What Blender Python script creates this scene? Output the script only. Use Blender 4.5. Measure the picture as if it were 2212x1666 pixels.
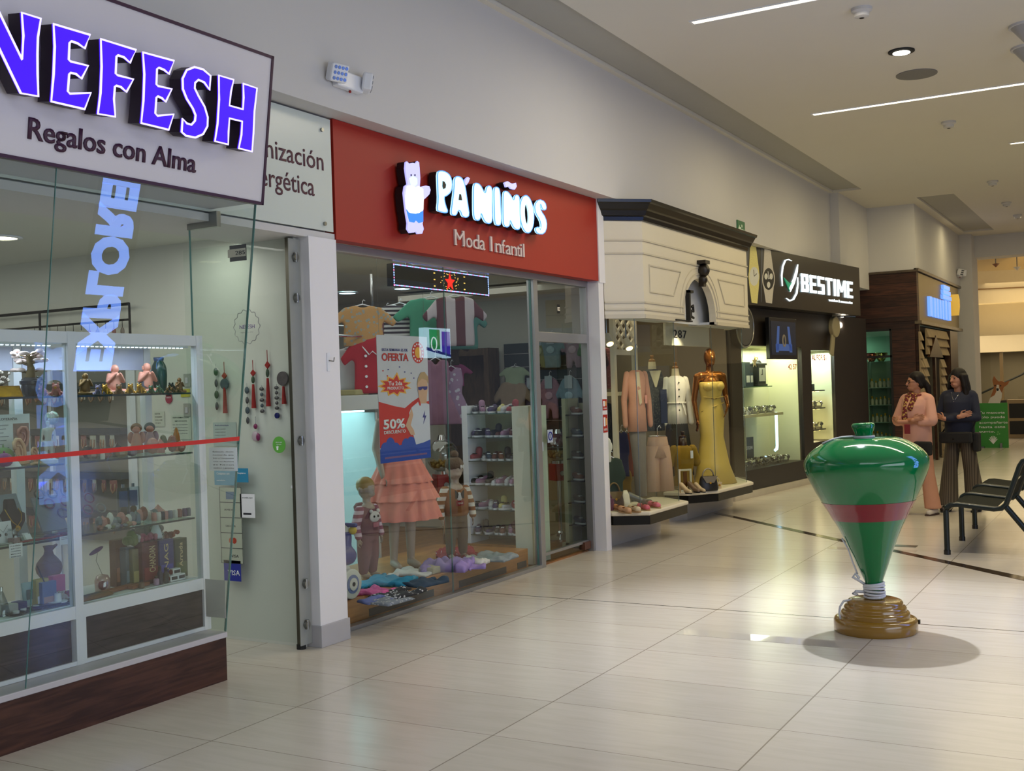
import bpy, bmesh, math, random
import numpy as np
from mathutils import Vector, Matrix, Euler
PI = math.pi
rnd = random.Random(7)
SC = bpy.context.scene
COL = SC.collection
for _o in list(bpy.data.objects): bpy.data.objects.remove(_o)

# ---------------------------------------------------------------- camera
W, H = 2212, 1666
CX, CY = W / 2, H / 2
VP1, VP2 = np.array([2480., 795.]), np.array([-3166., 977.])      # vanishing points of the tile joints
FPX = math.sqrt(-((VP1[0]-CX)*(VP2[0]-CX) + (VP1[1]-CY)*(VP2[1]-CY)))
def _dir(p):
    v = np.array([p[0]-CX, -(p[1]-CY), -FPX]); return v/np.linalg.norm(v)
_Y = _dir(VP1); _X = -_dir(VP2); _X = _X-_Y*(_X@_Y); _X /= np.linalg.norm(_X); _Z = np.cross(_X, _Y)
RW = np.stack([_X, _Y, _Z]); CAM = np.array([0, 0, 1.62])
cam_d = bpy.data.cameras.new('camera'); cam = bpy.data.objects.new('camera', cam_d); COL.objects.link(cam)
cam.matrix_world = Matrix.Translation(Vector(CAM)) @ Matrix(RW.tolist()).to_4x4()
cam_d.sensor_fit = 'HORIZONTAL'; cam_d.sensor_width = 36.0; cam_d.lens = 36.0*FPX/W
cam_d.clip_start = 0.05; cam_d.clip_end = 200
SC.camera = cam
def ray(x, y): return RW @ np.array([x-CX, -(y-CY), -FPX])
def at(x, y, X=None, Y=None, Z=None):
    """the point of a real plane (X, Y or Z = constant) seen at photo pixel x, y"""
    r = ray(x, y)
    t = (X-CAM[0])/r[0] if X is not None else (Y-CAM[1])/r[1] if Y is not None else (Z-CAM[2])/r[2]
    return Vector(CAM+r*t)
def depth(p): return float(-(RW.T @ (np.array(p)-CAM))[2])
def mpp(p): return depth(p)/FPX

# ---------------------------------------------------------------- world, exposure, large lights
vs = SC.view_settings
vs.view_transform = 'Standard'; vs.look = 'None'; vs.exposure = 0.02; vs.gamma = 1.0; vs.use_curve_mapping = False
cy = SC.cycles
cy.max_bounces = 10; cy.diffuse_bounces = 4; cy.glossy_bounces = 4; cy.transmission_bounces = 6; cy.transparent_max_bounces = 40
cy.caustics_reflective = False; cy.caustics_refractive = False; cy.sample_clamp_indirect = 4.0; cy.use_denoising = True
world = bpy.data.worlds.new('world'); SC.world = world; world.use_nodes = True
_bg = world.node_tree.nodes['Background']; _bg.inputs[0].default_value = (0.72, 0.80, 1.0, 1); _bg.inputs[1].default_value = 0.15
def area(name, loc, size, energy, col, rot=(0, 0, 0), spread=PI):
    d = bpy.data.lights.new(name, 'AREA'); d.shape = 'RECTANGLE'; d.size, d.size_y = size; d.energy = energy; d.color = col; d.spread = spread
    o = bpy.data.objects.new(name, d); COL.objects.link(o); o.location = loc; o.rotation_euler = rot; return o
def spot(name, loc, target, energy, col, angle=1.2, blend=.5, rad=.04):
    d = bpy.data.lights.new(name, 'SPOT'); d.energy = energy; d.color = col; d.spot_size = angle; d.spot_blend = blend; d.shadow_soft_size = rad
    o = bpy.data.objects.new(name, d); COL.objects.link(o); o.location = loc
    o.rotation_euler = (Vector(target)-Vector(loc)).to_track_quat('-Z', 'Y').to_euler(); return o
def point(name, loc, energy, col, rad=.08):
    d = bpy.data.lights.new(name, 'POINT'); d.energy = energy; d.color = col; d.shadow_soft_size = rad
    o = bpy.data.objects.new(name, d); COL.objects.link(o); o.location = loc; return o
COOL, NEUT, WARM, AMBER = (.78, .86, 1.0), (1.0, .93, .80), (1.0, .80, .50), (1.0, .70, .36)
area('skylight_daylight', (1.0, -1.0, 4.6), (5, 4.5), 165, COOL)               # roof light over the mall behind the camera
area('ceiling_uplight_fill', (6.0, 2.5, 1.7), (3.0, 8), 285, COOL, (0, math.radians(128), 0))  # added cool fill aimed upward to brighten the ceiling, no window modelled
for y, e in ((9.09, 90), (13.06, 80), (16.4, 66), (20.2, 54), (24.0, 44)):    # the ceiling light lines
    area('ceiling_line_light', (-1.1, y, 4.64), (4.2, .07), e, (1.0, .91, .72) if y < 10 else (1.0, .83, .45))
area('far_hall_light', (-1.0, 33.0, 4.2), (6, 6), 130, (1.0, .78, .46))
spot('downlight_over_top', (-2.22, 8.75, 4.66), (-1.55, 7.35, 0.5), 800, (.86, .91, 1.0), 1.15, .8, .04)

# ---------------------------------------------------------------- materials
def lin(c): 
    c = c/255.0; return c/12.92 if c <= .04045 else ((c+.055)/1.055)**2.4
def rgb(*c): return (lin(c[0]), lin(c[1]), lin(c[2]), 1)
MATS = {}
def mat(key, c=(200, 200, 200), rough=.5, metal=0., emit=0., var=.06, scale=9., spec=.5, ecol=None, coat=0., bump=0.):
    if key in MATS: return MATS[key]
    m = bpy.data.materials.new(key); m.use_nodes = True; MATS[key] = m
    nt = m.node_tree; b = nt.nodes['Principled BSDF']; L = nt.links.new
    col = rgb(*c)
    b.inputs['Roughness'].default_value = rough; b.inputs['Metallic'].default_value = metal
    b.inputs['Specular IOR Level'].default_value = spec; b.inputs['Coat Weight'].default_value = coat
    b.inputs['Coat Roughness'].default_value = .04
    tc = nt.nodes.new('ShaderNodeTexCoord'); n = nt.nodes.new('ShaderNodeTexNoise'); n.inputs['Scale'].default_value = scale; n.inputs['Detail'].default_value = 2
    L(tc.outputs['Object'], n.inputs['Vector'])
    mx = nt.nodes.new('ShaderNodeMix'); mx.data_type = 'RGBA'
    mx.inputs[6].default_value = tuple(max(0, v*(1-var)) for v in col[:3])+(1,); mx.inputs[7].default_value = tuple(min(1, v*(1+var)) for v in col[:3])+(1,)
    L(n.outputs['Fac'], mx.inputs[0]); L(mx.outputs[2], b.inputs['Base Color'])
    if bump:
        bp = nt.nodes.new('ShaderNodeBump'); bp.inputs['Strength'].default_value = bump; bp.inputs['Distance'].default_value = .01
        L(n.outputs['Fac'], bp.inputs['Height']); L(bp.outputs[0], b.inputs['Normal'])
    if emit:
        b.inputs['Emission Color'].default_value = rgb(*(ecol or c)); b.inputs['Emission Strength'].default_value = emit
    return m
def glass(key, tint=(222, 236, 228), refl=1.0, base=.035, rough=0.0):
    """clear architectural pane: tinted see-through with Fresnel reflection on its front face"""
    if key in MATS: return MATS[key]
    m = bpy.data.materials.new(key); m.use_nodes = True; MATS[key] = m
    nt = m.node_tree; nt.nodes.clear(); L = nt.links.new; N = nt.nodes.new
    o = N('ShaderNodeOutputMaterial'); t = N('ShaderNodeBsdfTransparent'); g = N('ShaderNodeBsdfGlossy'); mx = N('ShaderNodeMixShader')
    t.inputs[0].default_value = rgb(*tint); g.inputs['Roughness'].default_value = rough; g.inputs[0].default_value = (1, 1, 1, 1)
    lw = N('ShaderNodeLayerWeight'); lw.inputs[0].default_value = .5
    p = N('ShaderNodeMath'); p.operation = 'POWER'; p.inputs[1].default_value = 4.0; L(lw.outputs['Facing'], p.inputs[0])
    a = N('ShaderNodeMath'); a.operation = 'MULTIPLY_ADD'; a.inputs[1].default_value = .8*refl; a.inputs[2].default_value = base*refl*2; L(p.outputs[0], a.inputs[0])
    ge = N('ShaderNodeNewGeometry'); s = N('ShaderNodeMath'); s.operation = 'SUBTRACT'; s.inputs[0].default_value = 1; L(ge.outputs['Backfacing'], s.inputs[1])
    q = N('ShaderNodeMath'); q.operation = 'MULTIPLY'; L(a.outputs[0], q.inputs[0]); L(s.outputs[0], q.inputs[1])
    L(q.outputs[0], mx.inputs[0]); L(t.outputs[0], mx.inputs[1]); L(g.outputs[0], mx.inputs[2]); L(mx.outputs[0], o.inputs[0])
    return m
def emis(key, c, s, var=0):
    return mat(key, c, rough=.4, emit=s, var=.02)
def wood(key, c1, c2, scale=(1, 1, 1), rough=.35, planks=None, spec=.4):
    if key in MATS: return MATS[key]
    m = bpy.data.materials.new(key); m.use_nodes = True; MATS[key] = m
    nt = m.node_tree; b = nt.nodes['Principled BSDF']; L = nt.links.new; N = nt.nodes.new
    b.inputs['Roughness'].default_value = rough; b.inputs['Specular IOR Level'].default_value = spec
    tc = N('ShaderNodeTexCoord'); mp = N('ShaderNodeMapping'); mp.inputs['Scale'].default_value = scale; L(tc.outputs['Object'], mp.inputs['Vector'])
    n = N('ShaderNodeTexNoise'); n.inputs['Scale'].default_value = 3; n.inputs['Detail'].default_value = 6; n.inputs['Distortion'].default_value = 1.2; L(mp.outputs[0], n.inputs['Vector'])
    cr = N('ShaderNodeValToRGB'); cr.color_ramp.elements[0].position = .35; cr.color_ramp.elements[1].position = .68
    cr.color_ramp.elements[0].color = rgb(*c1); cr.color_ramp.elements[1].color = rgb(*c2); L(n.outputs['Fac'], cr.inputs[0])
    out = cr.outputs[0]
    if planks:      # dark joints every planks metres up the wall
        sx = N('ShaderNodeSeparateXYZ'); L(tc.outputs['Object'], sx.inputs[0])
        d = N('ShaderNodeMath'); d.operation = 'DIVIDE'; d.inputs[1].default_value = planks; L(sx.outputs['Z'], d.inputs[0])
        fl = N('ShaderNodeMath'); fl.operation = 'FLOOR'; L(d.outputs[0], fl.inputs[0])
        fr = N('ShaderNodeMath'); fr.operation = 'FRACT'; L(d.outputs[0], fr.inputs[0])
        lt = N('ShaderNodeMath'); lt.operation = 'LESS_THAN'; lt.inputs[1].default_value = .05; L(fr.outputs[0], lt.inputs[0])
        wn = N('ShaderNodeTexWhiteNoise'); wn.noise_dimensions = '1D'; L(fl.outputs[0], wn.inputs['W'])
        hs = N('ShaderNodeHueSaturation'); L(out, hs.inputs['Color']); mr = N('ShaderNodeMapRange'); L(wn.outputs['Value'], mr.inputs[0]); mr.inputs[3].default_value = .6; mr.inputs[4].default_value = 1.35
        L(mr.outputs[0], hs.inputs['Value'])
        mx = N('ShaderNodeMix'); mx.data_type = 'RGBA'; mx.inputs[7].default_value = rgb(18, 10, 8); L(lt.outputs[0], mx.inputs[0]); L(hs.outputs[0], mx.inputs[6]); out = mx.outputs[2]
    L(out, b.inputs['Base Color'])
    return m

# ---------------------------------------------------------------- mesh helpers
def F(o, x=(0, 1, 0), y=(0, 0, 1)):
    """frame: origin, x axis, y axis (the z axis faces the viewer); default = lettering on a wall that faces +X"""
    x = Vector(x).normalized(); y = Vector(y); y = (y-x*x.dot(y)).normalized(); z = x.cross(y)
    m = Matrix((x, y, z)).transposed().to_4x4(); m.translation = Vector(o); return m
def T(*o): return Matrix.Translation(Vector(o))
def RZ(a): return Matrix.Rotation(a, 4, 'Z')
def RX(a): return Matrix.Rotation(a, 4, 'X')
def RY(a): return Matrix.Rotation(a, 4, 'Y')
I4 = Matrix.Identity(4)
class MB:
    def __init__(s, M=None): s.v = []; s.f = []; s.M = M
    def add(s, vs, fs, M=None):
        n = len(s.v); Q = M if M is not None else s.M
        s.v += [(Q @ Vector(p)) if Q is not None else Vector(p) for p in vs]; s.f += [tuple(i+n for i in f) for f in fs]; return s
    def box(s, x0, x1, y0, y1, z0, z1, M=None):
        v = [(x, y, z) for z in (z0, z1) for y in (y0, y1) for x in (x0, x1)]
        return s.add(v, [(0, 2, 3, 1), (4, 5, 7, 6), (0, 1, 5, 4), (1, 3, 7, 5), (3, 2, 6, 7), (2, 0, 4, 6)], M)
    def cyl(s, p0, p1, r0, r1=None, n=14, M=None):
        r1 = r0 if r1 is None else r1; p0 = Vector(p0); p1 = Vector(p1); d = (p1-p0).normalized()
        a = d.orthogonal().normalized(); b = d.cross(a); v = []; f = []
        for p, r in ((p0, r0), (p1, r1)): v += [p+(a*math.cos(2*PI*i/n)+b*math.sin(2*PI*i/n))*r for i in range(n)]
        f = [(i, (i+1) % n, n+(i+1) % n, n+i) for i in range(n)]+[tuple(range(n-1, -1, -1)), tuple(range(n, 2*n))]
        return s.add(v, f, M)
    def lathe(s, prof, n=24, M=None, close=True):
        v = []; f = []; k = len(prof)
        for r, z in prof: v += [(r*math.cos(2*PI*i/n), r*math.sin(2*PI*i/n), z) for i in range(n)]
        for j in range(k-1): f += [(j*n+i, j*n+(i+1) % n, (j+1)*n+(i+1) % n, (j+1)*n+i) for i in range(n)]
        if close: f += [tuple(range(n-1, -1, -1)), tuple(range((k-1)*n, k*n))]
        return s.add(v, f, M)
    def tube(s, pts, r, n=8, M=None, closed=False):
        P = [Vector(p) for p in pts]; k = len(P); v = []; f = []; a = None
        rr = r if isinstance(r, (list, tuple)) else [r]*k
        for i, p in enumerate(P):
            d = (P[(i+1) % k]-P[i-1]) if closed else (P[min(i+1, k-1)]-P[max(i-1, 0)])
            d.normalize(); a = d.orthogonal().normalized() if a is None else (a-d*a.dot(d)).normalized(); b = d.cross(a)
            v += [p+(a*math.cos(2*PI*j/n)+b*math.sin(2*PI*j/n))*rr[i] for j in range(n)]
        for i in range(k if closed else k-1):
            q = (i+1) % k; f += [(i*n+j, i*n+(j+1) % n, q*n+(j+1) % n, q*n+j) for j in range(n)]
        if not closed: f += [tuple(range(n-1, -1, -1)), tuple(range((k-1)*n, k*n))]
        return s.add(v, f, M)
    def prism(s, poly, d0, d1, M=None):
        n = len(poly); a = sum(poly[i][0]*poly[(i+1) % n][1]-poly[(i+1) % n][0]*poly[i][1] for i in range(n))
        if a < 0: poly = list(poly)[::-1]
        v = [(p[0], p[1], d0) for p in poly]+[(p[0], p[1], d1) for p in poly]
        return s.add(v, [tuple(range(n-1, -1, -1)), tuple(range(n, 2*n))]+[(i, (i+1) % n, n+(i+1) % n, n+i) for i in range(n)], M)
    def ell(s, c, r, M=None, n=14, k=9, R=None):
        c = Vector(c); r = (r, r, r) if isinstance(r, (int, float)) else r; v = [Vector((0, 0, -r[2]))]; f = []
        for j in range(1, k):
            t = -PI/2+PI*j/k; v += [Vector((r[0]*math.cos(t)*math.cos(2*PI*i/n), r[1]*math.cos(t)*math.sin(2*PI*i/n), r[2]*math.sin(t))) for i in range(n)]
        v.append(Vector((0, 0, r[2])))
        f += [(0, 1+(i+1) % n, 1+i) for i in range(n)]
        for j in range(k-2): f += [(1+j*n+i, 1+j*n+(i+1) % n, 1+(j+1)*n+(i+1) % n, 1+(j+1)*n+i) for i in range(n)]
        e = len(v)-1; f += [(e, 1+(k-2)*n+i, 1+(k-2)*n+(i+1) % n) for i in range(n)]
        if R is not None: v = [R.to_3x3() @ p for p in v]
        return s.add([p+c for p in v], f, M)
    def cap(s, p0, p1, r0, r1=None, n=12, M=None):
        """tapered capsule"""
        r1 = r0 if r1 is None else r1; p0 = Vector(p0); p1 = Vector(p1); d = p1-p0; L = d.length or 1e-6; d = d/L
        a = d.orthogonal().normalized(); b = d.cross(a); rings = []
        for t in (-1, -.7, -.35, 0): rings.append((p0+d*r0*t, r0*math.sqrt(max(.0004, 1-t*t))))
        for t in (0, .35, .7, 1): rings.append((p1+d*r1*t, r1*math.sqrt(max(.0004, 1-t*t))))
        v = []; f = []; m = len(rings)
        for c, r in rings: v += [c+(a*math.cos(2*PI*i/n)+b*math.sin(2*PI*i/n))*r for i in range(n)]
        for j in range(m-1): f += [(j*n+i, j*n+(i+1) % n, (j+1)*n+(i+1) % n, (j+1)*n+i) for i in range(n)]
        f += [tuple(range(n-1, -1, -1)), tuple(range((m-1)*n, m*n))]
        return s.add(v, f, M)
    def loft(s, rings, n=24, M=None, pleat=0, k=0, caps=True):
        """rings: (cx, cy, cz, rx, ry[, rot]); pleats add a wavy hem that grows down the list"""
        v = []; f = []; m = len(rings)
        for j, g in enumerate(rings):
            ro = g[5] if len(g) > 5 else 0
            for i in range(n):
                t = 2*PI*i/n; w = 1+pleat*(j/(m-1))*math.cos(k*t); x = g[3]*math.cos(t)*w; y = g[4]*math.sin(t)*w
                v.append((g[0]+x*math.cos(ro)-y*math.sin(ro), g[1]+x*math.sin(ro)+y*math.cos(ro), g[2]))
        for j in range(m-1): f += [(j*n+i, j*n+(i+1) % n, (j+1)*n+(i+1) % n, (j+1)*n+i) for i in range(n)]
        if caps: f += [tuple(range(n-1, -1, -1)), tuple(range((m-1)*n, m*n))]
        return s.add(v, f, M)
    def build(s, name, m, parent=None, smooth=False, bevel=0, w=False, voxel=0, sm=0, sub=0, ang=None):
        v = s.v
        if w and parent is not None:
            q = parent
            while q.parent: q = q.parent
            iv = q.matrix_basis.inverted(); v = [iv @ p for p in v]
        me = bpy.data.meshes.new(name); me.from_pydata([tuple(p) for p in v], [], s.f)
        bm = bmesh.new(); bm.from_mesh(me); bmesh.ops.recalc_face_normals(bm, faces=bm.faces); bm.to_mesh(me); bm.free()
        me.materials.append(m)
        o = bpy.data.objects.new(name, me); COL.objects.link(o)
        if voxel or bevel or sub:
            if voxel:
                md = o.modifiers.new('r', 'REMESH'); md.mode = 'VOXEL'; md.voxel_size = voxel
                if sm: md = o.modifiers.new('s', 'SMOOTH'); md.iterations = sm; md.factor = .5
            if bevel: md = o.modifiers.new('b', 'BEVEL'); md.width = bevel; md.segments = 2; md.limit_method = 'ANGLE'; md.angle_limit = .6
            if sub: md = o.modifiers.new('u', 'SUBSURF'); md.levels = md.render_levels = sub
            dg = bpy.context.evaluated_depsgraph_get(); nm = bpy.data.meshes.new_from_object(o.evaluated_get(dg)); o.modifiers.clear(); o.data = nm; me = nm; nm.name = name
            if not me.materials: me.materials.append(m)
        if smooth or voxel:
            for p in me.polygons: p.use_smooth = True
            if ang: me.set_sharp_from_angle(angle=ang)
        if parent: o.parent = parent
        return o
def tag(o, label=None, cat=None, group=None, kind=None):
    if label: o['label'] = label
    if cat: o['category'] = cat
    if group: o['group'] = group
    if kind: o['kind'] = kind
    return o
def thing(name, label, cat, M=None, group=None, kind=None):
    o = bpy.data.objects.new(name, None); COL.objects.link(o); o.empty_display_size = .05
    if M is not None: o.matrix_basis = M
    return tag(o, label, cat, group, kind)
def dup(root, M=None, label=None, group=None, recolor=None):
    def cp(o, par):
        c = o.copy(); COL.objects.link(c)
        if par: c.parent = par
        for ch in list(o.children): cp(ch, c)
        return c
    r = cp(root, None)
    if M is not None: r.matrix_basis = M
    if label: r['label'] = label
    if group: r['group'] = group
    for nm, m in (recolor or {}).items():
        for o in [r]+list(r.children_recursive):
            if o.type == 'MESH' and o.name.split('.')[0] == nm: o.data = o.data.copy(); o.data.materials[0] = m
    return r
def struct(name, mb, m, **k): return tag(mb.build(name, m, **k), kind='structure')
def text(name, s, M, h, m, parent=None, d=.004, width=None, bold=0., w=False, align='LEFT', res=3, space=1.0):
    """lettering as mesh: h = cap height, lower-left corner at the frame's origin"""
    c = bpy.data.curves.new(name, 'FONT'); c.body = s; c.size = 1; c.extrude = 0.0; c.offset = bold; c.resolution_u = res; c.space_character = space
    o = bpy.data.objects.new(name, c); COL.objects.link(o)
    dg = bpy.context.evaluated_depsgraph_get(); me = bpy.data.meshes.new_from_object(o.evaluated_get(dg)); bpy.data.objects.remove(o)
    bm = bmesh.new(); bm.from_mesh(me)
    if bm.faces:
        r = bmesh.ops.extrude_face_region(bm, geom=list(bm.faces)); bmesh.ops.translate(bm, verts=[e for e in r['geom'] if isinstance(e, bmesh.types.BMVert)], vec=(0, 0, 1))
    xs = [v.co.x for v in bm.verts]; k = h/.73; x0 = min(xs); wx = (max(xs)-x0)*k; sx = width/wx if width else 1.0
    off = -wx*sx/2 if align == 'CENTER' else 0
    Q = M
    if w and parent is not None:
        q = parent
        while q.parent: q = q.parent
        Q = q.matrix_basis.inverted() @ M
    for v in bm.verts: v.co = Q @ Vector(((v.co.x-x0)*k*sx+off, v.co.y*k, v.co.z*d))
    bmesh.ops.recalc_face_normals(bm, faces=bm.faces)
    bm.to_mesh(me); bm.free(); me.materials.clear(); me.materials.append(m)
    o = bpy.data.objects.new(name, me); COL.objects.link(o)
    if parent: o.parent = parent
    return o
def arc(cx, cy, rx, ry, a0, a1, n=12): return [(cx+rx*math.cos(a0+(a1-a0)*i/n), cy+ry*math.sin(a0+(a1-a0)*i/n)) for i in range(n+1)]
# ================================================================ setting
M_WALL = mat('white_wall_paint', (204, 202, 201), .75, var=.015, scale=3)
M_PIER = mat('white_pier_paint', (230, 228, 231), .55, var=.01)
M_CEIL = mat('ceiling_paint', (214, 210, 200), .85, var=.015, scale=2)
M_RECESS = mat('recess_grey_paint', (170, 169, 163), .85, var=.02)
M_TRIM = mat('pale_grey_trim', (190, 190, 194), .5, var=.02)
M_ALU = mat('brushed_aluminium', (176, 176, 178), .35, .8, var=.03)
M_STEEL = mat('satin_steel', (150, 150, 145), .28, 1.0, var=.03)
M_CHROME = mat('chrome', (225, 225, 228), .06, 1.0, var=.01)
M_GREENWALL = mat('pale_green_wall_paint', (210, 211, 203), .7, var=.02)
M_BLACK = mat('black_satin', (16, 16, 18), .3, var=.05)
M_DARK = mat('matt_black', (22, 21, 20), .65, var=.05)
M_WHITE = mat('white_lacquer', (228, 230, 236), .3, var=.01)
M_PAPER = mat('white_paper', (232, 232, 236), .7, var=.02)
G_PANE = glass('clear_pane', (247, 250, 248), .9, .045)
G_SHELF = glass('glass_shelf', (214, 232, 224), .6, .03)
G_DOOR = glass('green_edge_glass', (250, 252, 251), .3, .02)
G_CASE = glass('cabinet_pane', (244, 248, 246), .7, .028)
M_GEDGE = mat('green_glass_edge', (84, 128, 120), .15, var=.05)

def floor_material():
    m = bpy.data.materials.new('polished_cream_tiles'); m.use_nodes = True; nt = m.node_tree; N = nt.nodes.new; L = nt.links.new; b = nt.nodes['Principled BSDF']
    g = N('ShaderNodeNewGeometry'); s = N('ShaderNodeSeparateXYZ'); L(g.outputs['Position'], s.inputs[0])
    def mth(op, a, b_=None):
        n = N('ShaderNodeMath'); n.operation = op
        for i, v in enumerate((a, b_)):
            if v is None: continue
            if isinstance(v, (int, float)): n.inputs[i].default_value = v
            else: L(v, n.inputs[i])
        return n.outputs[0]
    def grid(sock, off, pitch, wd):
        u = mth('DIVIDE', mth('ADD', sock, off), pitch); fr = mth('FRACT', u); e = mth('MINIMUM', fr, mth('SUBTRACT', 1.0, fr))
        return mth('FLOOR', u), mth('LESS_THAN', e, wd/pitch/2)
    ix, lx = grid(s.outputs['X'], 1.53+1.185*20, 1.185, .0075); iy, ly = grid(s.outputs['Y'], .377+.6095*20, .6095, .005)
    line = mth('MAXIMUM', lx, ly)
    jd = mth('LESS_THAN', mth('ABSOLUTE', mth('SUBTRACT', s.outputs['Y'], 7.645)), .008)
    cv = N('ShaderNodeCombineXYZ'); L(ix, cv.inputs[0]); L(iy, cv.inputs[1])
    wn = N('ShaderNodeTexWhiteNoise'); wn.noise_dimensions = '2D'; L(cv.outputs[0], wn.inputs['Vector'])
    mp = N('ShaderNodeMapping'); mp.inputs['Scale'].default_value = (1.2, 9, 1); L(g.outputs['Position'], mp.inputs['Vector'])
    ns = N('ShaderNodeTexNoise'); ns.inputs['Scale'].default_value = 2.0; ns.inputs['Detail'].default_value = 5; ns.inputs['Distortion'].default_value = .8; L(mp.outputs[0], ns.inputs['Vector'])
    cr = N('ShaderNodeValToRGB'); cr.color_ramp.elements[0].color = rgb(200, 191, 177); cr.color_ramp.elements[1].color = rgb(208, 199, 186)
    cr.color_ramp.elements[0].position = .3; cr.color_ramp.elements[1].position = .6; L(ns.outputs['Fac'], cr.inputs[0])
    hv = N('ShaderNodeHueSaturation'); L(cr.outputs[0], hv.inputs['Color']); mr = N('ShaderNodeMapRange'); mr.inputs[3].default_value = .96; mr.inputs[4].default_value = 1.03
    L(wn.outputs['Value'], mr.inputs[0]); L(mr.outputs[0], hv.inputs['Value'])
    mx = N('ShaderNodeMix'); mx.data_type = 'RGBA'; L(line, mx.inputs[0]); L(hv.outputs[0], mx.inputs[6]); mx.inputs[7].default_value = rgb(150, 140, 126)
    m2 = N('ShaderNodeMix'); m2.data_type = 'RGBA'; L(jd, m2.inputs[0]); L(mx.outputs[2], m2.inputs[6]); m2.inputs[7].default_value = rgb(70, 64, 58)
    L(m2.outputs[2], b.inputs['Base Color'])
    r2 = N('ShaderNodeMapRange'); L(ns.outputs['Fac'], r2.inputs[0]); r2.inputs[3].default_value = .24; r2.inputs[4].default_value = .16; L(r2.outputs[0], b.inputs['Roughness'])
    b.inputs['Specular IOR Level'].default_value = .5
    return m
struct('floor', MB().box(-9.5, 8, -4, 48, -.12, 0), floor_material())

c = MB(); ZC = 4.68
c.box(-3.97, 8, -4, 27.3, ZC, ZC+.3); c.box(-4.9, -4.45, -4, 18.8, ZC, ZC+.3); c.box(-4.45, -3.97, 18.8, 20.28, ZC, ZC+.3); c.box(-4.9, -4.45, 18.8, 20.28, ZC, ZC+.3)
ceiling = None
def ceiling_mesh():
    c = MB(); xs = [-6.2, -4.44, -3.97, -3.38, -2.78, 8]; ys = [-4, 18.75, 20.28, 26.0, 27.3]
    for i in range(5):
        for j in range(4):
            rec = (i == 1 and j == 0) or (i == 3 and j == 2)
            c.box(xs[i], xs[i+1], ys[j], ys[j+1], ZC+(.05 if rec else 0), ZC+.35)
    return c
struct('ceiling', ceiling_mesh(), M_CEIL)
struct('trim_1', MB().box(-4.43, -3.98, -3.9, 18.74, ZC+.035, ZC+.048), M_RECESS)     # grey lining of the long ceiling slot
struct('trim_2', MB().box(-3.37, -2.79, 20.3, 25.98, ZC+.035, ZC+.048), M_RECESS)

struct('wall_left', MB().box(-4.95, -4.5, -4, 18.8, 3.45, ZC), M_WALL)
struct('wall_left_step', MB().box(-5.2, -4.36, 18.8, 20.95, 3.2, ZC), M_WALL)
struct('wall_left_corner', MB().box(-6.2, -3.54, 20.95, 26.4, 3.5, ZC), M_WALL)
struct('pillar', MB().box(-4.6, -3.29, 26.4, 27.3, 0, ZC), M_WALL)
struct('beam', MB().box(-3.29, 8, 26.9, 27.5, 4.2, ZC), M_WALL)
# between the shop fronts
struct('wall_pier', MB().box(-4.76, -4.65, 5.62, 5.9, .14, 2.64).box(-4.76, -4.74, 5.62, 5.9, 0, .14), M_PIER)
struct('baseboard_pier', MB().box(-4.76, -4.637, 5.612, 5.908, 0, .14), mat('grey_skirting_stone', (178, 176, 180), .4, var=.05), bevel=.003)
struct('wall_lintel', MB().box(-5.2, -4.66, 3.0, 5.9, 2.635, 2.68).box(-5.2, -4.74, 3.0, 5.9, 2.68, 3.45), M_WALL)
struct('wall_jamb', MB().box(-4.86, -4.65, 9.975, 10.09, 0, 2.63).box(-4.86, -4.64, 9.985, 10.12, 2.63, 3.45), M_PIER)
# shop interiors
struct('wall_partition', MB().box(-9.2, -4.76, 5.6, 5.68, 0, 3.4), M_GREENWALL)
struct('wall_back', MB().box(-9.3, -9.2, -1, 11.1, 0, 3.4), M_GREENWALL)
struct('wall_partition_far', MB().box(-9.2, -5.2, 11.0, 11.08, 0, 3.4).prism([(-4.78, 10.02), (-4.72, 10.05), (-5.2, 11.08), (-5.26, 11.0)], 0, 3.4), M_GREENWALL)
struct('ceiling_shop', MB().box(-9.2, -4.86, 5.68, 11.0, 2.72, 2.8), mat('shop_ceiling_paint', (205, 207, 198), .8, var=.02))
struct('ceiling_gift_shop', MB().box(-9.2, -4.72, -1, 5.6, 2.69, 2.76), MATS['shop_ceiling_paint'])
struct('floor_shop', MB().box(-9.2, -4.83, 5.68, 11.0, 0, .012), wood('light_wood_floor', (120, 78, 44), (158, 108, 62), (6, 1, 1), .35))
# floor insets
struct('floor_strip_dark', MB().prism([(-4.69, 13.21), (-2.80, 11.33), (-2.04, 10.66), (-.88, 9.50), (1.5, 7.2), (1.5, 7.36), (-.88, 9.68), (-2.04, 10.78), (-2.80, 11.47), (-4.69, 13.33)], 0, .002),
       mat('dark_granite_strip', (58, 46, 36), .12, var=.25, scale=14))
M_POL = mat('polished_inset_tile', (206, 198, 184), .03, var=.03, spec=.9)
struct('floor_strip_polished', MB().box(-2.70, -1.535, 6.80, 6.965, 0, .0015), M_POL)
struct('floor_strip_polished_far', MB().box(-2.70, -1.9, 10.72, 10.86, 0, .0015), M_POL)
_p = at(1950, 1180, Z=0)
tag(MB().box(-.06, .06, -.13, .13, 0, .003, T(*_p) @ RZ(.0) @ RZ(PI/2)).build('floor_outlet_cover', M_STEEL), 'small flat metal cover plate set into the tiles beside the dark strip', 'floor cover')
# far hall
M_CREAM = mat('cream_hall_paint', (226, 214, 184), .8, var=.02)
struct('wall_far', MB().box(-7, 8, 40.0, 40.3, 0, 9), M_CREAM)
struct('ceiling_far', MB().box(-7, 8, 27.5, 40, 6.1, 6.3), M_CREAM)
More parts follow.
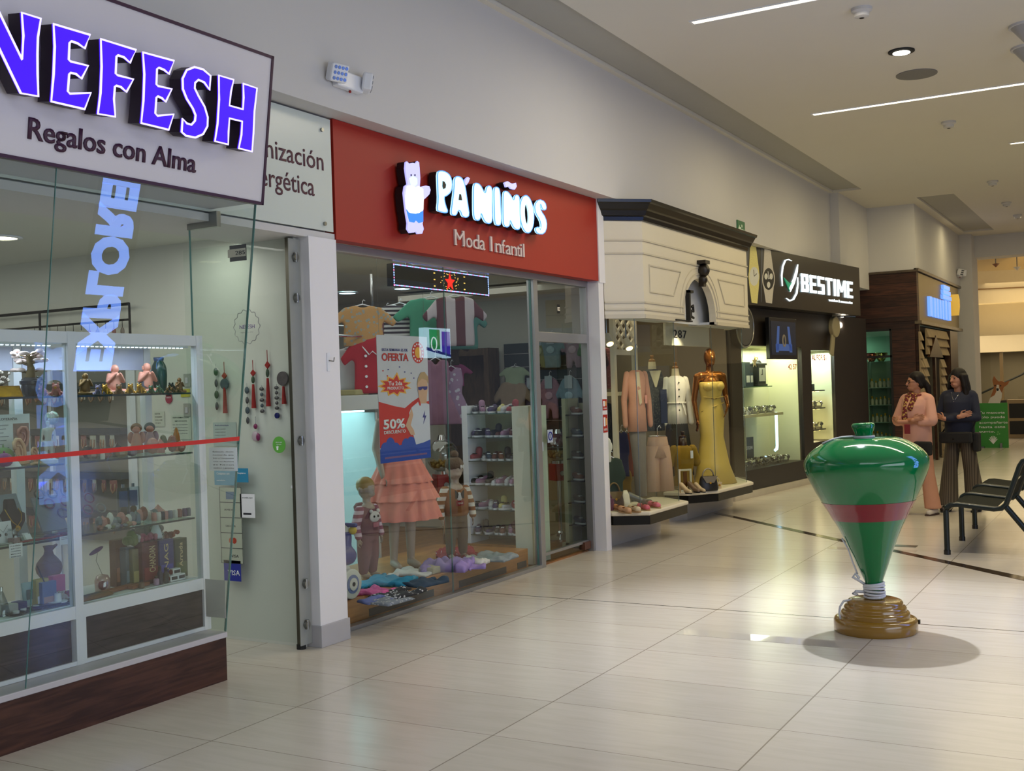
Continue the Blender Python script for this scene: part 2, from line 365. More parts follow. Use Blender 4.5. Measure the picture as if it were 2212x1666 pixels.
# ================================================================ giant spinning top, bench
def build_top():
    c = Vector((-1.56, 7.355, 0)); t = thing('spinning_top', 'giant green wooden spinning top with a red band standing on a round ochre base', 'spinning top', T(*c))
    gr = mat('glossy_green_paint', (2, 104, 52), .09, var=.03, spec=.5, coat=.3); rd = mat('glossy_red_paint', (120, 20, 32), .16, var=.06, spec=.6, coat=.3)
    oc = mat('glossy_ochre_paint', (140, 102, 26), .2, var=.05, spec=.6, coat=.4); rp = mat('white_rope', (196, 196, 200), .8, var=.15, scale=60)
    base = [(.0, 0), (.250, 0), (.257, .012), (.257, .07), (.250, .085), (.235, .092), (.213, .095), (.210, .105), (.212, .118), (.205, .128), (.195, .131), (.190, .138), (.193, .15), (.186, .162), (.176, .165), (.172, .175), (.172, .185), (.162, .198), (.14, .205), (0, .205)]
    MB().lathe(base, 56).build('base', oc, t, smooth=True, ang=.9)
    tilt = T(.0, 0, .22) @ Matrix.Rotation(math.radians(1.2), 4, Vector((0.49, -.87, 0)).cross(Vector((0, 0, 1)))) @ Matrix.Rotation(math.radians(-1.6), 4, Vector((-.49, .87, 0))) @ T(0, 0, -.22)
    prof = [(.030, .215), (.036, .25), (.048, .29), (.060, .325), (.078, .37), (.098, .42), (.118, .475), (.140, .53), (.164, .59), (.196, .66), (.228, .72), (.256, .775), (.292, .835), (.320, .89), (.348, .95), (.368, .995), (.380, 1.03), (.386, 1.065), (.384, 1.09), (.372, 1.118), (.348, 1.147), (.312, 1.176), (.268, 1.203), (.222, 1.222), (.200, 1.229), (.05, 1.232), (0, 1.232)]
    MB(tilt).lathe(prof, 72).build('body', gr, t, smooth=True, ang=1.0)
    def rad(z):
        for (r0, z0), (r1, z1) in zip(prof, prof[1:]):
            if z0 <= z <= z1: return r0+(r1-r0)*(z-z0)/(z1-z0)
    zz = [.715+.115*i/8 for i in range(9)]
    MB(tilt).lathe([(rad(z)+.0018, z) for z in zz], 72, close=False).build('band', rd, t, smooth=True)
    MB(tilt).lathe([(.0, 1.228), (.052, 1.228), (.053, 1.24), (.055, 1.262), (.066, 1.285), (.072, 1.305), (.071, 1.318), (.060, 1.327), (.0, 1.329)], 32).build('handle', gr, t, smooth=True, ang=1.0)
    k = MB(tilt)
    for i in range(6): k.tube([(.062*(1-.03*(i % 2))*math.cos(a+i), .062*math.sin(a+i), .222+.0155*i+.006*math.sin(a)) for a in np.linspace(0, 2*PI, 22)[:-1]], .0085, 6, closed=True)
    v = Vector((-.87, -.49, 0)); f = Vector((.2, -.98, 0))
    k.tube([v*.06+Vector((0, 0, .30)), v*.10+f*.03+Vector((0, 0, .335)), v*.13+f*.02+Vector((0, 0, .35)), v*.115+Vector((0, 0, .37)), v*.09+f*.03+Vector((0, 0, .345))], .009, 6)
    k.tube([v*.06+Vector((0, 0, .25)), v*.12+f*.03+Vector((0, 0, .262)), v*.135+f*.03+Vector((0, 0, .25)), v*.11+Vector((0, 0, .235))], .009, 6)
    k.tube([v*.15+Vector((0, 0, .205)), v*.20+Vector((0, 0, .20)), v*.225+f*.02+Vector((0, 0, .17)), v*.232+f*.03+Vector((0, 0, .13)), v*.225+f*.04+Vector((0, 0, .092))], .0075, 6)
    k.tube([v*.10+Vector((0, 0, .365)), v*.125+Vector((0, 0, .44)), v*.15+Vector((0, 0, .53)), v*.185+Vector((0, 0, .60))], .006, 6)
    k.tube([(.060*math.cos(a), .060*math.sin(a), 1.238) for a in np.linspace(0, 2*PI, 22)[:-1]], .009, 6, closed=True)
    k.tube([v*.05+Vector((0, 0, 1.245)), v*.14+Vector((0, 0, 1.245)), v*.20+Vector((0, 0, 1.235)), v*.27+Vector((0, 0, 1.21))], .006, 6)
    k.build('rope', rp, t, smooth=True)
    MB().box(-.012, .012, -.012, .012, .05, .075, T(.25, .06, 0)).build('base_bolt', M_BLACK, t)
build_top()
def build_bench():
    x0 = -1.62; y0 = 10.70; pitch = .93
    t = thing('bench', 'dark green metal bench with perforated seats and tubular legs beside the spinning top', 'bench', T(x0, y0, 0))
    tube = mat('dark_green_enamel', (9, 22, 20), .3, var=.05, spec=.4, coat=.15); mesh = mat('perforated_dark_steel', (10, 17, 17), .75, var=.5, scale=260, spec=.1)
    R = .025
    side = [(0, 0), (0, .40), (.012, .428), (.04, .446), (.10, .452), (.40, .418), (.46, .425), (.50, .46), (.62, .80), (.645, .84), (.70, .858), (.76, .85)]
    for i in range(3):
        y = i*pitch
        MB().cyl((0, y, .035), (0, y, .40), R).build('leg', tube, t, smooth=True, ang=.7)
        MB().cyl((0, y, 0), (0, y, .04), R*1.2).build('foot_cap', M_BLACK, t, smooth=True, ang=.7)
        MB().tube([(a, y, z) for a, z in side[1:]], R*.95, 10).build('side_frame', tube, t, smooth=True)
        MB().cyl((.50, y, .44), (.84, y, .0), R).build('leg', tube, t, smooth=True, ang=.7)
    for i in range(3):
        ya, yb = i*pitch+.03, i*pitch+pitch-.03
        s = MB()
        prof = [(.0, .385), (.01, .425), (.045, .445), (.10, .449), (.25, .43), (.40, .416)]
        for (a, z), (a2, z2) in zip(prof, prof[1:]): s.add([(a, ya, z), (a2, ya, z2), (a2, yb, z2), (a, yb, z), (a, ya, z-.006), (a2, ya, z2-.006), (a2, yb, z2-.006), (a, yb, z-.006)], [(0, 1, 2, 3), (7, 6, 5, 4), (0, 4, 5, 1), (2, 6, 7, 3), (1, 5, 6, 2), (0, 3, 7, 4)])
        s.build('seat', mesh, t, smooth=True, ang=1)
        b = MB()
        for q0, q1 in ((0.08, .52), (.60, .98)):
            p0 = Vector((.50, 0, .47)).lerp(Vector((.63, 0, .82)), q0); p1 = Vector((.50, 0, .47)).lerp(Vector((.63, 0, .82)), q1)
            b.add([(p0.x, ya, p0.z), (p1.x, ya, p1.z), (p1.x, yb, p1.z), (p0.x, yb, p0.z), (p0.x+.008, ya, p0.z), (p1.x+.008, ya, p1.z), (p1.x+.008, yb, p1.z), (p0.x+.008, yb, p0.z)], [(0, 1, 2, 3), (7, 6, 5, 4), (0, 4, 5, 1), (2, 6, 7, 3), (1, 5, 6, 2), (0, 3, 7, 4)])
        b.build('backrest', mesh, t)
        MB().cyl((.45, ya, .422), (.45, yb, .422), .015).cyl((.01, ya, .40), (.01, yb, .40), .015).cyl((.66, ya, .845), (.66, yb, .845), .018).build('cross_rail', tube, t, smooth=True, ang=.7)
build_bench()
# ================================================================ gift shop front
ORD = ['first', 'second', 'third', 'fourth', 'fifth', 'sixth', 'seventh', 'eighth', 'ninth', 'tenth', 'eleventh', 'twelfth', 'thirteenth', 'fourteenth', 'fifteenth', 'sixteenth', 'seventeenth', 'eighteenth', 'nineteenth', 'twentieth', 'twenty-first', 'twenty-second', 'twenty-third', 'twenty-fourth', 'twenty-fifth', 'twenty-sixth', 'twenty-seventh', 'twenty-eighth']
def uv(x, y, M, d=0.):
    z = np.array(M.col[2][:3]); o = np.array(M.translation)+z*d; r = ray(x, y)
    p = M.inverted() @ Vector(CAM+r*(((o-CAM)@z)/(r@z))); return (p.x, p.y)
FS = F((-4.28, 0, 2.69), (0, 1, 0), (.135, 0, .991))       # leaning plane of the sign
FG = F((-4.64, 0, .28), (0, 1, 0), (.33, 0, 2.42))          # leaning plane of the display glass
M_PLUM = mat('plum_edge', (58, 22, 52), .45); M_PLUMT = mat('plum_lettering', (62, 26, 56), .5)
def build_gift_sign():
    M = FS @ T(3.3, 0, 0)
    t = thing('shop_sign', 'leaning white sign with big glowing violet NEFESH letters over Regalos con Alma', 'sign', M)
    iv = M.inverted() @ FS
    q = [uv(588, 132, FS), uv(570, 443, FS)]; y1 = (q[0][0]+q[1][0])/2; y0 = 1.3; h = .822
    MB(iv).box(y0, y1, 0, h, -.06, 0).build('panel', mat('sign_panel_white', (214, 210, 214), .45, var=.01), t, bevel=.002)
    e = .016; fr = MB(iv)
    for a in ((y0, y1, h-e, h), (y0, y1, 0, e), (y1-e, y1, 0, h), (y0, y0+e, 0, h)): fr.box(a[0], a[1], a[2], a[3], -.064, .006)
    fr.build('border_frame', M_PLUM, t)
    [MB(iv).box(q, q+.06, .1, .7, -.34, -.06).build('bracket', M_DARK, t) for q in (y0+.2, y1-.5)]
    Z = 2.989
    L = {'n': [(-130, 0), (-42, 5), (142, 385), (150, 230), (140, 82), (262, 120), (243, 240), (240, 350), (241, 480), (246, 622), (133, 602), (-85, 150), (-90, 330), (-95, 560), (-190, 535), (-165, 300)],
         'e': [(345, 155), (580, 225), (546, 312), (500, 280), (460, 266), (447, 278), (442, 385), (455, 397), (568, 425), (525, 507), (490, 478), (455, 470), (445, 480), (436, 590), (450, 605), (585, 600), (545, 705), (330, 655), (345, 480), (352, 300)],
         'f': [(650, 252), (877, 322), (838, 405), (800, 370), (760, 357), (750, 365), (745, 475), (760, 487), (860, 512), (815, 593), (780, 562), (750, 553), (740, 560), (734, 640), (743, 754), (631, 735), (648, 600), (655, 430)],
         'e2': [(922, 338), (1122, 392), (1090, 478), (1060, 452), (1025, 437), (1012, 446), (1008, 545), (1020, 556), (1108, 575), (1068, 657), (1045, 634), (1018, 622), (1008, 630), (1001, 732), (1015, 748), (1120, 738), (1088, 838), (911, 795), (925, 650), (931, 480)],
         's': [(1358, 490), (1310, 448), (1255, 433), (1205, 452), (1178, 508), (1180, 575), (1205, 638), (1245, 702), (1262, 745), (1258, 780), (1235, 806), (1205, 797), (1178, 766), (1172, 852), (1200, 877), (1260, 888), (1310, 866), (1338, 815), (1340, 758), (1320, 690), (1280, 620), (1256, 570), (1258, 535), (1280, 515), (1318, 532), (1352, 580)],
         'h': [(1412, 487), (1507, 515), (1490, 590), (1480, 682), (1568, 706), (1572, 630), (1570, 540), (1658, 570), (1641, 720), (1635, 860), (1626, 979), (1541, 958), (1558, 870), (1563, 784), (1480, 764), (1474, 850), (1472, 933), (1387, 912), (1404, 800), (1414, 640)]}
    face = mat('violet_lit_acrylic', (30, 0, 110), .4, emit=1.05, ecol=(64, 4, 255), var=.02); line = emis('lavender_neon_line', (190, 180, 255), 1.6); side = mat('dark_letter_return', (34, 14, 28), .5)
    D = .125
    for k, P in L.items():
        poly = [uv(a/Z, b/Z, FS, D) for a, b in P]
        o = MB(iv).prism(poly, .035, D-.012).build('letter', side, t)
        MB(iv).prism(poly, D-.012, D).build('letter_face', face, o)
        MB(iv).tube([(a, b, D+.001) for a, b in poly], .0055, 6, closed=True).build('letter_outline', line, o)
    a = uv(58.5, 299, FS); b = uv(421, 373, FS); c_ = uv(60, 250, FS)
    text('tagline', 'Regalos con Alma', iv @ T(a[0], (a[1]+b[1])/2, 0), (c_[1]-a[1])*1.0, M_PLUMT, t, .008, b[0]-a[0], .012)
build_gift_sign()
def build_frosted_sign():
    M = F((-4.655, 5.0, 2.69)); t = thing('wall_sign', 'frosted glass panel on steel studs lettered Armonización Energética behind the violet sign', 'sign', M)
    MB().box(-1.9, .885, 0, .745, -.012, 0).build('panel', mat('frosted_glass_panel', (206, 214, 208), .25, var=.01), t, bevel=.001)
    for x, y in ((.79, .66), (.79, .045), (-.3, .66), (-.3, .045)): MB().cyl((x, y, -.07), (x, y, .014), .013).build('stud', M_STEEL, t, smooth=True, ang=.7)
    text('lettering', 'Armonización', T(-.18, .395, 0), .125, mat('purple_brown_lettering', (88, 48, 60), .5), t, .003, .98, .004)
    text('lettering', 'Energética', T(.03, .215, 0), .125, MATS['purple_brown_lettering'], t, .003, .67, .004)
build_frosted_sign()
# leaning display panes, side pane, plinth
def pane(name, M, u0, u1, v0, v1, m=G_PANE, d=.010, edge=True):
    o = struct(name, MB(M).box(u0, u1, v0, v1, -d, 0), m)
    return o
w1 = pane('window_1', FG, 1.4, 3.447, 0, 2.452); w2 = pane('window_2', FG, 3.452, 4.765, 0, 2.452)
MB(FG).box(3.4482, 3.4508, 0, 2.452, -.006, .0005).build('glass_edge', M_GEDGE, w1)
MB(FG).box(4.765, 4.770, 0, 2.452, -.012, .001).build('glass_edge', M_GEDGE, w2)
w3 = struct('window_3', MB(F((0, 4.772, 0), (1, 0, 0), (0, 0, 1))).prism([(-4.825, .285), (-4.652, .285), (-4.328, 2.68), (-4.825, 2.68)], -.010, 0), G_DOOR)
MB().box(-4.829, -4.825, 4.762, 4.773, .285, 2.60).build('glass_edge', M_GEDGE, w3)
MB().box(-4.835, -4.60, 4.755, 4.79, 2.60, 2.69).build('clamp', M_STEEL, w3, bevel=.003)
struct('trim_3', MB().box(-5.05, -4.34, -1, 4.77, 2.705, 2.735), mat('canopy_soffit_paint', (196, 198, 204), .7, var=.02))
def build_plinth():
    t = thing('display_plinth', 'dark wood-grain plinth box carrying the leaning gift shop glass', 'plinth', T(-4.9, 3.2, 0))
    MB().box(-5.25, -4.645, 1.2, 4.772, 0, .245).build('box_panel', wood('dark_red_brown_wood', (54, 31, 21), (84, 52, 38), (3, .8, 9), .4), t, w=True)
    MB().box(-5.25, -4.635, 1.2, 4.775, .246, .277).build('cap_rail', mat('white_cap_rail', (190, 186, 190), .4), t, w=True, bevel=.004)
build_plinth()
# red stripe stuck along the panes
v0, v1 = 1.352-.28, 1.366-.28
tag(MB(FG).prism([(1.4, 1.071), (4.765, 1.105), (4.765, 1.128), (1.4, 1.094)], .0005, .0018).build('warning_stripe', mat('red_vinyl', (206, 44, 34), .45)), 'long red adhesive stripe running across the leaning shop glass', 'stripe')
def sticker(name, label, cat, M, poly, m, texts=(), d=.0015, **k):
    """flat printed thing; poly and texts in the frame M"""
    o = thing(name, label, cat, M, **k); MB().prism(poly, 0, d).build('sheet', m, o)
    for s, x, y, h, tm, wd in texts: text('print', s, T(x, y, d), h, tm, o, .0006, wd, .01, res=1)
    return o
def rect(w, h, x=0, y=0): return [(x, y), (x+w, y), (x+w, y+h), (x, y+h)]
M_INK = mat('dark_ink', (40, 40, 48), .7); M_INKB = mat('blue_ink', (40, 44, 130), .6); M_WHITEINK = mat('white_ink', (236, 238, 240), .6)
FX = lambda p: F(p, (1, 0, 0), (0, 0, 1))                      # faces the camera side (-Y)
def px_sheet(name, label, cat, x0, y0, x1, y1, Y, m, texts=(), **k):
    a = at(x0, y1, Y=Y); b = at(x1, y0, Y=Y); w, h = b.x-a.x, b.z-a.z
    return sticker(name, label, cat, FX(a), rect(w, h), m, [(s, u*w, v*h, hh*h, tm, (wd*w if wd else None)) for s, u, v, hh, tm, wd in texts], **k), w, h
# number plate and notice on the side pane
o, w, h = px_sheet('number_plate', 'black and white number plate 285 on the gift shop side pane', 'number plate', 497, 527, 532, 566, 4.758, M_BLACK)
MB(T(0, 0, .002)).box(-.012, w-.004, h*.26, h*.76, 0, .002).build('number_strip', mat('ivory_card', (214, 206, 188), .6), o)
text('number', '285', T(w*.36, h*.38, .0042), h*.26, M_DARK, o, .0005, w*.58, .0)
px_sheet('notice_sheet', 'white printed notice under the red stripe at the glass corner', 'notice', 453, 967, 512, 1017, 4.756, M_PAPER,
         [(s, .14, .80-.14*i, .05, M_INK, .74) for i, s in enumerate(['Estimado cliente', 'recuerde que', 'Solo y Unicamente', 'con su factura', 'se hacen', 'cambios y garantias'])])
# open glass door against the partition
def build_door():
    d = struct('door_1', MB().box(-5.68, -4.775, 5.545, 5.556, .035, 2.63), G_DOOR)
    MB().box(-4.775, -4.735, 5.535, 5.566, .03, 2.63).build('pivot_rail', mat('bronze_grey_steel', (92, 90, 80), .3, .9), d)
    for z in (2.50, 2.24, 1.33, .42, .16): MB().cyl((-4.735, 5.55, z), (-4.69, 5.55, z), .022).cyl((-4.70, 5.55, z-.03), (-4.70, 5.55, z+.03), .012).build('hinge', M_STEEL, d, smooth=True, ang=.7)
    MB().cyl((-4.755, 5.55, 0), (-4.755, 5.55, .03), .03).build('floor_pivot', M_DARK, d)
    MB().box(-4.72, -4.715, 5.50, 5.61, .03, 2.62).build('edge_strip', mat('clear_strip_grey', (150, 152, 146), .3), d)
build_door()
YD = 5.54
# round shop badge, green dot, cards and marks stuck on the door
c = at(533, 706, Y=YD); r = 36*mpp(c)
b = thing('door_badge', 'round scalloped NEFESH shop badge stuck on the open glass door', 'badge', FX(c))
MB().tube([((r+.006*math.cos(14*a))*math.cos(a), (r+.006*math.cos(14*a))*math.sin(a), 0) for a in np.linspace(0, 2*PI, 85)[:-1]], .003, 4, closed=True).build('ring', mat('grey_vinyl', (150, 152, 150), .6), b)
text('print', 'NEFESH', T(-.062, -.012, 0), .026, mat('violet_ink', (96, 74, 130), .6), b, .001, .13, .01); text('print', 'regalos con alma', T(-.055, -.04, 0), .009, MATS['grey_vinyl'], b, .001, .11)
c = at(603, 961, Y=YD); g = thing('round_sticker', 'round bright green sticker with white print on the glass door', 'sticker', FX(c))
MB().cyl((0, 0, 0), (0, 0, .0015), 18*mpp(c), n=36).build('disc', mat('bright_green_vinyl', (94, 172, 62), .5), g)
for i, (s, wd) in enumerate((('ESPACIO LIBRE', .052), ('DE HUMO', .04))): text('print', s, T(-wd/2, .012-.014*i, .002), .007, M_WHITEINK, g, .0005, wd)
MB().prism([(-.02, -.034), (-.008, -.034), (-.006, -.02), (-.002, -.008), (-.009, -.012), (-.014, -.005), (-.019, -.012), (-.026, -.008), (-.022, -.02)], .0015, .002).build('emblem', M_WHITEINK, g)
px_sheet('blue_card', 'pale blue advertisement card on the glass door', 'card', 464, 1012, 510, 1048, YD, mat('pale_blue_print', (86, 150, 178), .6), [('Contamos con', .1, .62, .16, M_WHITEINK, .6), ('servicio', .1, .25, .1, M_WHITEINK, .4)])
px_sheet('blue_card', 'deeper blue card with white print beside the pale blue one', 'card', 511, 1012, 536, 1042, YD, mat('sky_blue_print', (36, 132, 172), .6), [('Aceptamos', .1, .6, .13, M_WHITEINK, .7)])
o, w, h = px_sheet('payment_list', 'tall strip of five boxed card payment marks on the glass door', 'sticker', 479, 1053, 521, 1216, YD, mat('clear_film_pale', (176, 184, 166), .5))
for i in range(6): MB().box(0, w, h*i/5-.002 if i else 0, h*i/5+.002 if i < 5 else h, .0015, .0025).build('rule', M_INK, o)
MB().box(0, .003, 0, h, .0015, .0025).box(w-.003, w, 0, h, .0015, .0025).build('rule', M_INK, o)
MB().box(w*.3, w*.72, h*.84, h*.94, .0015, .0025).build('mark', mat('steel_blue_print', (90, 120, 150), .6), o)
MB().cyl((w*.48, h*.30, .0015), (w*.48, h*.30, .0025), .020, n=20).build('mark', mat('orange_print', (196, 98, 56), .6), o)
MB().cyl((w*.62, h*.30, .0015), (w*.62, h*.30, .0022), .020, n=20).build('mark', mat('dull_red_print', (170, 60, 40), .6), o)
text('mark', 'VISA', T(w*.45, h*.08, .0015), h*.04, M_INK, o, .0008, w*.35); text('mark', 'DISCOVER', T(w*.25, h*.48, .0015), h*.022, M_INK, o, .0008, w*.45); text('mark', 'AMEX', T(w*.2, h*.69, .0015), h*.025, M_INK, o, .0008, w*.4)
px_sheet('visa_sticker', 'blue card payment sticker below the boxed strip on the glass door', 'sticker', 485, 1212, 520, 1254, YD, mat('deep_blue_print', (32, 46, 150), .5), [('VISA', .22, .28, .26, M_WHITEINK, .72)])
o, w, h = px_sheet('paper_slip', 'white slip with cut rounded corner beside the payment strip', 'paper', 520, 1068, 550, 1118, YD, M_PAPER, [('ESCANEA AQUI', .15, .82, .05, M_INK, .7)])
MB().box(w*.2, w*.75, h*.12, h*.2, .0015, .002).build('print', M_INK, o)
px_sheet('paper_sheet', 'plain white sheet leaning low behind the glass corner', 'paper', 446, 1254, 486, 1332, 4.752, mat('off_white_sheet', (190, 188, 182), .7))
tag(MB(FX(at(629, 1055, Y=YD))).prism(rect(.014, .018), 0, .002).build('small_sticker', M_PAPER), 'tiny white square sticker on the glass door beside its pivot', 'sticker')
# hanging charms on the partition wall
def charm(x, y0, y1, label, kind, col, name='hanging_charm'):
    p = at(x, y0, Y=5.588); L = (y1-y0)*mpp(p); t = thing(name, label, 'charm', FX(p))
    red = mat('red_silk', (150, 30, 26), .8, var=.15, scale=80)
    if kind == 'tassel':
        MB().cyl((0, 0, .006), (0, -L*.25, .006), .0025).build('cord', red, t)
        MB().prism([(0, -L*.2), (.022, -L*.27), (0, -L*.34), (-.022, -L*.27)], 0, .012).build('knot', red, t, bevel=.003)
        if col[0] == 'disc': MB().cyl((0, -L*.43, 0), (0, -L*.43, .012), L*.105, n=24).build('medallion', col[1], t, bevel=.002)
        else: MB().ell((0, -L*.41, .008), (.012, L*.08, .012)).build('bead', col[1], t, smooth=True)
        MB().cyl((0, -L*.5, .008), (0, -L, .008), .008, .016, n=12).build('tassel', red, t, smooth=True, ang=.8)
    else:
        MB().cyl((0, 0, .004), (0, -L, .004), .0015).build('cord', M_STEEL, t)
        for i in range(kind): MB().ell((0, -L*(i+.7)/kind, .006), (.012 if i % 2 else .018, L/kind*.36, .01)).build('bead', col[i % len(col)], t, smooth=True)
    return t
jade = mat('dull_jade', (58, 76, 52), .4, var=.2); slate = mat('slate_blue_stone', (72, 84, 92), .5, var=.2); pew = mat('pewter', (96, 94, 96), .35, .7, var=.2); mag = mat('magenta_enamel', (128, 24, 84), .3); nav = mat('navy_enamel', (16, 24, 96), .2)
charm(547, 778, 882, 'red tassel charm with green bead, first of the pair beside the pivot', 'tassel', ('bead', jade))
charm(578, 756, 878, 'red tassel charm with green bead, nearer the door pivot and hung higher', 'tassel', ('bead', jade))
charm(485, 782, 893, 'red tassel charm with blue-grey medallion seen through the corner glass', 'tassel', ('disc', slate))
charm(467, 786, 885, 'dark hanging charm beside the blue-grey medallion tassel', 4, [jade, pew])
charm(566, 832, 892, 'small dark figure charm hanging between the two red tassels', 5, [pew, slate])
charm(598, 830, 885, 'tiered pewter bell charm hanging left of the round disc', 5, [pew])
charm(534, 828, 915, 'thin bead charm hanging at the glass edge', 4, [slate, pew])
p = at(612, 818, Y=5.588); t = thing('disc_ornament', 'round carved disc with a red tassel hanging near the door pivot', 'ornament', FX(p))
MB().cyl((0, 0, 0), (0, 0, .012), .047, n=28).build('disc', mat('iridescent_shell', (98, 90, 92), .3, .3, var=.4, scale=40), t, bevel=.003); MB().cyl((.004, -.05, .006), (.006, -.165, .006), .008, .016).build('tassel', MATS['red_silk'], t, smooth=True, ang=.8)
p = at(600, 898, Y=5.588); tag(MB(FX(p)).cyl((0, 0, 0), (0, 0, .012), .019, n=24).build('blue_amulet', nav, bevel=.002), 'round dark blue eye amulet on the wall above the green sticker', 'amulet')
p = at(553, 900, Y=5.588); t = thing('key_charm', 'magenta and white hand-shaped charm hanging below the tassels', 'charm', FX(p))
MB().cyl((0, 0, .004), (0, -.08, .004), .0025).build('chain', M_STEEL, t); MB().ell((0, -.065, .008), (.016, .018, .01)).build('bead', mag, t, smooth=True); MB().ell((-.004, -.13, .008), (.03, .034, .01)).build('pendant', mat('pearl_white', (190, 170, 180), .3), t, smooth=True); MB().ell((.022, -.135, .010), (.016, .026, .01)).build('pendant_flame', mag, t, smooth=True)
# downlights in the gift shop ceiling
dl0 = None
for i, (x, y, lab) in enumerate(((220, 465, 'round ceiling downlight right behind the gift shop glass'), (488, 507, 'round ceiling downlight seen through the corner pane'), (3, 512, 'round ceiling downlight deeper in the gift shop'))):
    p = at(x, y, Z=2.69) if i != 1 else at(x, y, Z=2.69)
    if i == 1: p = Vector((-5.2, 5.30, 2.69))
    if dl0 is None:
        dl0 = thing('downlight', lab, 'downlight', T(*p), 'gift shop ceiling downlights')
        MB().lathe([(.095, 0), (.125, 0), (.128, -.008), (.095, -.012)], 28, close=False).build('trim_ring', M_WHITE, dl0, smooth=True); MB().cyl((0, 0, -.006), (0, 0, -.001), .10, n=28).build('diffuser', emis('warm_white_diffuser', (255, 246, 210), 7), dl0)
    else: dup(dl0, T(*p), lab)
# ================================================================ gift shop interior
area('gift_shop_ceiling_light', (-6.6, 3.6, 2.66), (3.6, 2.6), 36, (1.0, 1.0, .93))
area('gift_shop_entrance_light', (-5.15, 5.15, 2.66), (.5, .5), 8, (1.0, 1.0, .93))
area('display_case_led', (-5.0, 3.7, 1.915), (.05, 2.0), 8.0, (.72, .80, 1.0))
XF, XB = -4.79, -5.22
SH = {1: 1.657, 2: 1.312, 3: .932, 4: .585}
def build_case():
    t = thing('display_case', 'white framed display case with glass shelves and brown base panels behind the leaning glass', 'display case', T(-5.0, 3.8, 0))
    y0, yr = 1.6, 4.805; pw = .05; fr = MB()
    for y in (2.6, 3.865, 4.755):
        for x in (XF, XB): fr.box(x-.045, x, y, y+pw, .278, 1.985)
    for x in (XF, XB):
        [fr.box(x-.044, x-.001, a+.0005, b-.0005, z0, z1) for a, b in ((y0, 2.6), (2.65, 3.865), (3.915, 4.755)) for z0, z1 in ((1.925, 1.984), (.515, .58), (.279, .30))]
    for y in (3.865, 4.755): fr.box(XB, XF-.045, y, y+pw, 1.935, 1.98).box(XB, XF-.045, y, y+pw, .52, .575)
    fr.build('frame', M_WHITE, t, w=True)
    br = wood('dull_brown_laminate', (46, 36, 36), (70, 58, 56), (3, 1, 9), .45)
    MB().box(XF-.03, XF-.015, 3.935, 4.755, .30, .512).build('base_panel', br, t, w=True); MB().box(XF-.03, XF-.015, 2.65, 3.845, .30, .512).build('base_panel', br, t, w=True)
    MB().box(XF-.012, XF-.004, 3.915, 3.93, .278, .515).build('base_trim', M_WHITE, t, w=True)
    MB().box(XB, XF-.045, y0, yr-.05, .565, .583).build('deck', M_WHITE, t, w=True)
    for k in (1, 2, 3):
        for a, b in ((2.66, 3.86), (3.92, 4.75)):
            s = MB().box(XB, XF-.05, a, b, SH[k]-.009, SH[k]-.001).build('shelf', G_SHELF, t, w=True)
            MB().box(XF-.0505, XF-.049, a, b, SH[k]-.010, SH[k]).build('shelf_edge', mat('dark_green_glass_edge', (26, 44, 42), .2), s, w=True)
    for a, b in ((2.66, 3.865), (3.915, 4.755)): MB().box(XF-.02, XF-.015, a, b, .58, 1.925).build('front_pane', G_CASE, t, w=True)
    for a, b in ((2.66, 3.86), (3.92, 4.75)):
        l = MB().box(XF-.075, XF-.06, a, b, 1.915, 1.925).build('led_strip', M_WHITE, t, w=True); m = MB()
        n = int((b-a)/.03)
        for i in range(n): m.box(XF-.073, XF-.063, a+.03*i, a+.03*i+.012, 1.911, 1.915)
        m.build('led_dot', emis('cool_led_chip', (214, 230, 255), 6), l, w=True)
    MB().box(XB-.02, XB+.0, 2.66, 3.86, 1.80, 1.925).box(XB-.02, XB, 3.92, 4.75, 1.80, 1.925).build('header_board', mat('pale_lilac_board', (196, 200, 226), .5), t, w=True)
build_case()
def on(k, x, X, yg=None):
    """spot on shelf k (1-4) under photo column x at wall distance X"""
    z = SH[k]
    for _ in range(2):
        p = at(x, yg or 900, X=X); yg = (yg or 900)+(p.z-z)/mpp(p)
    p = at(x, yg, X=X); return Vector((X, p.y, z+.0005))
def face_cam(p): return math.atan2(-(0-p.x), -(p.y))           # unused angle helper
skin_pink = mat('terracotta_pink_resin', (206, 138, 118), .45, var=.06); goldm = mat('gold_paint', (196, 146, 40), .3, .6, var=.2, scale=40); bronze = mat('bronze_paint', (120, 88, 50), .4, .5, var=.3, scale=40)
TOCAM = lambda p: math.atan2(-p.y, -p.x)+PI/2                    # rotation that turns local -Y to the viewer
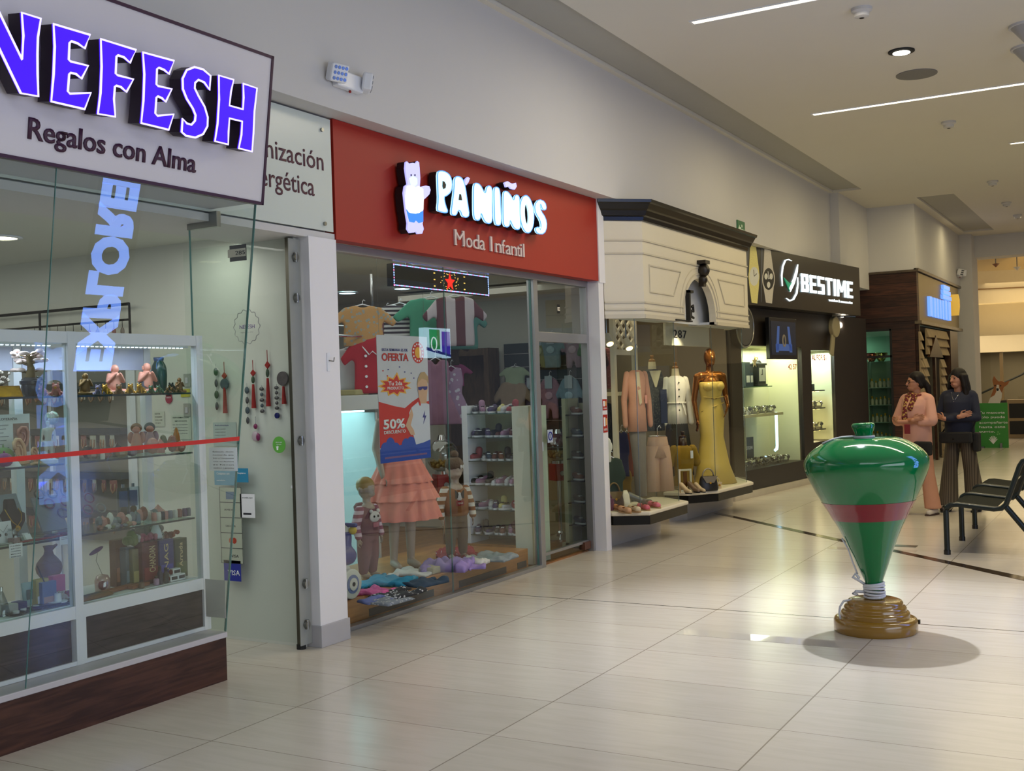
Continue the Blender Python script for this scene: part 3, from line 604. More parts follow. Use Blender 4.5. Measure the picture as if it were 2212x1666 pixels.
def buddha(p, h, label, m, name='buddha_figurine', robe=None):
    t = thing(name, label, 'figurine', T(*p) @ RZ(TOCAM(p)+.5)); s = h/1.0; b = MB()
    b.cap((0, .02*s, .28*s), (0, 0, .60*s), .21*s, .17*s).ell((0, -.02*s, .86*s), (.13*s, .14*s, .15*s)).cap((0, 0, .62*s), (0, 0, .80*s), .09*s)
    for q in (-1, 1):
        b.cap((q*.12*s, 0, .10*s), (q*.36*s, -.14*s, .09*s), .10*s, .085*s).cap((q*.36*s, -.14*s, .085*s), (-q*.05*s, -.26*s, .08*s), .08*s, .06*s)
        b.cap((q*.20*s, 0, .66*s), (q*.30*s, -.05*s, .42*s), .075*s, .06*s).cap((q*.30*s, -.05*s, .42*s), (q*.06*s, -.24*s, .70*s), .055*s, .04*s)
    b.ell((0, .02*s, .06*s), (.30*s, .2*s, .075*s))
    b.build('body', m, t, voxel=.035*s, sm=2)
    for q in (-1, 1): MB().ell((q*.125*s, .0, .84*s), (.03*s, .035*s, .07*s)).build('ear', m, t, smooth=True)
    MB().loft([(0, .03*s, .12*s, .25*s, .2*s), (0, .04*s, .4*s, .23*s, .19*s), (-.02*s, .05*s, .66*s, .19*s, .12*s)], 18).build('robe', robe or m, t, smooth=True)
    return t
def frog(p, h, label, m):
    t = thing('frog_figurine', label, 'figurine', T(*p) @ RZ(TOCAM(p)+rnd.uniform(-.6, .6))); s = h; b = MB()
    b.cap((0, .25*s, .28*s), (0, -.18*s, .52*s), .30*s, .24*s).ell((0, -.30*s, .66*s), (.26*s, .24*s, .17*s))
    for q in (-1, 1): b.cap((q*.22*s, .22*s, .2*s), (q*.48*s, -.05*s, .14*s), .14*s, .10*s).cap((q*.2*s, -.25*s, .4*s), (q*.26*s, -.36*s, .05*s), .08*s, .06*s).cap((q*.46*s, -.05*s, .08*s), (q*.42*s, -.35*s, .05*s), .07*s, .05*s)
    b.build('body', m, t, voxel=.05*s, sm=2)
    for q in (-1, 1): MB().ell((q*.15*s, -.30*s, .84*s), .085*s).build('eye', m, t, smooth=True)
    MB().cyl((0, -.52*s, .58*s), (0, -.60*s, .56*s), .08*s).build('coin', goldm, t)
    return t
olive = mat('olive_brown_resin', (116, 88, 40), .4, .3, var=.3, scale=50); lil = mat('lilac_grey_resin', (140, 130, 160), .4, var=.1)
P = on(1, 185, -5.0); buddha(P, .12, 'round-bellied brown figurine beside the white middle post on the top shelf', olive, 'seated_figurine')
P = on(1, 214, -4.90); frog(P, .06, 'small lilac-grey figurine sitting beside the brown round-bellied one', lil)
P = on(1, 249, -5.10); buddha(P, .17, 'pink praying figurine right beside the brown round-bellied one on the top shelf', skin_pink)
P = on(1, 318, -5.10); buddha(P, .18, 'pink praying figurine next to the dark green bottle on the top shelf', skin_pink, robe=mat('slate_robe', (88, 96, 112), .5))
for x, lab in ((230, 'first golden toad of three on the top shelf'), (281, 'second golden toad of three on the top shelf'), (305, 'third golden toad of three, nearest the green toads')):
    frog(on(1, x, -4.87), .062, lab, goldm)
frog(on(1, 257, -4.885), .062, 'brown toad between the first two golden toads', mat('brown_resin', (134, 92, 50), .4, var=.2))
for x, lab in ((327, 'green glass toad beside the third golden toad'), (345, 'second green glass toad in front of the dark bottle')): frog(on(1, x, -4.875), .05, lab, mat('green_glass_paste', (36, 100, 66), .2, var=.3, scale=40))
for x, lab in ((362, 'first of three small bronze toads at the shelf end'), (374, 'second of three small bronze toads at the shelf end'), (386, 'third of three small bronze toads at the shelf end')): frog(on(1, x, -4.875), .038, lab, bronze)
P = on(1, 345, -5.12); t = thing('bottle_vase', 'tall dark green bottle vase with a blue rim on the top shelf', 'vase', T(*P)); k = .215
MB().lathe([(.0, 0), (.036, 0), (.041, .02), (.046, .5*k), (.044, .68*k), (.039, .78*k), (.027, .88*k), (.026, .90*k), (.0, .90*k)], 24).build('body', mat('bottle_green_glaze', (10, 52, 44), .3, var=.3, scale=30), t, smooth=True, ang=1)
MB().lathe([(.026, .90*k), (.029, .93*k), (.031, k), (.026, k), (.022, .93*k)], 24, close=False).build('rim', mat('blue_grey_glaze', (54, 76, 110), .3), t, smooth=True)
P = on(1, 388, -5.0); buddha(P, .09, 'small bronze seated figurine at the far end of the top shelf', bronze, 'seated_figurine')
P = on(1, 374, -5.12); frog(P, .07, 'black animal figurine between the green bottle and bronze figure', M_DARK)
# bonsai, ingot plaque, pearl tree, rose figures
P = on(1, 66, -4.98); t = thing('gem_bonsai', 'pale pink stone-leaf bonsai in a dark blue pot on the top shelf', 'bonsai', T(*P) @ RZ(TOCAM(P)) @ Matrix.Scale(.64, 4))
MB().lathe([(0, 0), (.045, 0), (.062, .03), (.070, .07), (.066, .095), (.078, .10), (.080, .125), (.07, .13), (.0, .122)], 24).build('pot', mat('dark_blue_glaze', (24, 34, 50), .25), t, smooth=True, ang=.8)
MB().ell((0, 0, .13), (.065, .06, .03)).build('soil', M_DARK, t, smooth=True)
tr = MB().cap((0, 0, .12), (.01, 0, .22), .042, .030).cap((.01, 0, .22), (-.01, .0, .33), .028, .016)
lf = MB(); r_ = random.Random(4)
for i in range(30):
    z = r_.choice((.215, .235, .275, .29, .325, .345, .365, .385)); a = r_.uniform(0, 2*PI); q = r_.uniform(.05, .125)*(1.15-.9*(z-.2)); e = Vector((q*math.cos(a), .5*q*math.sin(a), z))
    tr.cap((0, 0, z-.03), e*.9+Vector((0, 0, z*.1-.006)), .006, .003, 6); lf.ell(e, (.046, .026, .016), R=Matrix.Rotation(r_.uniform(0, PI), 4, 'Z') @ RX(r_.uniform(-.5, .5)), n=8, k=5)
tr.build('trunk', mat('moss_brown_bark', (92, 76, 40), .8, var=.3, scale=40), t, smooth=True); lf.build('leaves', mat('pale_pink_quartz', (222, 198, 192), .35, var=.06), t, smooth=True)
P = on(1, 30, -4.86); t = thing('gold_plaque', 'slanted golden embossed plaque in front of the bonsai', 'plaque', F(P, (0, 1, 0), (-.35, 0, .8))); MB().box(-.16, .05, 0, .058, -.008, 0).build('plate', mat('gold_foil', (214, 168, 30), .22, .9, var=.35, scale=25, bump=.6), t); MB().tube([(-.16, 0, .001), (.05, 0, .001), (.05, .058, .001), (-.16, .058, .001)], .0025, 5, closed=True).build('rim', goldm, t)
P = on(1, 0, -5.06); t = thing('pearl_tree', 'small wire tree with pearl blossoms beside the bonsai', 'ornament', T(*P) @ Matrix.Scale(.72, 4)); b = MB().cap((0, 0, .0), (0, 0, .08), .018, .010); q = MB()
for i in range(34):
    a = r_.uniform(0, 2*PI); rr = r_.uniform(.02, .075); e = Vector((rr*math.cos(a), rr*math.sin(a), r_.uniform(.10, .185))); b.cap((0, 0, .07), e, .003, .002, 5); q.ell(e, .0095, n=7, k=5)
b.build('trunk', mat('dark_brown_bark', (58, 40, 30), .8), t, smooth=True); q.build('blossom', mat('cream_pearl', (220, 206, 192), .3), t, smooth=True)
P = on(1, 118, -4.93)
for i, (dx, col, lab) in enumerate(((-.05, (150, 92, 88), 'dusty rose figurine right of the bonsai pot'), (.01, (168, 104, 96), 'taller dusty rose figurine in the middle of the rose trio'), (.065, (140, 84, 76), 'dusty rose figurine next to the white middle post'))):
    frog(P+Vector((.02*(i-1), dx*1.1, 0)), .065+.01*(i == 1), lab, mat('rose_resin_%s' % 'abc'[i], col, .5, var=.25, scale=40))
t = thing('artificial_plant', 'dark leafy sprig with a red rose behind the rose figurines', 'plant', T(*(P+Vector((-.15, 0, 0)))) @ Matrix.Scale(.62, 4)); q = MB()
for i in range(26):
    a = r_.uniform(0, 2*PI); q.ell((.05*math.cos(a)*r_.random(), .13*math.sin(a)*r_.random(), r_.uniform(.08, .17)), (.022, .012, .008), R=Matrix.Rotation(r_.uniform(0, 6), 4, 'Z') @ RX(r_.uniform(-1, 1)), n=7, k=4)
q.cap((0, 0, 0), (0, 0, .12), .006); q.build('leaves', mat('dark_leaf_green', (32, 46, 38), .5, var=.2), t, smooth=True); MB().ell((.03, -.07, .14), .02).build('rose', mat('deep_red_petal', (130, 34, 48), .5), t, smooth=True)
# second shelf left: therapy poster, ears, figure, mirror ball
P = on(2, 30, -5.05, 960); t = thing('therapy_poster', 'white ear therapy poster with a drawn ear standing on the second shelf', 'poster', F(P+Vector((0, -.165, .010))) @ Matrix.Scale(.74, 4))
MB().box(0, .36, 0, .335, -.008, 0).build('board', M_PAPER, t); text('heading', 'AURICULOTERAPIA', T(.02, .295, 0), .018, M_INK, t, .001, .24)
for i in range(9): MB().box(.03, .19-.02*(i % 3), .26-.026*i, .264-.026*i, 0, .0008).build('text_line', mat('grey_ink', (120, 120, 128), .7), t)
MB().box(.225, .35, .07, .27, 0, .001).build('picture', mat('dusky_photo', (150, 120, 110), .6), t)
def ear(M, s, m):
    t_ = MB(M); t_.tube([(s*x, s*y, .01) for x, y in ((-.1, -.45), (.1, -.5), (.22, -.3), (.3, 0), (.32, .25), (.2, .45), (-.02, .48), (-.2, .35), (-.24, .1))], [s*.07]*9, 8); t_.prism([(s*x, s*y) for x, y in ((-.12, -.42), (.1, -.46), (.24, -.2), (.3, .2), (.15, .42), (-.05, .42), (-.2, .25), (-.2, -.1))], 0, .006); t_.tube([(s*x, s*y, .012) for x, y in ((-.12, -.15), (.08, -.2), (.16, .05), (.08, .22), (-.1, .25))], s*.045, 7); return t_
ear(T(.288, .17, .001), .15, 0).build('drawn_ear', mat('drawn_ear_pink', (196, 132, 116), .6), t, smooth=True)
M_EAR = mat('flesh_silicone', (220, 172, 134), .5, var=.05)
P = on(2, 47, -4.93, 985); t = thing('ear_model', 'large flesh-coloured rubber ear model on the second shelf', 'ear model', T(*P) @ RZ(PI/2+.3) @ RX(PI/2-.25) @ Matrix.Scale(.76, 4) @ T(0, .092, 0)); ear(I4, .175, 0).build('ear', M_EAR, t, smooth=True); MB().box(-.05, .05, -.09, -.07, -.02, .03).build('stand', M_EAR, t, bevel=.004)
P = on(2, 78, -4.90, 985); t = thing('ear_model', 'small flesh-coloured rubber ear model beside the larger one', 'ear model', T(*P) @ RZ(PI/2+.3) @ RX(PI/2-.25) @ Matrix.Scale(.8, 4) @ T(0, .056, 0)); ear(I4, .105, 0).build('ear', M_EAR, t, smooth=True); MB().box(-.03, .03, -.055, -.04, -.02, .02).build('stand', M_EAR, t, bevel=.004)
P = on(2, 106, -4.93, 985); t = thing('acupuncture_figure', 'white standing acupuncture figure on a small base on the second shelf', 'figurine', T(*P) @ RZ(TOCAM(P)+.3)); s = .2; b = MB(); wm = mat('white_figure_plastic', (206, 206, 204), .45)
MB().lathe([(.0, 0), (.045, 0), (.045, .018), (.035, .022), (0, .022)], 20).build('base', wm, t, smooth=True, ang=.7)
b.cap((0, 0, .50*s+.02), (0, 0, .72*s+.02), .085*s, .10*s).cap((-.09*s, 0, .76*s+.02), (.09*s, 0, .76*s+.02), .055*s).ell((0, 0, .93*s+.02), (.055*s, .065*s, .075*s)).cap((0, 0, .78*s+.02), (0, 0, .9*s+.02), .035*s)
for q in (-1, 1): b.cap((q*.055*s, 0, .46*s+.02), (q*.07*s, 0, .03*s+.02), .065*s, .035*s).cap((q*.14*s, 0, .76*s+.02), (q*.19*s, 0, .40*s+.02), .04*s, .028*s).cap((q*.19*s, 0, .40*s+.02), (q*.195*s, -.01, .33*s+.02), .022*s, .015*s).cap((q*.07*s, 0, .03*s+.02), (q*.08*s, -.06*s, .02*s+.02), .03*s, .02*s)
b.build('body', wm, t, voxel=.0045, sm=2)
P = at(112, 903, X=-4.96); t = thing('mirror_ball', 'small silver mirror ball hanging above the white figure', 'mirror ball', T(*P)); MB().ell((0, 0, 0), .036, n=20, k=14).build('ball', mat('mirror_facets', (220, 222, 224), .08, 1.0, var=.5, scale=160, bump=.5), t); MB().cyl((0, 0, .035), (0, 0, SH[1]-.01-P.z), .0015).build('wire', M_STEEL, t)
for i, (x, col, lab, s) in enumerate(((8, (96, 132, 70), 'green lump-shaped candle at the shelf edge beside the ear model', .06), (10, (130, 40, 120), 'purple bag-shaped candle in front of the green one', .045))):
    P = on(2, x, -4.98+.1*i, 985); tag(MB(T(*P)).ell((0, 0, s*.8), (s*.7, s, s*.8)).cyl((0, 0, s*1.5), (0, 0, s*1.8), .004).build('candle', mat('wax_%d' % i, col, .4, var=.2), smooth=True), lab, 'candle')
P = on(2, 28, -4.86, 985); tag(MB(T(*P) @ RZ(PI/2)).add([(-.04, 0, 0), (.05, 0, 0), (.045, .03, .035), (-.045, .03, .035), (-.04, .004, 0), (.05, .004, 0), (.045, .034, .035), (-.045, .034, .035)], [(0, 1, 2, 3), (7, 6, 5, 4), (0, 4, 5, 1), (3, 2, 6, 7), (0, 3, 7, 4), (1, 5, 6, 2)]).build('price_card', M_PAPER), 'blank white price card leaning in front of the ear models', 'card')
# crystals and carved stones
def crystal(p, h, w, m, label, kind, rz=0):
    t = MB(T(*p) @ RZ(rz))
    if kind == 'point': t.lathe([(w*.5, 0), (w*.55, h*.1), (w*.45, h*.68), (.001, h)], 6)
    elif kind == 'slab': t.prism([(-w*.5, 0), (w*.5, 0), (w*.55, h*.45), (w*.32, h*.85), (.05*w, h), (-w*.3, h*.8), (-w*.52, h*.4)], -w*.12, w*.12, RX(PI/2))
    elif kind == 'bullet': t.lathe([(0, 0), (w*.46, 0), (w*.5, h*.3), (w*.42, h*.62), (w*.22, h*.9), (.0, h)], 14)
    elif kind == 'drum': t.lathe([(0, 0), (w*.46, 0), (w*.5, h*.2), (w*.5, h*.75), (w*.4, h), (0, h)], 10)
    else: t.ell((0, 0, h*.5), (w*.5, w*.42, h*.5), n=7, k=5, R=None)
    o = t.build('crystal', m, smooth=kind in ('bullet', 'drum'), ang=.8); return tag(o, label, 'crystal', 'stones on the case shelves')
CR = {'grey': (128, 128, 136), 'lilac': (140, 126, 142), 'tan': (150, 122, 92), 'smoky': (104, 110, 112), 'amber': (178, 104, 24), 'rose': (196, 134, 122), 'teal': (60, 96, 96), 'russet': (130, 70, 44), 'black': (30, 28, 30), 'white': (214, 208, 200), 'plum': (92, 70, 96), 'moss': (86, 96, 56)}
def stone(n): return mat('%s_stone' % n, CR[n], .25, var=.18, scale=35)
for x, X, h, w, n, k, lab in ((190, -4.98, .075, .06, 'black', 'lump', 'black lump stone next to the middle post on the second shelf'), (214, -5.06, .10, .10, 'grey', 'slab', 'broad grey stone slab standing on the second shelf'), (240, -5.07, .09, .08, 'tan', 'slab', 'tan stone slab next to the broad grey one'),
    (254, -4.95, .08, .05, 'black', 'point', 'small black stone point before the lilac slab'), (276, -5.03, .12, .11, 'lilac', 'slab', 'large lilac stone slab, tallest on the second shelf'), (306, -5.03, .10, .10, 'smoky', 'slab', 'smoky grey slab beside the large lilac one'),
    (330, -4.93, .095, .075, 'rose', 'lump', 'large rose quartz lump near the shelf end'), (347, -4.97, .085, .045, 'rose', 'point', 'rose quartz point beside the large rose lump'), (372, -4.95, .10, .06, 'russet', 'lump', 'russet stone between the rose point and the amber obelisk'),
    (382, -4.99, .145, .045, 'amber', 'bullet', 'tall amber obelisk at the far end of the second shelf'), (392, -4.88, .07, .05, 'rose', 'lump', 'rose stone in front of the amber obelisk'), (353, -5.12, .10, .05, 'moss', 'lump', 'mossy stone behind the rose point'),
    (200, -4.9, .05, .06, 'tan', 'lump', 'low tan pebble at the front edge next to the middle post'), (230, -4.88, .045, .06, 'russet', 'lump', 'low russet pebble at the front edge of the second shelf'), (262, -4.88, .05, .07, 'tan', 'lump', 'low tan pebble in front of the lilac slab'), (285, -4.88, .045, .06, 'plum', 'lump', 'low plum pebble in front of the smoky slab'), (222, -4.86, .055, .026, 'white', 'bullet', 'small white candle-shaped stone at the front edge')):
    crystal(on(2, x, X, 980), h, w, stone(n), lab, k, TOCAM(at(x, 980, X=X)))
for x, c1, c2, lab in ((296, (176, 120, 96), (130, 90, 60), 'pink angel figurine with brown hair above the lilac slab'), (325, (150, 116, 124), (60, 74, 78), 'pink angel figurine with blue-green hair near the shelf end')):
    P = on(2, x, -5.14, 970); t = thing('angel_figurine', lab, 'figurine', T(*P) @ RZ(TOCAM(P))); MB().lathe([(0, 0), (.035, 0), (.034, .05), (.022, .10), (.014, .12), (0, .12)], 16).build('gown', mat('gown_%d' % x, c1, .5, var=.15), t, smooth=True); MB().ell((0, 0, .14), .025).build('head', skin_pink, t, smooth=True); MB().ell((0, .008, .147), (.032, .028, .029)).build('hair', mat('hair_%d' % x, c2, .6, var=.2), t, smooth=True)
    for q in (-1, 1): MB().ell((q*.03, .02, .09), (.02, .008, .035)).build('wing', MATS['gown_%d' % x], t, smooth=True)
r_ = random.Random(11); names = ['russet', 'tan', 'grey', 'black', 'rose', 'plum', 'white', 'teal', 'smoky', 'moss']; n_ = 0
for x in range(214, 352, 8):
    n = names[(x*7) % 10]; crystal(on(3, x, -5.0 if x % 16 else -5.1, 1130), r_.uniform(.045, .085), r_.uniform(.04, .06), stone(n), f'{n} rough stone, {ORD[n_]} from the middle post in the back row of the third shelf', 'lump' if x % 3 else 'point', r_.uniform(0, 3)); n_ += 1
for i, (x, n) in enumerate(((333, 'rose'), (343, 'white'), (351, 'black'), (358, 'rose'), (368, 'grey'), (379, 'white'), (388, 'russet'), (399, 'plum'), (407, 'smoky'))):
    crystal(on(3, x, -4.93, 1130), .048, .030, stone(n), f'{n} drum-shaped stone, {ORD[i]} of the row at the end of the third shelf', 'drum')
for i, x in enumerate(range(216, 300, 9)):
    n = names[(i*3) % 10]; crystal(on(3, x, -4.87, 1150), r_.uniform(.02, .032), r_.uniform(.035, .05), stone(n), f'flat {n} pebble, {ORD[i]} from the middle post along the front edge of the third shelf', 'lump')
for x, lab in ((268, 'clear upright picture block with blue glow inside on the third shelf'), (289, 'clear upright picture block nearer the shelf end')):
    P = on(3, x, -5.13, 1130); t = thing('photo_block', lab, 'picture block', T(*P) @ RZ(TOCAM(P)+.2)); MB().box(-.036, .036, -.014, .014, 0, .19).build('case', glass('clear_acrylic', (224, 232, 236), .7, .05), t, bevel=.006); MB().box(-.024, .024, -.004, .004, .08, .17).build('picture', mat('blue_violet_picture', (96, 104, 150), .4, var=.4, scale=30), t); MB().prism([(-.018, .01), (.018, .01), (.018, .07), (0, .09), (-.018, .07)], -.003, .003, RX(PI/2)).build('arch', mat('ochre_arch', (120, 92, 60), .5), t); MB().cyl((0, 0, .19), (0, 0, .21), .010).build('stopper', M_CHROME, t)
# third shelf left: bust, cards, bracelet board, beads
P = on(3, 30, -4.97, 1130); t = thing('necklace_bust', 'black velvet necklace bust with a gold pendant on the third shelf', 'jewellery stand', T(*P) @ RZ(TOCAM(P)+.55) @ Matrix.Scale(.8, 4)); M_VEL = mat('black_velvet', (26, 22, 20), .95)
MB().loft([(0, 0, 0, .05, .04), (0, 0, .015, .05, .04), (0, 0, .02, .028, .022), (0, 0, .05, .022, .018), (0, -.015, .075, .04, .022, 0), (0, -.01, .13, .075, .028), (0, .01, .17, .085, .03), (0, .03, .20, .045, .03), (0, .04, .25, .036, .03), (0, .04, .265, .03, .025)], 22).build('bust', M_VEL, t, smooth=True)
MB().tube([(-.045, .015, .205), (-.045, -.02, .17), (-.03, -.038, .13), (0, -.045, .10), (.03, -.038, .13), (.045, -.02, .17), (.045, .015, .205)], .003, 5).cyl((0, -.046, .085), (0, -.05, .085), .018, n=16).build('necklace', goldm, t, smooth=True, ang=.7)
P = on(3, 14, -4.9, 1150); t = thing('earring_card', 'white jewellery card with a thin necklace beside the black bust', 'card', F(P+Vector((0, -.05, 0)), (0, 1, 0), (-.15, 0, 1))); MB().box(0, .09, 0, .115, -.003, 0).build('card', M_PAPER, t); MB().tube([(.015, .09, .001), (.04, .062, .001), (.07, .095, .001)], .0008, 4).ell((.02, .05, .001), (.008, .008, .002)).ell((.055, .05, .001), (.008, .008, .002)).build('necklace', pew, t)
B0 = on(3, 150, -5.15, 1130); MBd = F(Vector((-5.12, 3.44, .94)), (0, 1, 0), (-.25, 0, .5)) 
bo = thing('bracelet_board', 'sloping grey felt board displaying bracelets on the third shelf', 'display board', MBd); MB().box(0, .42, 0, .235, -.012, 0).build('board', mat('grey_felt', (128, 128, 136), .9), bo)
MB().box(.50, .66, 0, .2, -.012, 0).build('board_wing', MATS['grey_felt'], bo)
red_b, blk_b, pur_b, gry_b = mat('oxblood_beads', (104, 34, 44), .4, var=.3, scale=120), mat('black_beads', (30, 30, 34), .35, var=.3, scale=120), mat('purple_beads', (76, 62, 92), .4, var=.3, scale=120), mat('silver_grey_beads', (128, 126, 130), .35, var=.3, scale=120)
for i, (x, y, m, gap, lab) in enumerate(((85, 1068, blk_b, 1, 'black open bangle at the corner of the grey board'), (113, 1066, blk_b, 1, 'middle black open bangle in the top row of the board'), (142, 1062, blk_b, 1, 'black open bangle at the middle post on the board'), (107, 1088, red_b, 0, 'oxblood bead bracelet below the middle black bangle'), (141, 1083, red_b, 0, 'oxblood bead bracelet by the middle post on the board'), (136, 1108, pur_b, 0, 'purple bead bracelet in the bottom row of the board'), (193, 1076, red_b, 0, 'oxblood bead bracelet right past the middle post'), (190, 1101, red_b, 0, 'lower oxblood bracelet past the middle post'), (218, 1098, gry_b, 0, 'grey striped bangle past the middle post'))):
    u, v = uv(x, y, MBd, .008); pts = [(u+.029*math.cos(a), v+.027*math.sin(a), .008) for a in (np.linspace(2.2, 2.2+2*PI*.86, 20) if gap else np.linspace(0, 2*PI, 25)[:-1])]
    tag(MB(MBd).tube(pts, .0048, 6, closed=not gap).build('bracelet', m, smooth=True), lab, 'bracelet', 'bracelets on the grey board')
for i, (x, X, m, lab) in enumerate(((112, -4.93, pur_b, 'purple bead bracelet lying flat on the third shelf'), (136, -4.93, red_b, 'oxblood bead bracelet lying flat near the middle post'), (12, -4.9, mat('clear_beads', (170, 166, 160), .2, var=.3, scale=90), 'pile of clear beads in front of the jewellery card'))):
    P = on(3, x, X, 1150); tag(MB(T(*P)).tube([(.036*math.cos(a), .034*math.sin(a), .007) for a in np.linspace(0, 2*PI, 25)[:-1]], .0065, 6, closed=True).build('bracelet', m, smooth=True), lab, 'bracelet')
for i, x in enumerate((62, 70)):
    P = on(3, x-i*3, -4.93+.05*i, 1140); tag(MB(F(P+Vector((0, -.02, 0)), (0, 1, 0), (-.6, 0, .8))).box(0, .034, 0, .045, 0, .002).build('earring_card', M_PAPER), ['small blank earring card standing behind its twin', 'small blank earring card lying in front of its twin'][i], 'card')
P = on(3, 85, -4.865, 1165); t = thing('bead_strand', 'heap of dark red bead strands along the front edge of the third shelf', 'bead strand', T(*P)); b = MB(); r_ = random.Random(3)
for i in range(5): b.tube([(r_.uniform(-.01, .02), -.13+.027*j, .006+.004*r_.random()) for j in range(11)], .0045, 5)
b.build('beads', mat('dark_red_glass_beads', (130, 36, 38), .25, var=.4, scale=150), t, smooth=True)
P = on(3, 30, -4.88, 1140); t = thing('glass_jar', 'small clear jar beside the black bust', 'jar', T(*P)); MB().lathe([(0, 0), (.03, 0), (.034, .01), (.034, .055), (.026, .07), (.026, .078), (0, .078)], 20).build('jar', glass('jar_glass', (226, 232, 232), .9, .06), t, smooth=True, ang=.8); MB().cyl((0, 0, .003), (0, 0, .03), .028).build('contents', mat('dusty_rose_beads', (160, 110, 110), .5, var=.4, scale=120), t)
# notices hung on the shelf edges
def shelf_note(x0, y0, x1, y1, lab, lines):
    a = at(x0, y1, X=-4.835); b = at(x1, y0, X=-4.835); w, h = b.y-a.y, b.z-a.z
    sticker('shelf_notice', lab, 'notice', F(a), rect(w, h), M_PAPER, [(s, w*.12, h*(.80-.19*i), h*.08, M_INK, w*.74) for i, s in enumerate(lines)])
shelf_note(20, 1172, 48, 1207, 'white notice about bad energies hanging under the third shelf', ['PULSERAS', 'QUE TODO', 'CONTRA', 'MALAS', 'ENERGIAS'])
shelf_note(129, 1156, 155, 1178, 'small white notice hanging under the third shelf at the middle post', ['PULSERAS', 'ENERGETICAS'])
# deck: pitcher and remedies
P = on(4, 108, -5.10, 1280); t = thing('gift_box', 'white open box under the clay pitcher', 'box', T(*P) @ RZ(TOCAM(P))); MB().box(-.07, .07, -.05, .05, 0, .11).build('box', M_PAPER, t, bevel=.003); MB().box(-.066, .066, -.0515, -.05, .02, .09).build('label', mat('pink_print', (196, 96, 120), .6), t)
P = P+Vector((0, -.0, .111)); t = thing('clay_pitcher', 'brown clay pitcher with a spout standing on the white box', 'pitcher', T(*P) @ RZ(TOCAM(P)) @ Matrix.Scale(.86, 4)); m_ = mat('brown_clay', (124, 94, 80), .7, var=.08, scale=20)
MB().lathe([(0, 0), (.05, 0), (.072, .03), (.078, .06), (.072, .09), (.05, .12), (.03, .142), (.024, .165), (.028, .185), (.034, .195), (.029, .195), (.02, .165), (0, .15)], 28, close=False).build('body', m_, t, smooth=True); MB().cap((.02, 0, .18), (.045, 0, .198), .013, .008).build('spout', m_, t, smooth=True)
def product(k, x, X, w, d, h, m, lab, name='carton', lt=None, lm=None, yg=1290, rz=0, cat='box', side=True):
    P = on(k, x, X, yg); t = thing(name, lab, cat, T(*P) @ RZ(PI/2+rz)); MB().box(-w/2, w/2, -d/2, d/2, 0, h).build('carton', m, t, bevel=.002)
    MB().box(-w*.42, w*.42, -d/2-.0008, -d/2, h*.1, h*.4).build('label', lm or M_PAPER, t)
    if lt: text('title', lt, T(w*.1, -d/2-.001, h*.28) @ RX(PI/2) @ RZ(PI/2), w*.30, mat('cream_ink', (220, 196, 150), .6), t, .0006, h*.62, .01)
    return t
cy_ = lambda n, c, **k: mat(n, c, .5, var=.12, scale=20, **k)
product(4, 88, -4.95, .075, .04, .14, cy_('mustard_carton', (176, 160, 70)), 'yellow carton behind the blue and white packet')
product(4, 104, -4.92, .085, .03, .125, cy_('blue_cream_packet', (96, 112, 160)), 'blue packet with a round flower picture below the pitcher', lm=cy_('cream_flower', (190, 150, 140)))
product(4, 124, -4.97, .075, .04, .14, cy_('pink_bag', (204, 100, 140)), 'bright pink packet leaning right of the blue one', 'packet')
P = on(4, 60, -4.95, 1290); t = thing('cream_tube', 'pale blue cosmetic tube standing on its cap', 'tube', T(*P) @ RZ(PI/2)); MB().cyl((0, 0, 0), (0, 0, .02), .018).build('cap', M_WHITE, t); MB().loft([(0, 0, .02, .02, .02), (0, 0, .06, .026, .02), (0, 0, .135, .036, .004)], 18).build('tube', cy_('pale_blue_tube', (150, 178, 188)), t, smooth=True, ang=.8); MB().box(-.018, .018, -.021, -.019, .05, .1).build('label', cy_('leaf_label', (70, 90, 90)), t)
P = on(4, 32, -4.93, 1300); t = thing('tin', 'blue and white tin on the deck', 'tin', T(*P)); MB().box(-.03, .03, -.055, .0, 0, .05).build('tin', cy_('grey_white_print', (170, 172, 178)), t, bevel=.003); MB().box(-.0305, .0305, .0, .05, 0, .052).build('lid', cy_('royal_blue_print', (34, 40, 118)), t, bevel=.003)
P = on(4, 118, -4.89, 1300); t = thing('incense_dish', 'long black boat-shaped dish holding a white cone', 'dish', T(*P)); MB().loft([(0, 0, 0, .03, .09), (0, 0, .012, .045, .13), (0, 0, .02, .048, .135), (0, 0, .018, .04, .12)], 26).build('dish', M_BLACK, t, smooth=True, ang=1); MB().cyl((0, .02, .018), (0, .02, .06), .02, .016).cyl((0, .02, .016), (0, .02, .02), .05, n=24).build('holder', M_WHITE, t, smooth=True, ang=.7)
for i, (x, X, lab) in enumerate(((35, -4.87, 'low black saucer nearest the leaning glass joint'), (50, -4.90, 'dark blue saucer with pale rings behind the low one'), (78, -4.90, 'black saucer with a white centre next to the boat dish'))):
    P = on(4, x, X, 1330); t = thing('incense_saucer', lab, 'saucer', T(*P)); MB().lathe([(0, 0), (.03, 0), (.042, .010), (.045, .014), (.038, .012), (0, .006)], 22).build('saucer', mat('ink_blue_glaze', (26, 28, 52), .3) if i == 1 else M_BLACK, t, smooth=True); MB().cyl((0, 0, .006), (0, 0, .02), .016).build('insert', M_WHITE, t, smooth=True, ang=.7)
P = on(4, 96, -4.93, 1270); tag(MB().tube([P+Vector((0, .045, .03)), P+Vector((0, -.035, .21))], .0035, 6).build('incense_stick', M_DARK), 'thin dark stick leaning across the remedies below the pitcher', 'incense stick')
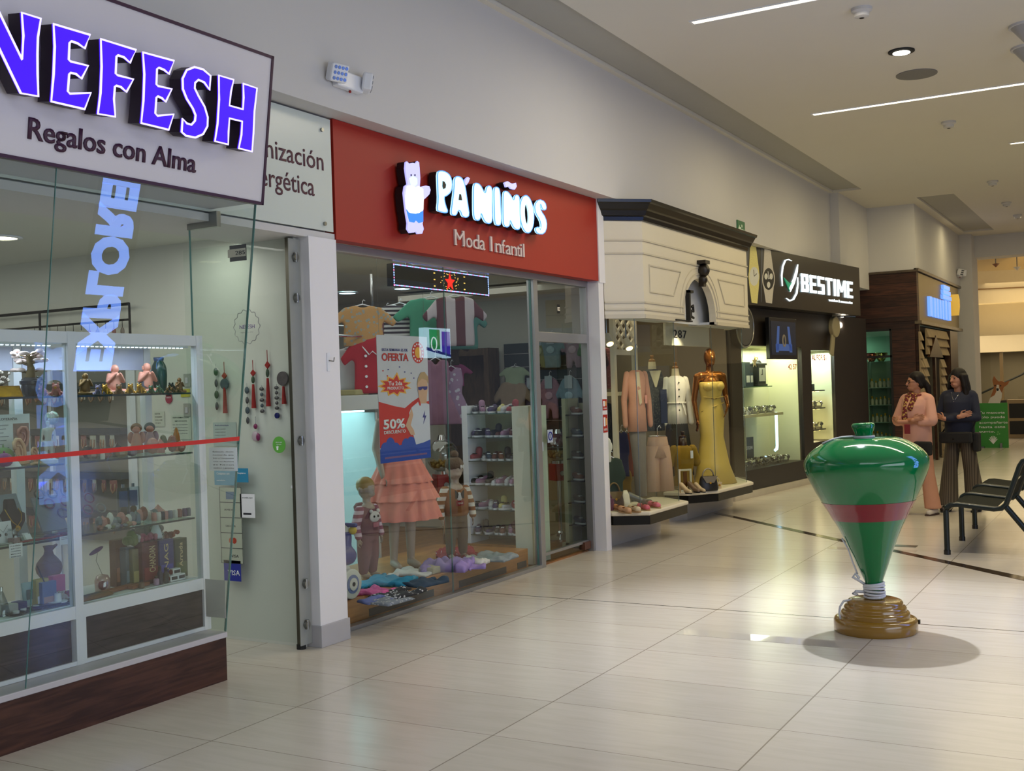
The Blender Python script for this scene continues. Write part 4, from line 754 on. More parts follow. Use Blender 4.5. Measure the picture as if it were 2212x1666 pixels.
P = on(4, 4, -4.93, 1290); t = thing('perfume_bottle', 'clear pointed bottle at the picture edge of the deck', 'bottle', T(*P)); MB().lathe([(0, 0), (.04, 0), (.036, .04), (.012, .11), (.008, .12), (0, .12)], 18).build('bottle', glass('bottle_glass', (196, 204, 208), .8, .06), t, smooth=True, ang=.7); MB().cyl((0, 0, .12), (0, 0, .14), .008).build('stopper', M_CHROME, t)
for i, (x, X, c, lab) in enumerate(((136, -4.93, (196, 184, 160), 'cream lumpy figurine near the middle post on the deck'), (148, -4.95, (150, 60, 56), 'small red box beside the middle post on the deck'))):
    P = on(4, x, X, 1290)
    if i: product(4, x, X, .05, .03, .05, cy_('small_red_box', c), lab)
    else: frog(P, .07, lab, cy_('cream_resin', c))
# incense cartons on the right deck
for x, X, w, d, h, c, lt, lab in ((258, -5.05, .085, .05, .26, (112, 70, 44), None, 'tall brown incense carton, first of the standing row'), (277, -5.0, .065, .05, .215, (92, 104, 112), None, 'blue-grey incense carton beside the tall brown one'), (291, -4.97, .06, .05, .205, (128, 118, 74), None, 'olive incense carton, third of the standing row'),
    (323, -4.95, .155, .07, .235, (96, 36, 34), 'CHANDAN', 'wide dark red incense carton with cream vertical lettering'), (354, -4.93, .105, .06, .235, (52, 54, 116), 'NAG', 'blue and orange incense carton next to the red one'), (385, -4.95, .095, .06, .225, (48, 62, 32), 'Arruda', 'dark green Arruda incense carton, last of the standing row')):
    product(4, x, X, w, d, h, cy_('carton_%d' % x, c), lab, 'incense_carton', lt, cy_('carton_label_%d' % x, tuple(min(255, int(v*1.5)) for v in c)))
for i, (x, c, lab) in enumerate(((306, (120, 90, 70), 'small gold-brown bottle in front of the red carton'), (338, (180, 140, 170), 'pale lilac bottle in front of the blue carton'), (346, (44, 36, 60), 'dark bottle with label in front of the blue carton'), (359, (40, 44, 44), 'dark grey bottle next to the white roll boxes'))):
    P = on(4, x, -4.86, 1270); h = (.045, .05, .10, .085)[i]; t = thing('oil_bottle', lab, 'bottle', T(*P)); MB().lathe([(0, 0), (.015, 0), (.016, .005), (.016, h*.6), (.008, h*.75), (0, h*.75)], 14).build('bottle', cy_('oil_%d' % i, c), t, smooth=True, ang=.8); MB().cyl((0, 0, h*.75), (0, 0, h), .009).build('cap', M_DARK, t)
for i, (x, dz, lab) in enumerate(((372, 0, 'white and red roll box at the bottom next to the dark bottles'), (388, 0, 'white and red roll box lying beside the bottom one'), (378, .035, 'white and red roll box on top of the other two'))):
    P = on(4, x, -4.87, 1260)+Vector((0, 0, dz)); t = thing('roll_box', lab, 'box', T(*P)); MB().box(-.017, .017, -.028, .028, 0, .034).build('carton', M_PAPER, t); MB().cyl((0, -.0285, .017), (0, -.03, .017), .015).build('end_mark', mat('deep_red_print', (140, 40, 36), .5), t); MB().box(.0172, .018, -.02, .024, .008, .026).build('label', M_INK, t)
P = on(4, 340, -5.0, 1190); P.z += .236
t = thing('white_jug', 'small white jug with a handle standing on the incense cartons', 'jug', T(*P)); MB().lathe([(0, 0), (.032, 0), (.036, .01), (.028, .045), (.016, .075), (.010, .085), (0, .085)], 20).build('body', M_WHITE, t, smooth=True); MB().tube([(0, .03, .02), (0, .055, .025), (0, .058, .0), (0, .045, -.012)], .005, 6).build('handle', M_WHITE, t, smooth=True)
for i, (x, c, h, lab) in enumerate(((283, (92, 110, 54), .10, 'green leafy soap bundle on the olive carton'), (312, (170, 74, 104), .05, 'pink flower soap on the red carton'), (328, (176, 90, 116), .05, 'second pink flower soap on the red carton'), (300, (190, 184, 186), .05, 'white round soap at the corner of the red carton'), (378, (150, 70, 44), .05, 'orange soap on the Arruda carton'), (366, (120, 60, 40), .045, 'brown soap between the jug and the orange one'))):
    P = on(4, x, -4.96, 1190); P.z += (.206 if i == 0 else .2355 if i < 4 else .226); q = MB(T(*P)); r_ = random.Random(i)
    for j in range(9): q.ell((r_.uniform(-.018, .018), r_.uniform(-.024, .024), h*r_.uniform(.25, .8)), h*.26, n=8, k=5)
    tag(q.build('flower_soap', cy_('soap_%d' % i, c), smooth=True), lab, 'soap')
P = on(4, 325, -5.1, 1180); P.z += .0; t = thing('stone_tray', 'dark wooden tray of grey stones behind the jug', 'tray', T(P.x, P.y, SH[4])); MB().box(-.05, .05, -.13, .13, .24, .25).box(-.04, .04, -.06, -.05, 0, .24).box(-.04, .04, .05, .06, 0, .24).build('tray', wood('dark_tray_wood', (40, 26, 20), (62, 42, 32), (3, 3, 3)), t); q = MB(); r_ = random.Random(8)
for j in range(16): q.ell((r_.uniform(-.03, .03), r_.uniform(-.11, .11), .275), r_.uniform(.018, .032), n=8, k=5)
q.build('stones', cy_('grey_pebbles', (84, 84, 82)), t, smooth=True)
for i, (x, c, w, lab) in enumerate(((195, (60, 58, 50), .16, 'dark green incense stick packet lying flat by the middle post'), (255, (140, 84, 50), .26, 'orange-brown incense packet lying flat in front'), (205, (124, 84, 44), .24, 'golden brown incense packet at the front edge'), (300, (156, 92, 60), .14, 'short orange packet before the red carton'))):
    P = on(4, x, -4.90+.04*(i == 2)-.03*(i == 1), 1290); tag(MB(T(*P) @ RZ(.15)).box(-.02, .02, -w/2, w/2, 0, .018).build('incense_packet', cy_('packet_%d' % i, c), bevel=.002), lab, 'packet')
P = on(4, 222, -5.0, 1260); t = thing('butterfly_ornament', 'glass dome ornament with a purple butterfly on a wire', 'ornament', T(*P)); MB().lathe([(0, 0), (.04, 0), (.042, .06), (.03, .085), (0, .095)], 20).build('dome', glass('dome_glass', (226, 206, 206), .9, .08), t, smooth=True, ang=.9); MB().tube([(0, 0, .09), (-.01, -.03, .17), (0, -.02, .24)], .0015, 5).build('wire', M_STEEL, t); MB().ell((0, -.035, .225), (.012, .05, .012), R=RX(.35)).build('butterfly', mat('violet_wing', (96, 60, 112), .5), t, smooth=True); MB().ell((0, 0, .03), .025).build('core', mat('pink_core', (170, 100, 104), .5), t, smooth=True)
# wall racks with hanging jewellery behind the case
YR = 5.56
def build_rack():
    t = thing('wall_rack', 'dark grey slotted wall rack full of hanging jewellery behind the display case', 'rack', T(-7.0, YR, 0))
    MB().box(-7.9, -6.27, YR, YR+.03, .62, 1.985).build('back_panel', mat('taupe_panel', (138, 134, 126), .8), t, w=True)
    for z in (1.43, 1.115, .84, 1.76): MB().box(-7.9, -6.27, YR-.09, YR, z-.045, z).build('rail', mat('slate_rail', (70, 74, 78), .5), t, w=True)
    for x in (-7.92, -7.10, -6.27): MB().box(x, x+.035, YR-.02, YR+.03, .3, 2.02).build('upright', M_WHITE, t, w=True)
    t2 = thing('wire_display', 'black wire frame with hanging charms above the display case', 'display frame', T(-7.0, YR, 2.1)); Y = YR-.03
    MB().tube([(-7.85, Y, 2.30), (-6.20, Y, 2.30), (-6.20, Y, 2.06)], .011, 6).tube([(-7.85, Y, 2.19), (-6.20, Y, 2.19)], .008, 6).tube([(-7.15, Y-.0, 2.30), (-7.15, Y, 2.12)], .009, 6).build('wire_frame', M_DARK, t2, w=True)
build_rack()
ROW = {1.76: 'top', 1.43: 'upper', 1.115: 'lower', .84: 'bottom'}
cm = [mat('ivory_backing_card', (206, 202, 188), .6), mat('smoky_packet', (120, 112, 104), .4, var=.3), mat('rosy_packet', (140, 96, 90), .4, var=.3), mat('glassy_packet', (176, 178, 168), .2, var=.3)]
pk = None; r_ = random.Random(21)
for z, nm in ROW.items():
    n_ = 0
    for i in range(16):
        x = -6.335-.098*i; M_ = T(x, YR-.10, z-.045) @ RZ(r_.uniform(-.3, .3)) @ Matrix.Scale(r_.uniform(.85, 1.1), 4)
        lab = f'hanging jewellery packet, {ORD[i]} from the case end in the {nm} row of the wall rack'
        if pk is None:
            pk = thing('jewellery_packet', lab, 'packet', M_, 'jewellery packets on the wall rack'); MB().box(-.032, .032, 0, .002, -.085, -.004).build('card', cm[0], pk); MB().tube([(-.018, -.004, -.03), (-.02, -.004, -.07), (-.005, -.004, -.10), (.015, -.004, -.075), (.018, -.004, -.03)], .006, 5).build('beads', mat('mixed_beads', (150, 120, 96), .3, var=.5, scale=120), pk, smooth=True); MB().cyl((0, .03, .0), (0, -.03, .0), .002).build('hook', M_STEEL, pk)
        else: dup(pk, M_, lab, recolor={'card': cm[r_.randrange(4)]})
for i in range(12):
    x = -6.27-.085*i; t = thing('hanging_charm', f'small charm {ORD[i]} from the end of the black wire frame', 'charm', T(x, YR-.035, 2.185), 'charms on the black wire frame'); MB().cyl((0, 0, 0), (0, 0, -.05), .002).build('string', M_DARK, t); MB().ell((0, 0, -.075), (.02, .008, .03)).build('pendant', cm[1+i % 3], t, smooth=True)
# papers on the partition seen through the case end
def wall_sheet(name, lab, cat, x0, y0, x1, y1, m, texts=()): return px_sheet(name, lab, cat, x0, y0, x1, y1, 5.596, m, texts)
wall_sheet('wall_notice', 'small pale notice on the partition above the angel figurines', 'notice', 334, 889, 355, 922, mat('pale_wall_sheet', (198, 202, 190), .7), [('NOTA', .1, .8, .1, M_INK, .5), ('HORARIO', .1, .6, .1, M_INK, .7), ('LUN A SAB', .1, .4, .08, M_INK, .7), ('10 A 8', .1, .2, .08, M_INK, .5)])
wall_sheet('wall_notice', 'larger pale price notice on the partition beside the amber obelisk', 'notice', 371, 897, 412, 950, MATS['pale_wall_sheet'], [('INFORMACION', .1, .88, .06, M_INK, .8), ('IMPORTANTE', .2, .74, .05, M_INK, .6)]+[(s, .08, .6-.12*i, .05, MATS['grey_ink'], .75) for i, s in enumerate(['no se aceptan', 'devoluciones', 'de dinero', 'gracias'])])
wall_sheet('yellow_note', 'yellow note stuck on the partition at the end of the top shelf', 'note', 391, 840, 410, 858, mat('yellow_note_paper', (196, 186, 60), .7))
wall_sheet('wall_notice', 'blue and white therapy leaflet seen through the corner glass', 'notice', 462, 912, 510, 964, mat('leaflet_white', (176, 190, 190), .7), [('Auriculoterapia', .08, .85, .06, M_INKB, .6)]+[('terapia natural', .08, .7-.13*i, .05, MATS['grey_ink'], .45) for i in range(5)])
P = at(365, 862, Y=5.594); t = thing('red_tag', 'round red price tag on the partition under the top shelf', 'tag', FX(P)); MB().cyl((0, 0, 0), (0, 0, .003), .032, n=20).box(-.028, .028, .02, .045, 0, .003).build('tag', mat('crimson_card', (156, 34, 64), .5), t); text('print', 'OFERTA', T(-.022, .005, .003), .01, M_WHITEINK, t, .0005, .044)
for i, (y, lab) in enumerate(((822, 'grey light switch on the partition above the yellow note'), (886, 'grey wall socket on the partition below the yellow note'))):
    P = at(405, y, Y=5.597); t = thing('wall_switch', lab, 'switch', FX(P)); MB().box(-.03, .03, -.045, .045, 0, .008).build('plate', mat('grey_switch_plate', (160, 162, 154), .5), t, bevel=.002); MB().box(-.012, .012, -.02, .02, .008, .012).build('rocker', M_TRIM, t)
# ================================================================ children's clothes shop front
def stroke(path, w):
    L, R_ = [], []; n = len(path)
    for i, p in enumerate(path):
        a = path[max(i-1, 0)]; b = path[min(i+1, n-1)]; d = Vector((b[0]-a[0], b[1]-a[1])); d.normalize(); q = w/2 if not isinstance(w, (list, tuple)) else w[i]/2
        L.append((p[0]-d.y*q, p[1]+d.x*q)); R_.append((p[0]+d.y*q, p[1]-d.x*q))
    return L+R_[::-1]
def ring(c, r, h, tilt=0, n=26):
    o = [(c[0]+r[0]*math.cos(2*PI*i/n)+tilt*r[1]*math.sin(2*PI*i/n), c[1]+r[1]*math.sin(2*PI*i/n)) for i in range(n)]
    q = [(c[0]+h[0]*math.cos(2*PI*i/n)+tilt*h[1]*math.sin(2*PI*i/n), c[1]+h[1]*math.sin(2*PI*i/n)) for i in range(n)]
    return o+[(o[0][0]-.01, o[0][1]-.3)]+[(q[0][0]-.01, q[0][1]-.3)]+[q[-i] for i in range(1, n)]+[q[0]]
def build_kids_sign():
    M = F((-4.65, 7.9, 3.05)); iv = M.inverted(); t = thing('shop_sign', "red fascia sign with glowing white PA'NIÑOS bubble letters and Moda Infantil", 'sign', M)
    MB(iv).box(-4.76, -4.65, 5.905, 9.983, 2.645, 3.447).build('panel', mat('matt_red_fascia', (160, 34, 20), .55, var=.02), t, bevel=.001)
    FP = F((-4.65, 0, 0)); S = 3.203; Q = lambda P, d: [uv(680+a/S, 120+b/S, FP, d) for a, b in P]
    glow = emis('icy_lit_acrylic', (190, 236, 255), 1.15); side = mat('black_letter_return', (20, 12, 16), .5); lilac = emis('lilac_lit_acrylic', (176, 176, 250), 1.0)
    O_ = ring((1468, 1098), (48, 130), (14, 72), .06)
    Ls = [[(848, 805), (875, 797), (908, 805), (937, 830), (952, 880), (945, 940), (915, 970), (893, 976), (905, 1040), (923, 1080), (905, 1090), (865, 1080), (847, 1070), (856, 1000), (852, 912)],
          [(968, 845), (990, 835), (1020, 848), (1040, 900), (1050, 970), (1060, 1040), (1070, 1105), (1050, 1122), (1020, 1112), (1010, 1075), (990, 1070), (980, 1105), (955, 1106), (943, 1090), (955, 1010), (965, 920)],
          [(1100, 885), (1125, 882), (1150, 900), (1180, 965), (1190, 905), (1215, 900), (1230, 930), (1227, 1040), (1230, 1150), (1205, 1165), (1175, 1150), (1150, 1080), (1148, 1130), (1125, 1145), (1100, 1125), (1098, 1000)],
          [(1240, 915), (1262, 908), (1282, 930), (1285, 1040), (1292, 1165), (1270, 1178), (1245, 1165), (1243, 1040)],
          [(1305, 940), (1330, 938), (1355, 965), (1378, 1010), (1385, 965), (1408, 965), (1418, 990), (1418, 1090), (1425, 1195), (1400, 1208), (1375, 1190), (1350, 1130), (1350, 1175), (1330, 1190), (1305, 1175), (1303, 1050)],
          O_, stroke([(1592, 1068), (1580, 1022), (1556, 1010), (1540, 1035), (1546, 1082), (1578, 1130), (1588, 1180), (1574, 1222), (1550, 1220), (1536, 1190)], [26, 34, 36, 38, 40, 42, 40, 40, 36, 26])]
    def letter(P, fm, nm='letter'):
        pl = Q(P, .10); o = MB(iv @ FP).prism(pl, .02, .085).build(nm, side, t); MB(iv @ FP).prism(pl, .085, .10).build(nm+'_face', fm, o)
    rim = emis('sky_blue_edge_glow', (96, 160, 250), .9)
    def chaikin(P, n):
        for _ in range(n): P = [q for i in range(len(P)) for q in ((P[i][0]*.75+P[(i+1) % len(P)][0]*.25, P[i][1]*.75+P[(i+1) % len(P)][1]*.25), (P[i][0]*.25+P[(i+1) % len(P)][0]*.75, P[i][1]*.25+P[(i+1) % len(P)][1]*.75))]
        return P
    for i, P in enumerate(Ls):
        P = chaikin(P, (1, 1, 2, 2, 2, 0, 1)[i]); letter(P, glow); e_ = P if i != 5 else P[:26]
        if i < 2: MB(iv @ FP).prism(Q(([(884, 868), (897, 876), (906, 895), (902, 918), (888, 924), (882, 905)], [(1000, 958), (1010, 962), (1017, 1002), (995, 1000)])[i], .10), .1, .104).build('letter_counter', side, t)
        MB(iv @ FP).tube([(a, b, .099) for a, b in Q(e_, .10)], .0045, 5, closed=True).build('letter_edge_glow', rim, t)  # added blue glowing tube imitates the glow fading at the letter edges
    letter([(1045, 855), (1060, 840), (1073, 850), (1065, 875), (1050, 897), (1038, 885)], lilac, 'accent')
    letter([(1313, 880), (1335, 870), (1360, 885), (1375, 887), (1392, 880), (1398, 905), (1385, 928), (1360, 922), (1345, 905), (1325, 912)], lilac, 'accent')
    # plain little bear emblem: flat lit cut-out
    body = [(632, 738), (640, 732), (655, 748), (680, 742), (700, 748), (712, 730), (724, 740), (728, 790), (732, 850), (728, 910), (770, 900), (795, 905), (803, 930), (795, 960), (770, 985), (752, 1000), (752, 1060), (752, 1130), (748, 1165), (756, 1200), (745, 1232), (715, 1235), (702, 1215), (690, 1225), (660, 1228), (642, 1200), (645, 1160), (632, 1080), (625, 1020), (618, 950), (625, 905), (645, 890), (636, 840), (628, 780)]
    pb = Q(body, .10); o = MB(iv @ FP).prism(pb, .02, .085).build('bear_emblem', side, t); MB(iv @ FP).prism(pb, .085, .098).build('bear_face', lilac, o)
    MB(iv @ FP).prism(Q([(640, 905), (665, 900), (690, 915), (720, 905), (748, 925), (752, 1000), (750, 1065), (720, 1090), (680, 1092), (650, 1085), (632, 1050), (628, 980)], .10), .098, .102).build('bear_shirt', emis('white_lit_acrylic', (250, 255, 240), 1.9), o)
    MB(iv @ FP).prism(Q([(634, 1065), (660, 1090), (700, 1096), (750, 1075), (750, 1150), (720, 1160), (700, 1140), (688, 1156), (655, 1150)], .10), .098, .101).build('bear_shorts', emis('blue_lit_acrylic', (30, 110, 220), 1.2), o)
    MB(iv @ FP).prism(Q([(655, 850), (680, 835), (708, 850), (710, 885), (690, 908), (668, 900)], .10), .098, .1).build('bear_muzzle', glow, o)
    for a in (668, 694): MB(iv @ FP).prism(Q([(a-4, 822), (a+4, 822), (a+4, 834), (a-4, 834)], .10), .098, .1).build('bear_eye', side, o)
    tm = mat('pale_tin_lettering', (214, 196, 190), .4); a = uv(985, 528, FP, .02); b = uv(1138, 557, FP, .02)
    x = a[0]; wd = b[0]-a[0]; z = (a[1]+b[1])/2; h = .122
    sp = [('M', .0), ('o', .145), ('d', .235), ('a', .325), ('I', .475), ('n', .545), ('f', .635), ('a', .695), ('n', .775), ('t', .865), ('i', .915), ('l', .957)]
    wds = {'M': .125, 'I': .026, 'o': .08, 'd': .085, 'a': .075, 'n': .085, 'f': .052, 't': .045, 'i': .022, 'l': .022}
    for c, u in sp:
        g = text('tagline_letter', c, iv @ FP @ T(x+u*wd, z, 0), h, tm, t, .014, wds[c]*wd, .0)
        q = MB(iv @ FP)
        fl = {'M': (.012, .113), 'I': (.013,), 'n': (.015, .07), 'f': (.025,), 'i': (.011,), 'l': (.011,), 't': ()}.get(c, ())
        for f_ in fl: q.box(x+(u+f_)*wd-.016, x+(u+f_)*wd+.016, z, z+.010, .001, .0128)
        if c in 'MI':
            for f_ in fl: q.box(x+(u+f_)*wd-.016, x+(u+f_)*wd+.016, z+h-.010, z+h, .001, .0128)
        if q.v: q.build('serif', tm, g)
build_kids_sign()
def build_kids_window():
    w = struct('window_4', MB().box(-4.81, -4.80, 5.96, 7.43, .03, 2.59).box(-4.81, -4.80, 7.434, 8.85, .03, 2.59).box(-4.81, -4.80, 8.94, 9.93, 2.13, 2.585), G_PANE)
    f = MB(); x0, x1 = -4.84, -4.77
    f.box(x0, x1, 5.91, 9.99, 2.59, 2.645).box(x0, x1, 5.905, 5.955, .0, 2.59).box(x0, x1, 8.855, 8.935, 0, 2.59).box(x0, x1, 9.935, 9.985, 0, 2.59).box(x0, x1, 5.955, 8.855, 0, .03).box(x0+.001, x1-.001, 8.935, 9.935, 2.035, 2.125)
    f.build('frame', M_ALU, w, bevel=.003); MB().box(-4.812, -4.80, 7.43, 7.434, .03, 2.59).build('glass_joint', M_GEDGE, w); MB().box(-4.815, -4.798, 8.845, 8.853, .03, 2.59).build('glass_joint', M_GEDGE, w)
    d = struct('door_2', MB().box(-4.845, -4.835, 8.945, 9.925, .03, 2.03), glass('tinted_door_pane', (232, 240, 237), .6, .025))
    MB().box(-4.86, -4.82, 8.945, 9.925, .085, .11).build('bottom_rail', M_ALU, d); MB().box(-4.86, -4.80, 9.80, 9.93, .03, .10).build('floor_hinge', mat('rust_brown_steel', (96, 60, 44), .5), d)
build_kids_window()
o = sticker('number_plate', 'black and white number plate 286 in the pane above the kids shop door', 'number plate', F(at(1204, 677, X=-4.798)), rect(.052, .085), M_BLACK); MB(T(0, 0, .0016)).box(.002, .05, .025, .06, 0, .001).build('number_strip', MATS['ivory_card'], o); text('number', '286', T(.022, .033, .0028), .018, M_DARK, o, .0004, .024)
# red fire notices and a coat hook on the white piers
for x0, y0, x1, y1, lab, s in ((1286, 863, 1297, 888, 'small square red fire notice, upper of two on the white jamb', 'OPERE'), (1279, 897, 1294, 938, 'tall red fire alarm notice, lower of two on the white jamb', 'ALARMA')):
    a = at(x0, y1, X=-4.648); b = at(x1, y0, X=-4.648); w, h = b.y-a.y, b.z-a.z; w = .10; a.y = 9.978
    o = sticker('fire_notice', lab, 'notice', F(a), rect(w, h), mat('fire_red_print', (176, 36, 26), .5), [(s, w*.1, h*.1, h*.14, M_WHITEINK, w*.8)]); MB().box(w*.12, w*.5, h*.35, h*.85, .0015, .002).build('pictogram', M_WHITEINK, o); MB().box(w*.62, w*.85, h*.4, h*.8, .0015, .002).build('flame', mat('flame_yellow', (230, 190, 110), .5), o)
t = thing('wall_hook', 'small white hook screwed to the white pier between the shops', 'hook', F((-4.65, 5.78, 1.83))); MB().box(-.015, .015, -.06, .06, 0, .006).build('plate', M_WHITE, t, bevel=.002); MB().tube([(0, .01, .004), (.02, .005, .03), (.02, .03, .035)], .004, 6).build('hook', M_STEEL, t)
# LED board behind the glass
a = at(850, 610, X=-4.86); b = at(1055, 597, X=-4.86); zt = at(1055, 597, X=-4.86).z; zb = at(1055, 640, X=-4.86).z
t = thing('led_display', 'long LED display with a glowing red star and blue dotted border inside the kids shop', 'LED display', F((-4.86, a.y, zb)))
w, h = b.y-a.y, zt-zb; MB().box(0, w, 0, h, -.06, 0).build('housing', M_BLACK, t, bevel=.004); MB().tube([(w+.005, h*.9, -.03), (w+.03, h*1.3, -.03)], .004, 5).box(.2, .23, h, h+.06, -.03, -.02).box(w-.3, w-.27, h, h+.03, -.03, -.02).build('bracket', M_STEEL, t)
MB().prism([(w*.56+.075*(1 if i % 2 == 0 else .42)*math.sin(i*PI/5), h*.46+.072*(1 if i % 2 == 0 else .42)*math.cos(i*PI/5)) for i in range(10)], 0, .003).build('star', emis('red_led', (255, 30, 20), 1.8), t)
q = MB(); yl = emis('amber_led', (255, 196, 90), 1.6); bl = emis('blue_white_led', (150, 180, 255), 2.2); pk_ = emis('pink_led', (255, 140, 200), 1.5)
for i in range(30):
    a_ = i*2.4; rr = .085+.010*(i % 5); q.box(w*.56+rr*math.cos(a_)*1.1-.004, w*.56+rr*math.cos(a_)*1.1+.004, h*.48+rr*.62*math.sin(a_)-.003, h*.48+rr*.62*math.sin(a_)+.003, 0, .002)
for u in (.40, .72):
    for v in (.2, .5, .8): q.box(w*u-.012, w*u+.008, h*v-.004, h*v+.004, 0, .002)
q.build('burst_dot', yl, t); q = MB(); q2 = MB()
for i in range(64):
    (q if i % 3 else q2).box(w*i/64+.002, w*i/64+.017, .004, .012, 0, .003); (q if i % 4 else q2).box(w*i/64+.002, w*i/64+.017, h-.012, h-.004, 0, .003)
for j in range(9): (q if j % 3 else q2).box(.004, .012, h*j/9, h*j/9+.012, 0, .003); q.box(w-.012, w-.004, h*j/9, h*j/9+.014, 0, .003)
q.build('border_light', bl, t); q2.build('border_light', pk_, t)
# sale poster
def build_poster():
    a = at(822, 1002, X=-4.90); b = at(922, 728, X=-4.90); M = F((-4.90, a.y, a.z)); w, h = b.y-a.y, b.z-a.z
    t = thing('sale_poster', 'tall hanging OFERTA sale poster with a caped child and 50% DESCUENTO', 'poster', M)
    MB().box(0, w, 0, h, -.004, 0).build('sheet', mat('poster_white', (206, 204, 210), .5), t); red = mat('poster_red', (206, 48, 30), .5); blu = mat('poster_blue', (44, 78, 170), .5); nv = mat('poster_navy', (58, 54, 128), .5); yel = mat('poster_yellow', (240, 176, 60), .5)
    P = lambda pts: [(x*w, y*h) for x, y in pts]
    MB().prism(P([(0, .12), (1, .12), (1, .47), (.9, .46), (.78, .50), (.66, .47), (.5, .42), (.3, .44), (0, .48)]), 0, .001).build('red_field', red, t)
    for i in range(9):
        x = .095+.101*i; MB().cyl((x*w, (.10+.035*math.sin(i*1.7)+(.05 if i > 5 else 0))*h, .001), (x*w, (.10+.035*math.sin(i*1.7)+(.05 if i > 5 else 0))*h, .0016+.00008*i), .088*w, n=18).build('cloud', blu, t)
    MB().prism(P([(0, 0), (1, 0), (1, .16), (.6, .16), (.5, .11), (0, .11)]), .001, .0024).build('blue_field', blu, t); MB().box(.08*w, .92*w, .03*h, .045*h, .0024, .003).build('small_print', mat('poster_mauve', (130, 96, 140), .5), t)
    burst = [(.32+.27*(1 if i % 2 else .68)*math.cos(i*PI/11)*(1.25), .60+.085*(1 if i % 2 else .7)*math.sin(i*PI/11)*(1.3 if i == 5 else 1)) for i in range(22)]
    MB().prism(P(burst), .001, .002).build('burst', yel, t); MB().prism(P([(.32+(x-.32)*.82, .60+(y-.60)*.82) for x, y in burst]), .002, .0026).build('burst_core', red, t)
    for s, x, y, hh, m_, wd, bo in (('ESTA SEMANA ES DE', .09, .875, .022, nv, .50, .012), ('OFERTA', .08, .80, .060, red, .52, .03), ('Tu 2da', .19, .605, .032, M_WHITEINK, .27, .02), ('PRODUCTO', .17, .572, .022, M_WHITEINK, .32, .015), ('50%', .07, .265, .075, M_WHITEINK, .42, .03), ('DESCUENTO', .08, .225, .026, M_WHITEINK, .42, .018)):
        text('lettering', s, T(x*w, y*h, .0026), hh*h, m_, t, .001, wd*w, bo)
    for dy in (.89, .845): MB().cyl((.80*w, .868*h, .001), (.80*w, .868*h, .002), .125*w, n=24).build('seal', red, t) if dy > .86 else MB().cyl((.80*w, .868*h, .002), (.80*w, .868*h, .003), .065*w, n=20).build('seal_centre', yel, t)
    for i in range(14): a_ = 2*PI*i/14; MB(T(.80*w+.098*w*math.cos(a_), .868*h+.098*w*math.sin(a_), .002)).box(-.008, .008, -.006, .006, 0, .0008).build('seal_mark', M_WHITEINK, t)
    sk = mat('poster_skin', (216, 170, 136), .5); wt = mat('poster_shirt', (214, 214, 224), .5)
    MB().prism(P([(.70, .12), (.60, .28), (.58, .38), (.64, .43), (.76, .465), (.9, .46), (1, .44), (1, .15), (.85, .13)]), .0012, .003).build('printed_shirt', wt, t)
    MB().prism(P([(.63, .42), (.58, .36), (.50, .28), (.60, .20), (.68, .20), (.66, .24), (.60, .28), (.66, .36)]), .003, .0036).build('printed_arm', sk, t)
    MB().prism(P([(.80, .45), (.94, .45), (.95, .50), (.98, .58), (.96, .66), (.88, .69), (.80, .67), (.76, .60), (.78, .53)]), .003, .004).build('printed_face', sk, t)
    MB().prism(P([(.75, .60), (.78, .66), (.84, .705), (.92, .71), (.99, .67), (1, .60), (.96, .64), (.86, .655), (.79, .63)]), .004, .0046).build('printed_hair', mat('poster_blond', (190, 156, 110), .5), t)
    MB().prism(P([(.77, .585), (.86, .59), (.97, .59), (.96, .565), (.90, .56), (.87, .575), (.83, .56), (.78, .562)]), .0046, .005).build('printed_mask', nv, t)
    MB().prism(P([(.78, .47), (.68, .44), (.62, .42), (.72, .47), (.80, .49)]), .004, .005).prism(P([(.76, .47), (.80, .43), (.82, .44), (.80, .48)]), .004, .005).build('printed_cape', red, t)
    MB().prism(P([(.90, .39), (.85, .335), (.885, .335), (.86, .28), (.93, .35), (.895, .35)]), .003, .004).build('printed_bolt', nv, t)
    for x, y, m_ in ((.1, .72, red), (.2, .73, nv), (.18, .68, red), (.52, .71, nv), (.65, .70, nv), (.7, .66, nv), (.42, .75, nv)): MB(T(x*w, y*h, 0)).box(-.008, .008, -.004, .004, .0005, .0015).build('confetti', m_, t)
    [MB().tube([(q*w, h, -.002), (q*w, h+.69, -.002)], .001, 4).build('hanging_thread', M_STEEL, t) for q in (.05, .95)]
build_poster()
# ---------------------------------------------------------------- kids shop interior
area('kids_shop_light', (-6.6, 8.4, 2.68), (2.4, 4.0), 20, (1.0, 1.0, .92)); area('kids_window_light', (-5.3, 7.4, 2.68), (.5, 2.4), 6, (1.0, 1.0, .94))
area('kids_back_light', (-6.2, 10.3, 2.68), (1.6, .8), 20, (1.0, .98, .9))
from mathutils import noise
dk = None
for x, y, lab in ((750, 632, 'round ceiling light nearest the kids shop pier'), (910, 566, 'round ceiling light just above the LED display'), (1015, 582, 'round ceiling light at the far end of the LED display'), (870, 622, 'round ceiling light seen just under the LED display')):
    p = at(x, y, Z=2.715)
    if dk is None:
        dk = thing('ceiling_light', lab, 'ceiling light', T(*p), 'kids shop ceiling lights'); MB().lathe([(.09, 0), (.12, 0), (.122, -.008), (.09, -.012)], 26, close=False).build('trim_ring', M_WHITE, dk, smooth=True); MB().cyl((0, 0, -.006), (0, 0, -.001), .095, n=26).build('diffuser', emis('cool_white_diffuser', (214, 244, 255), 5), dk)
    else: dup(dk, T(*p), lab)
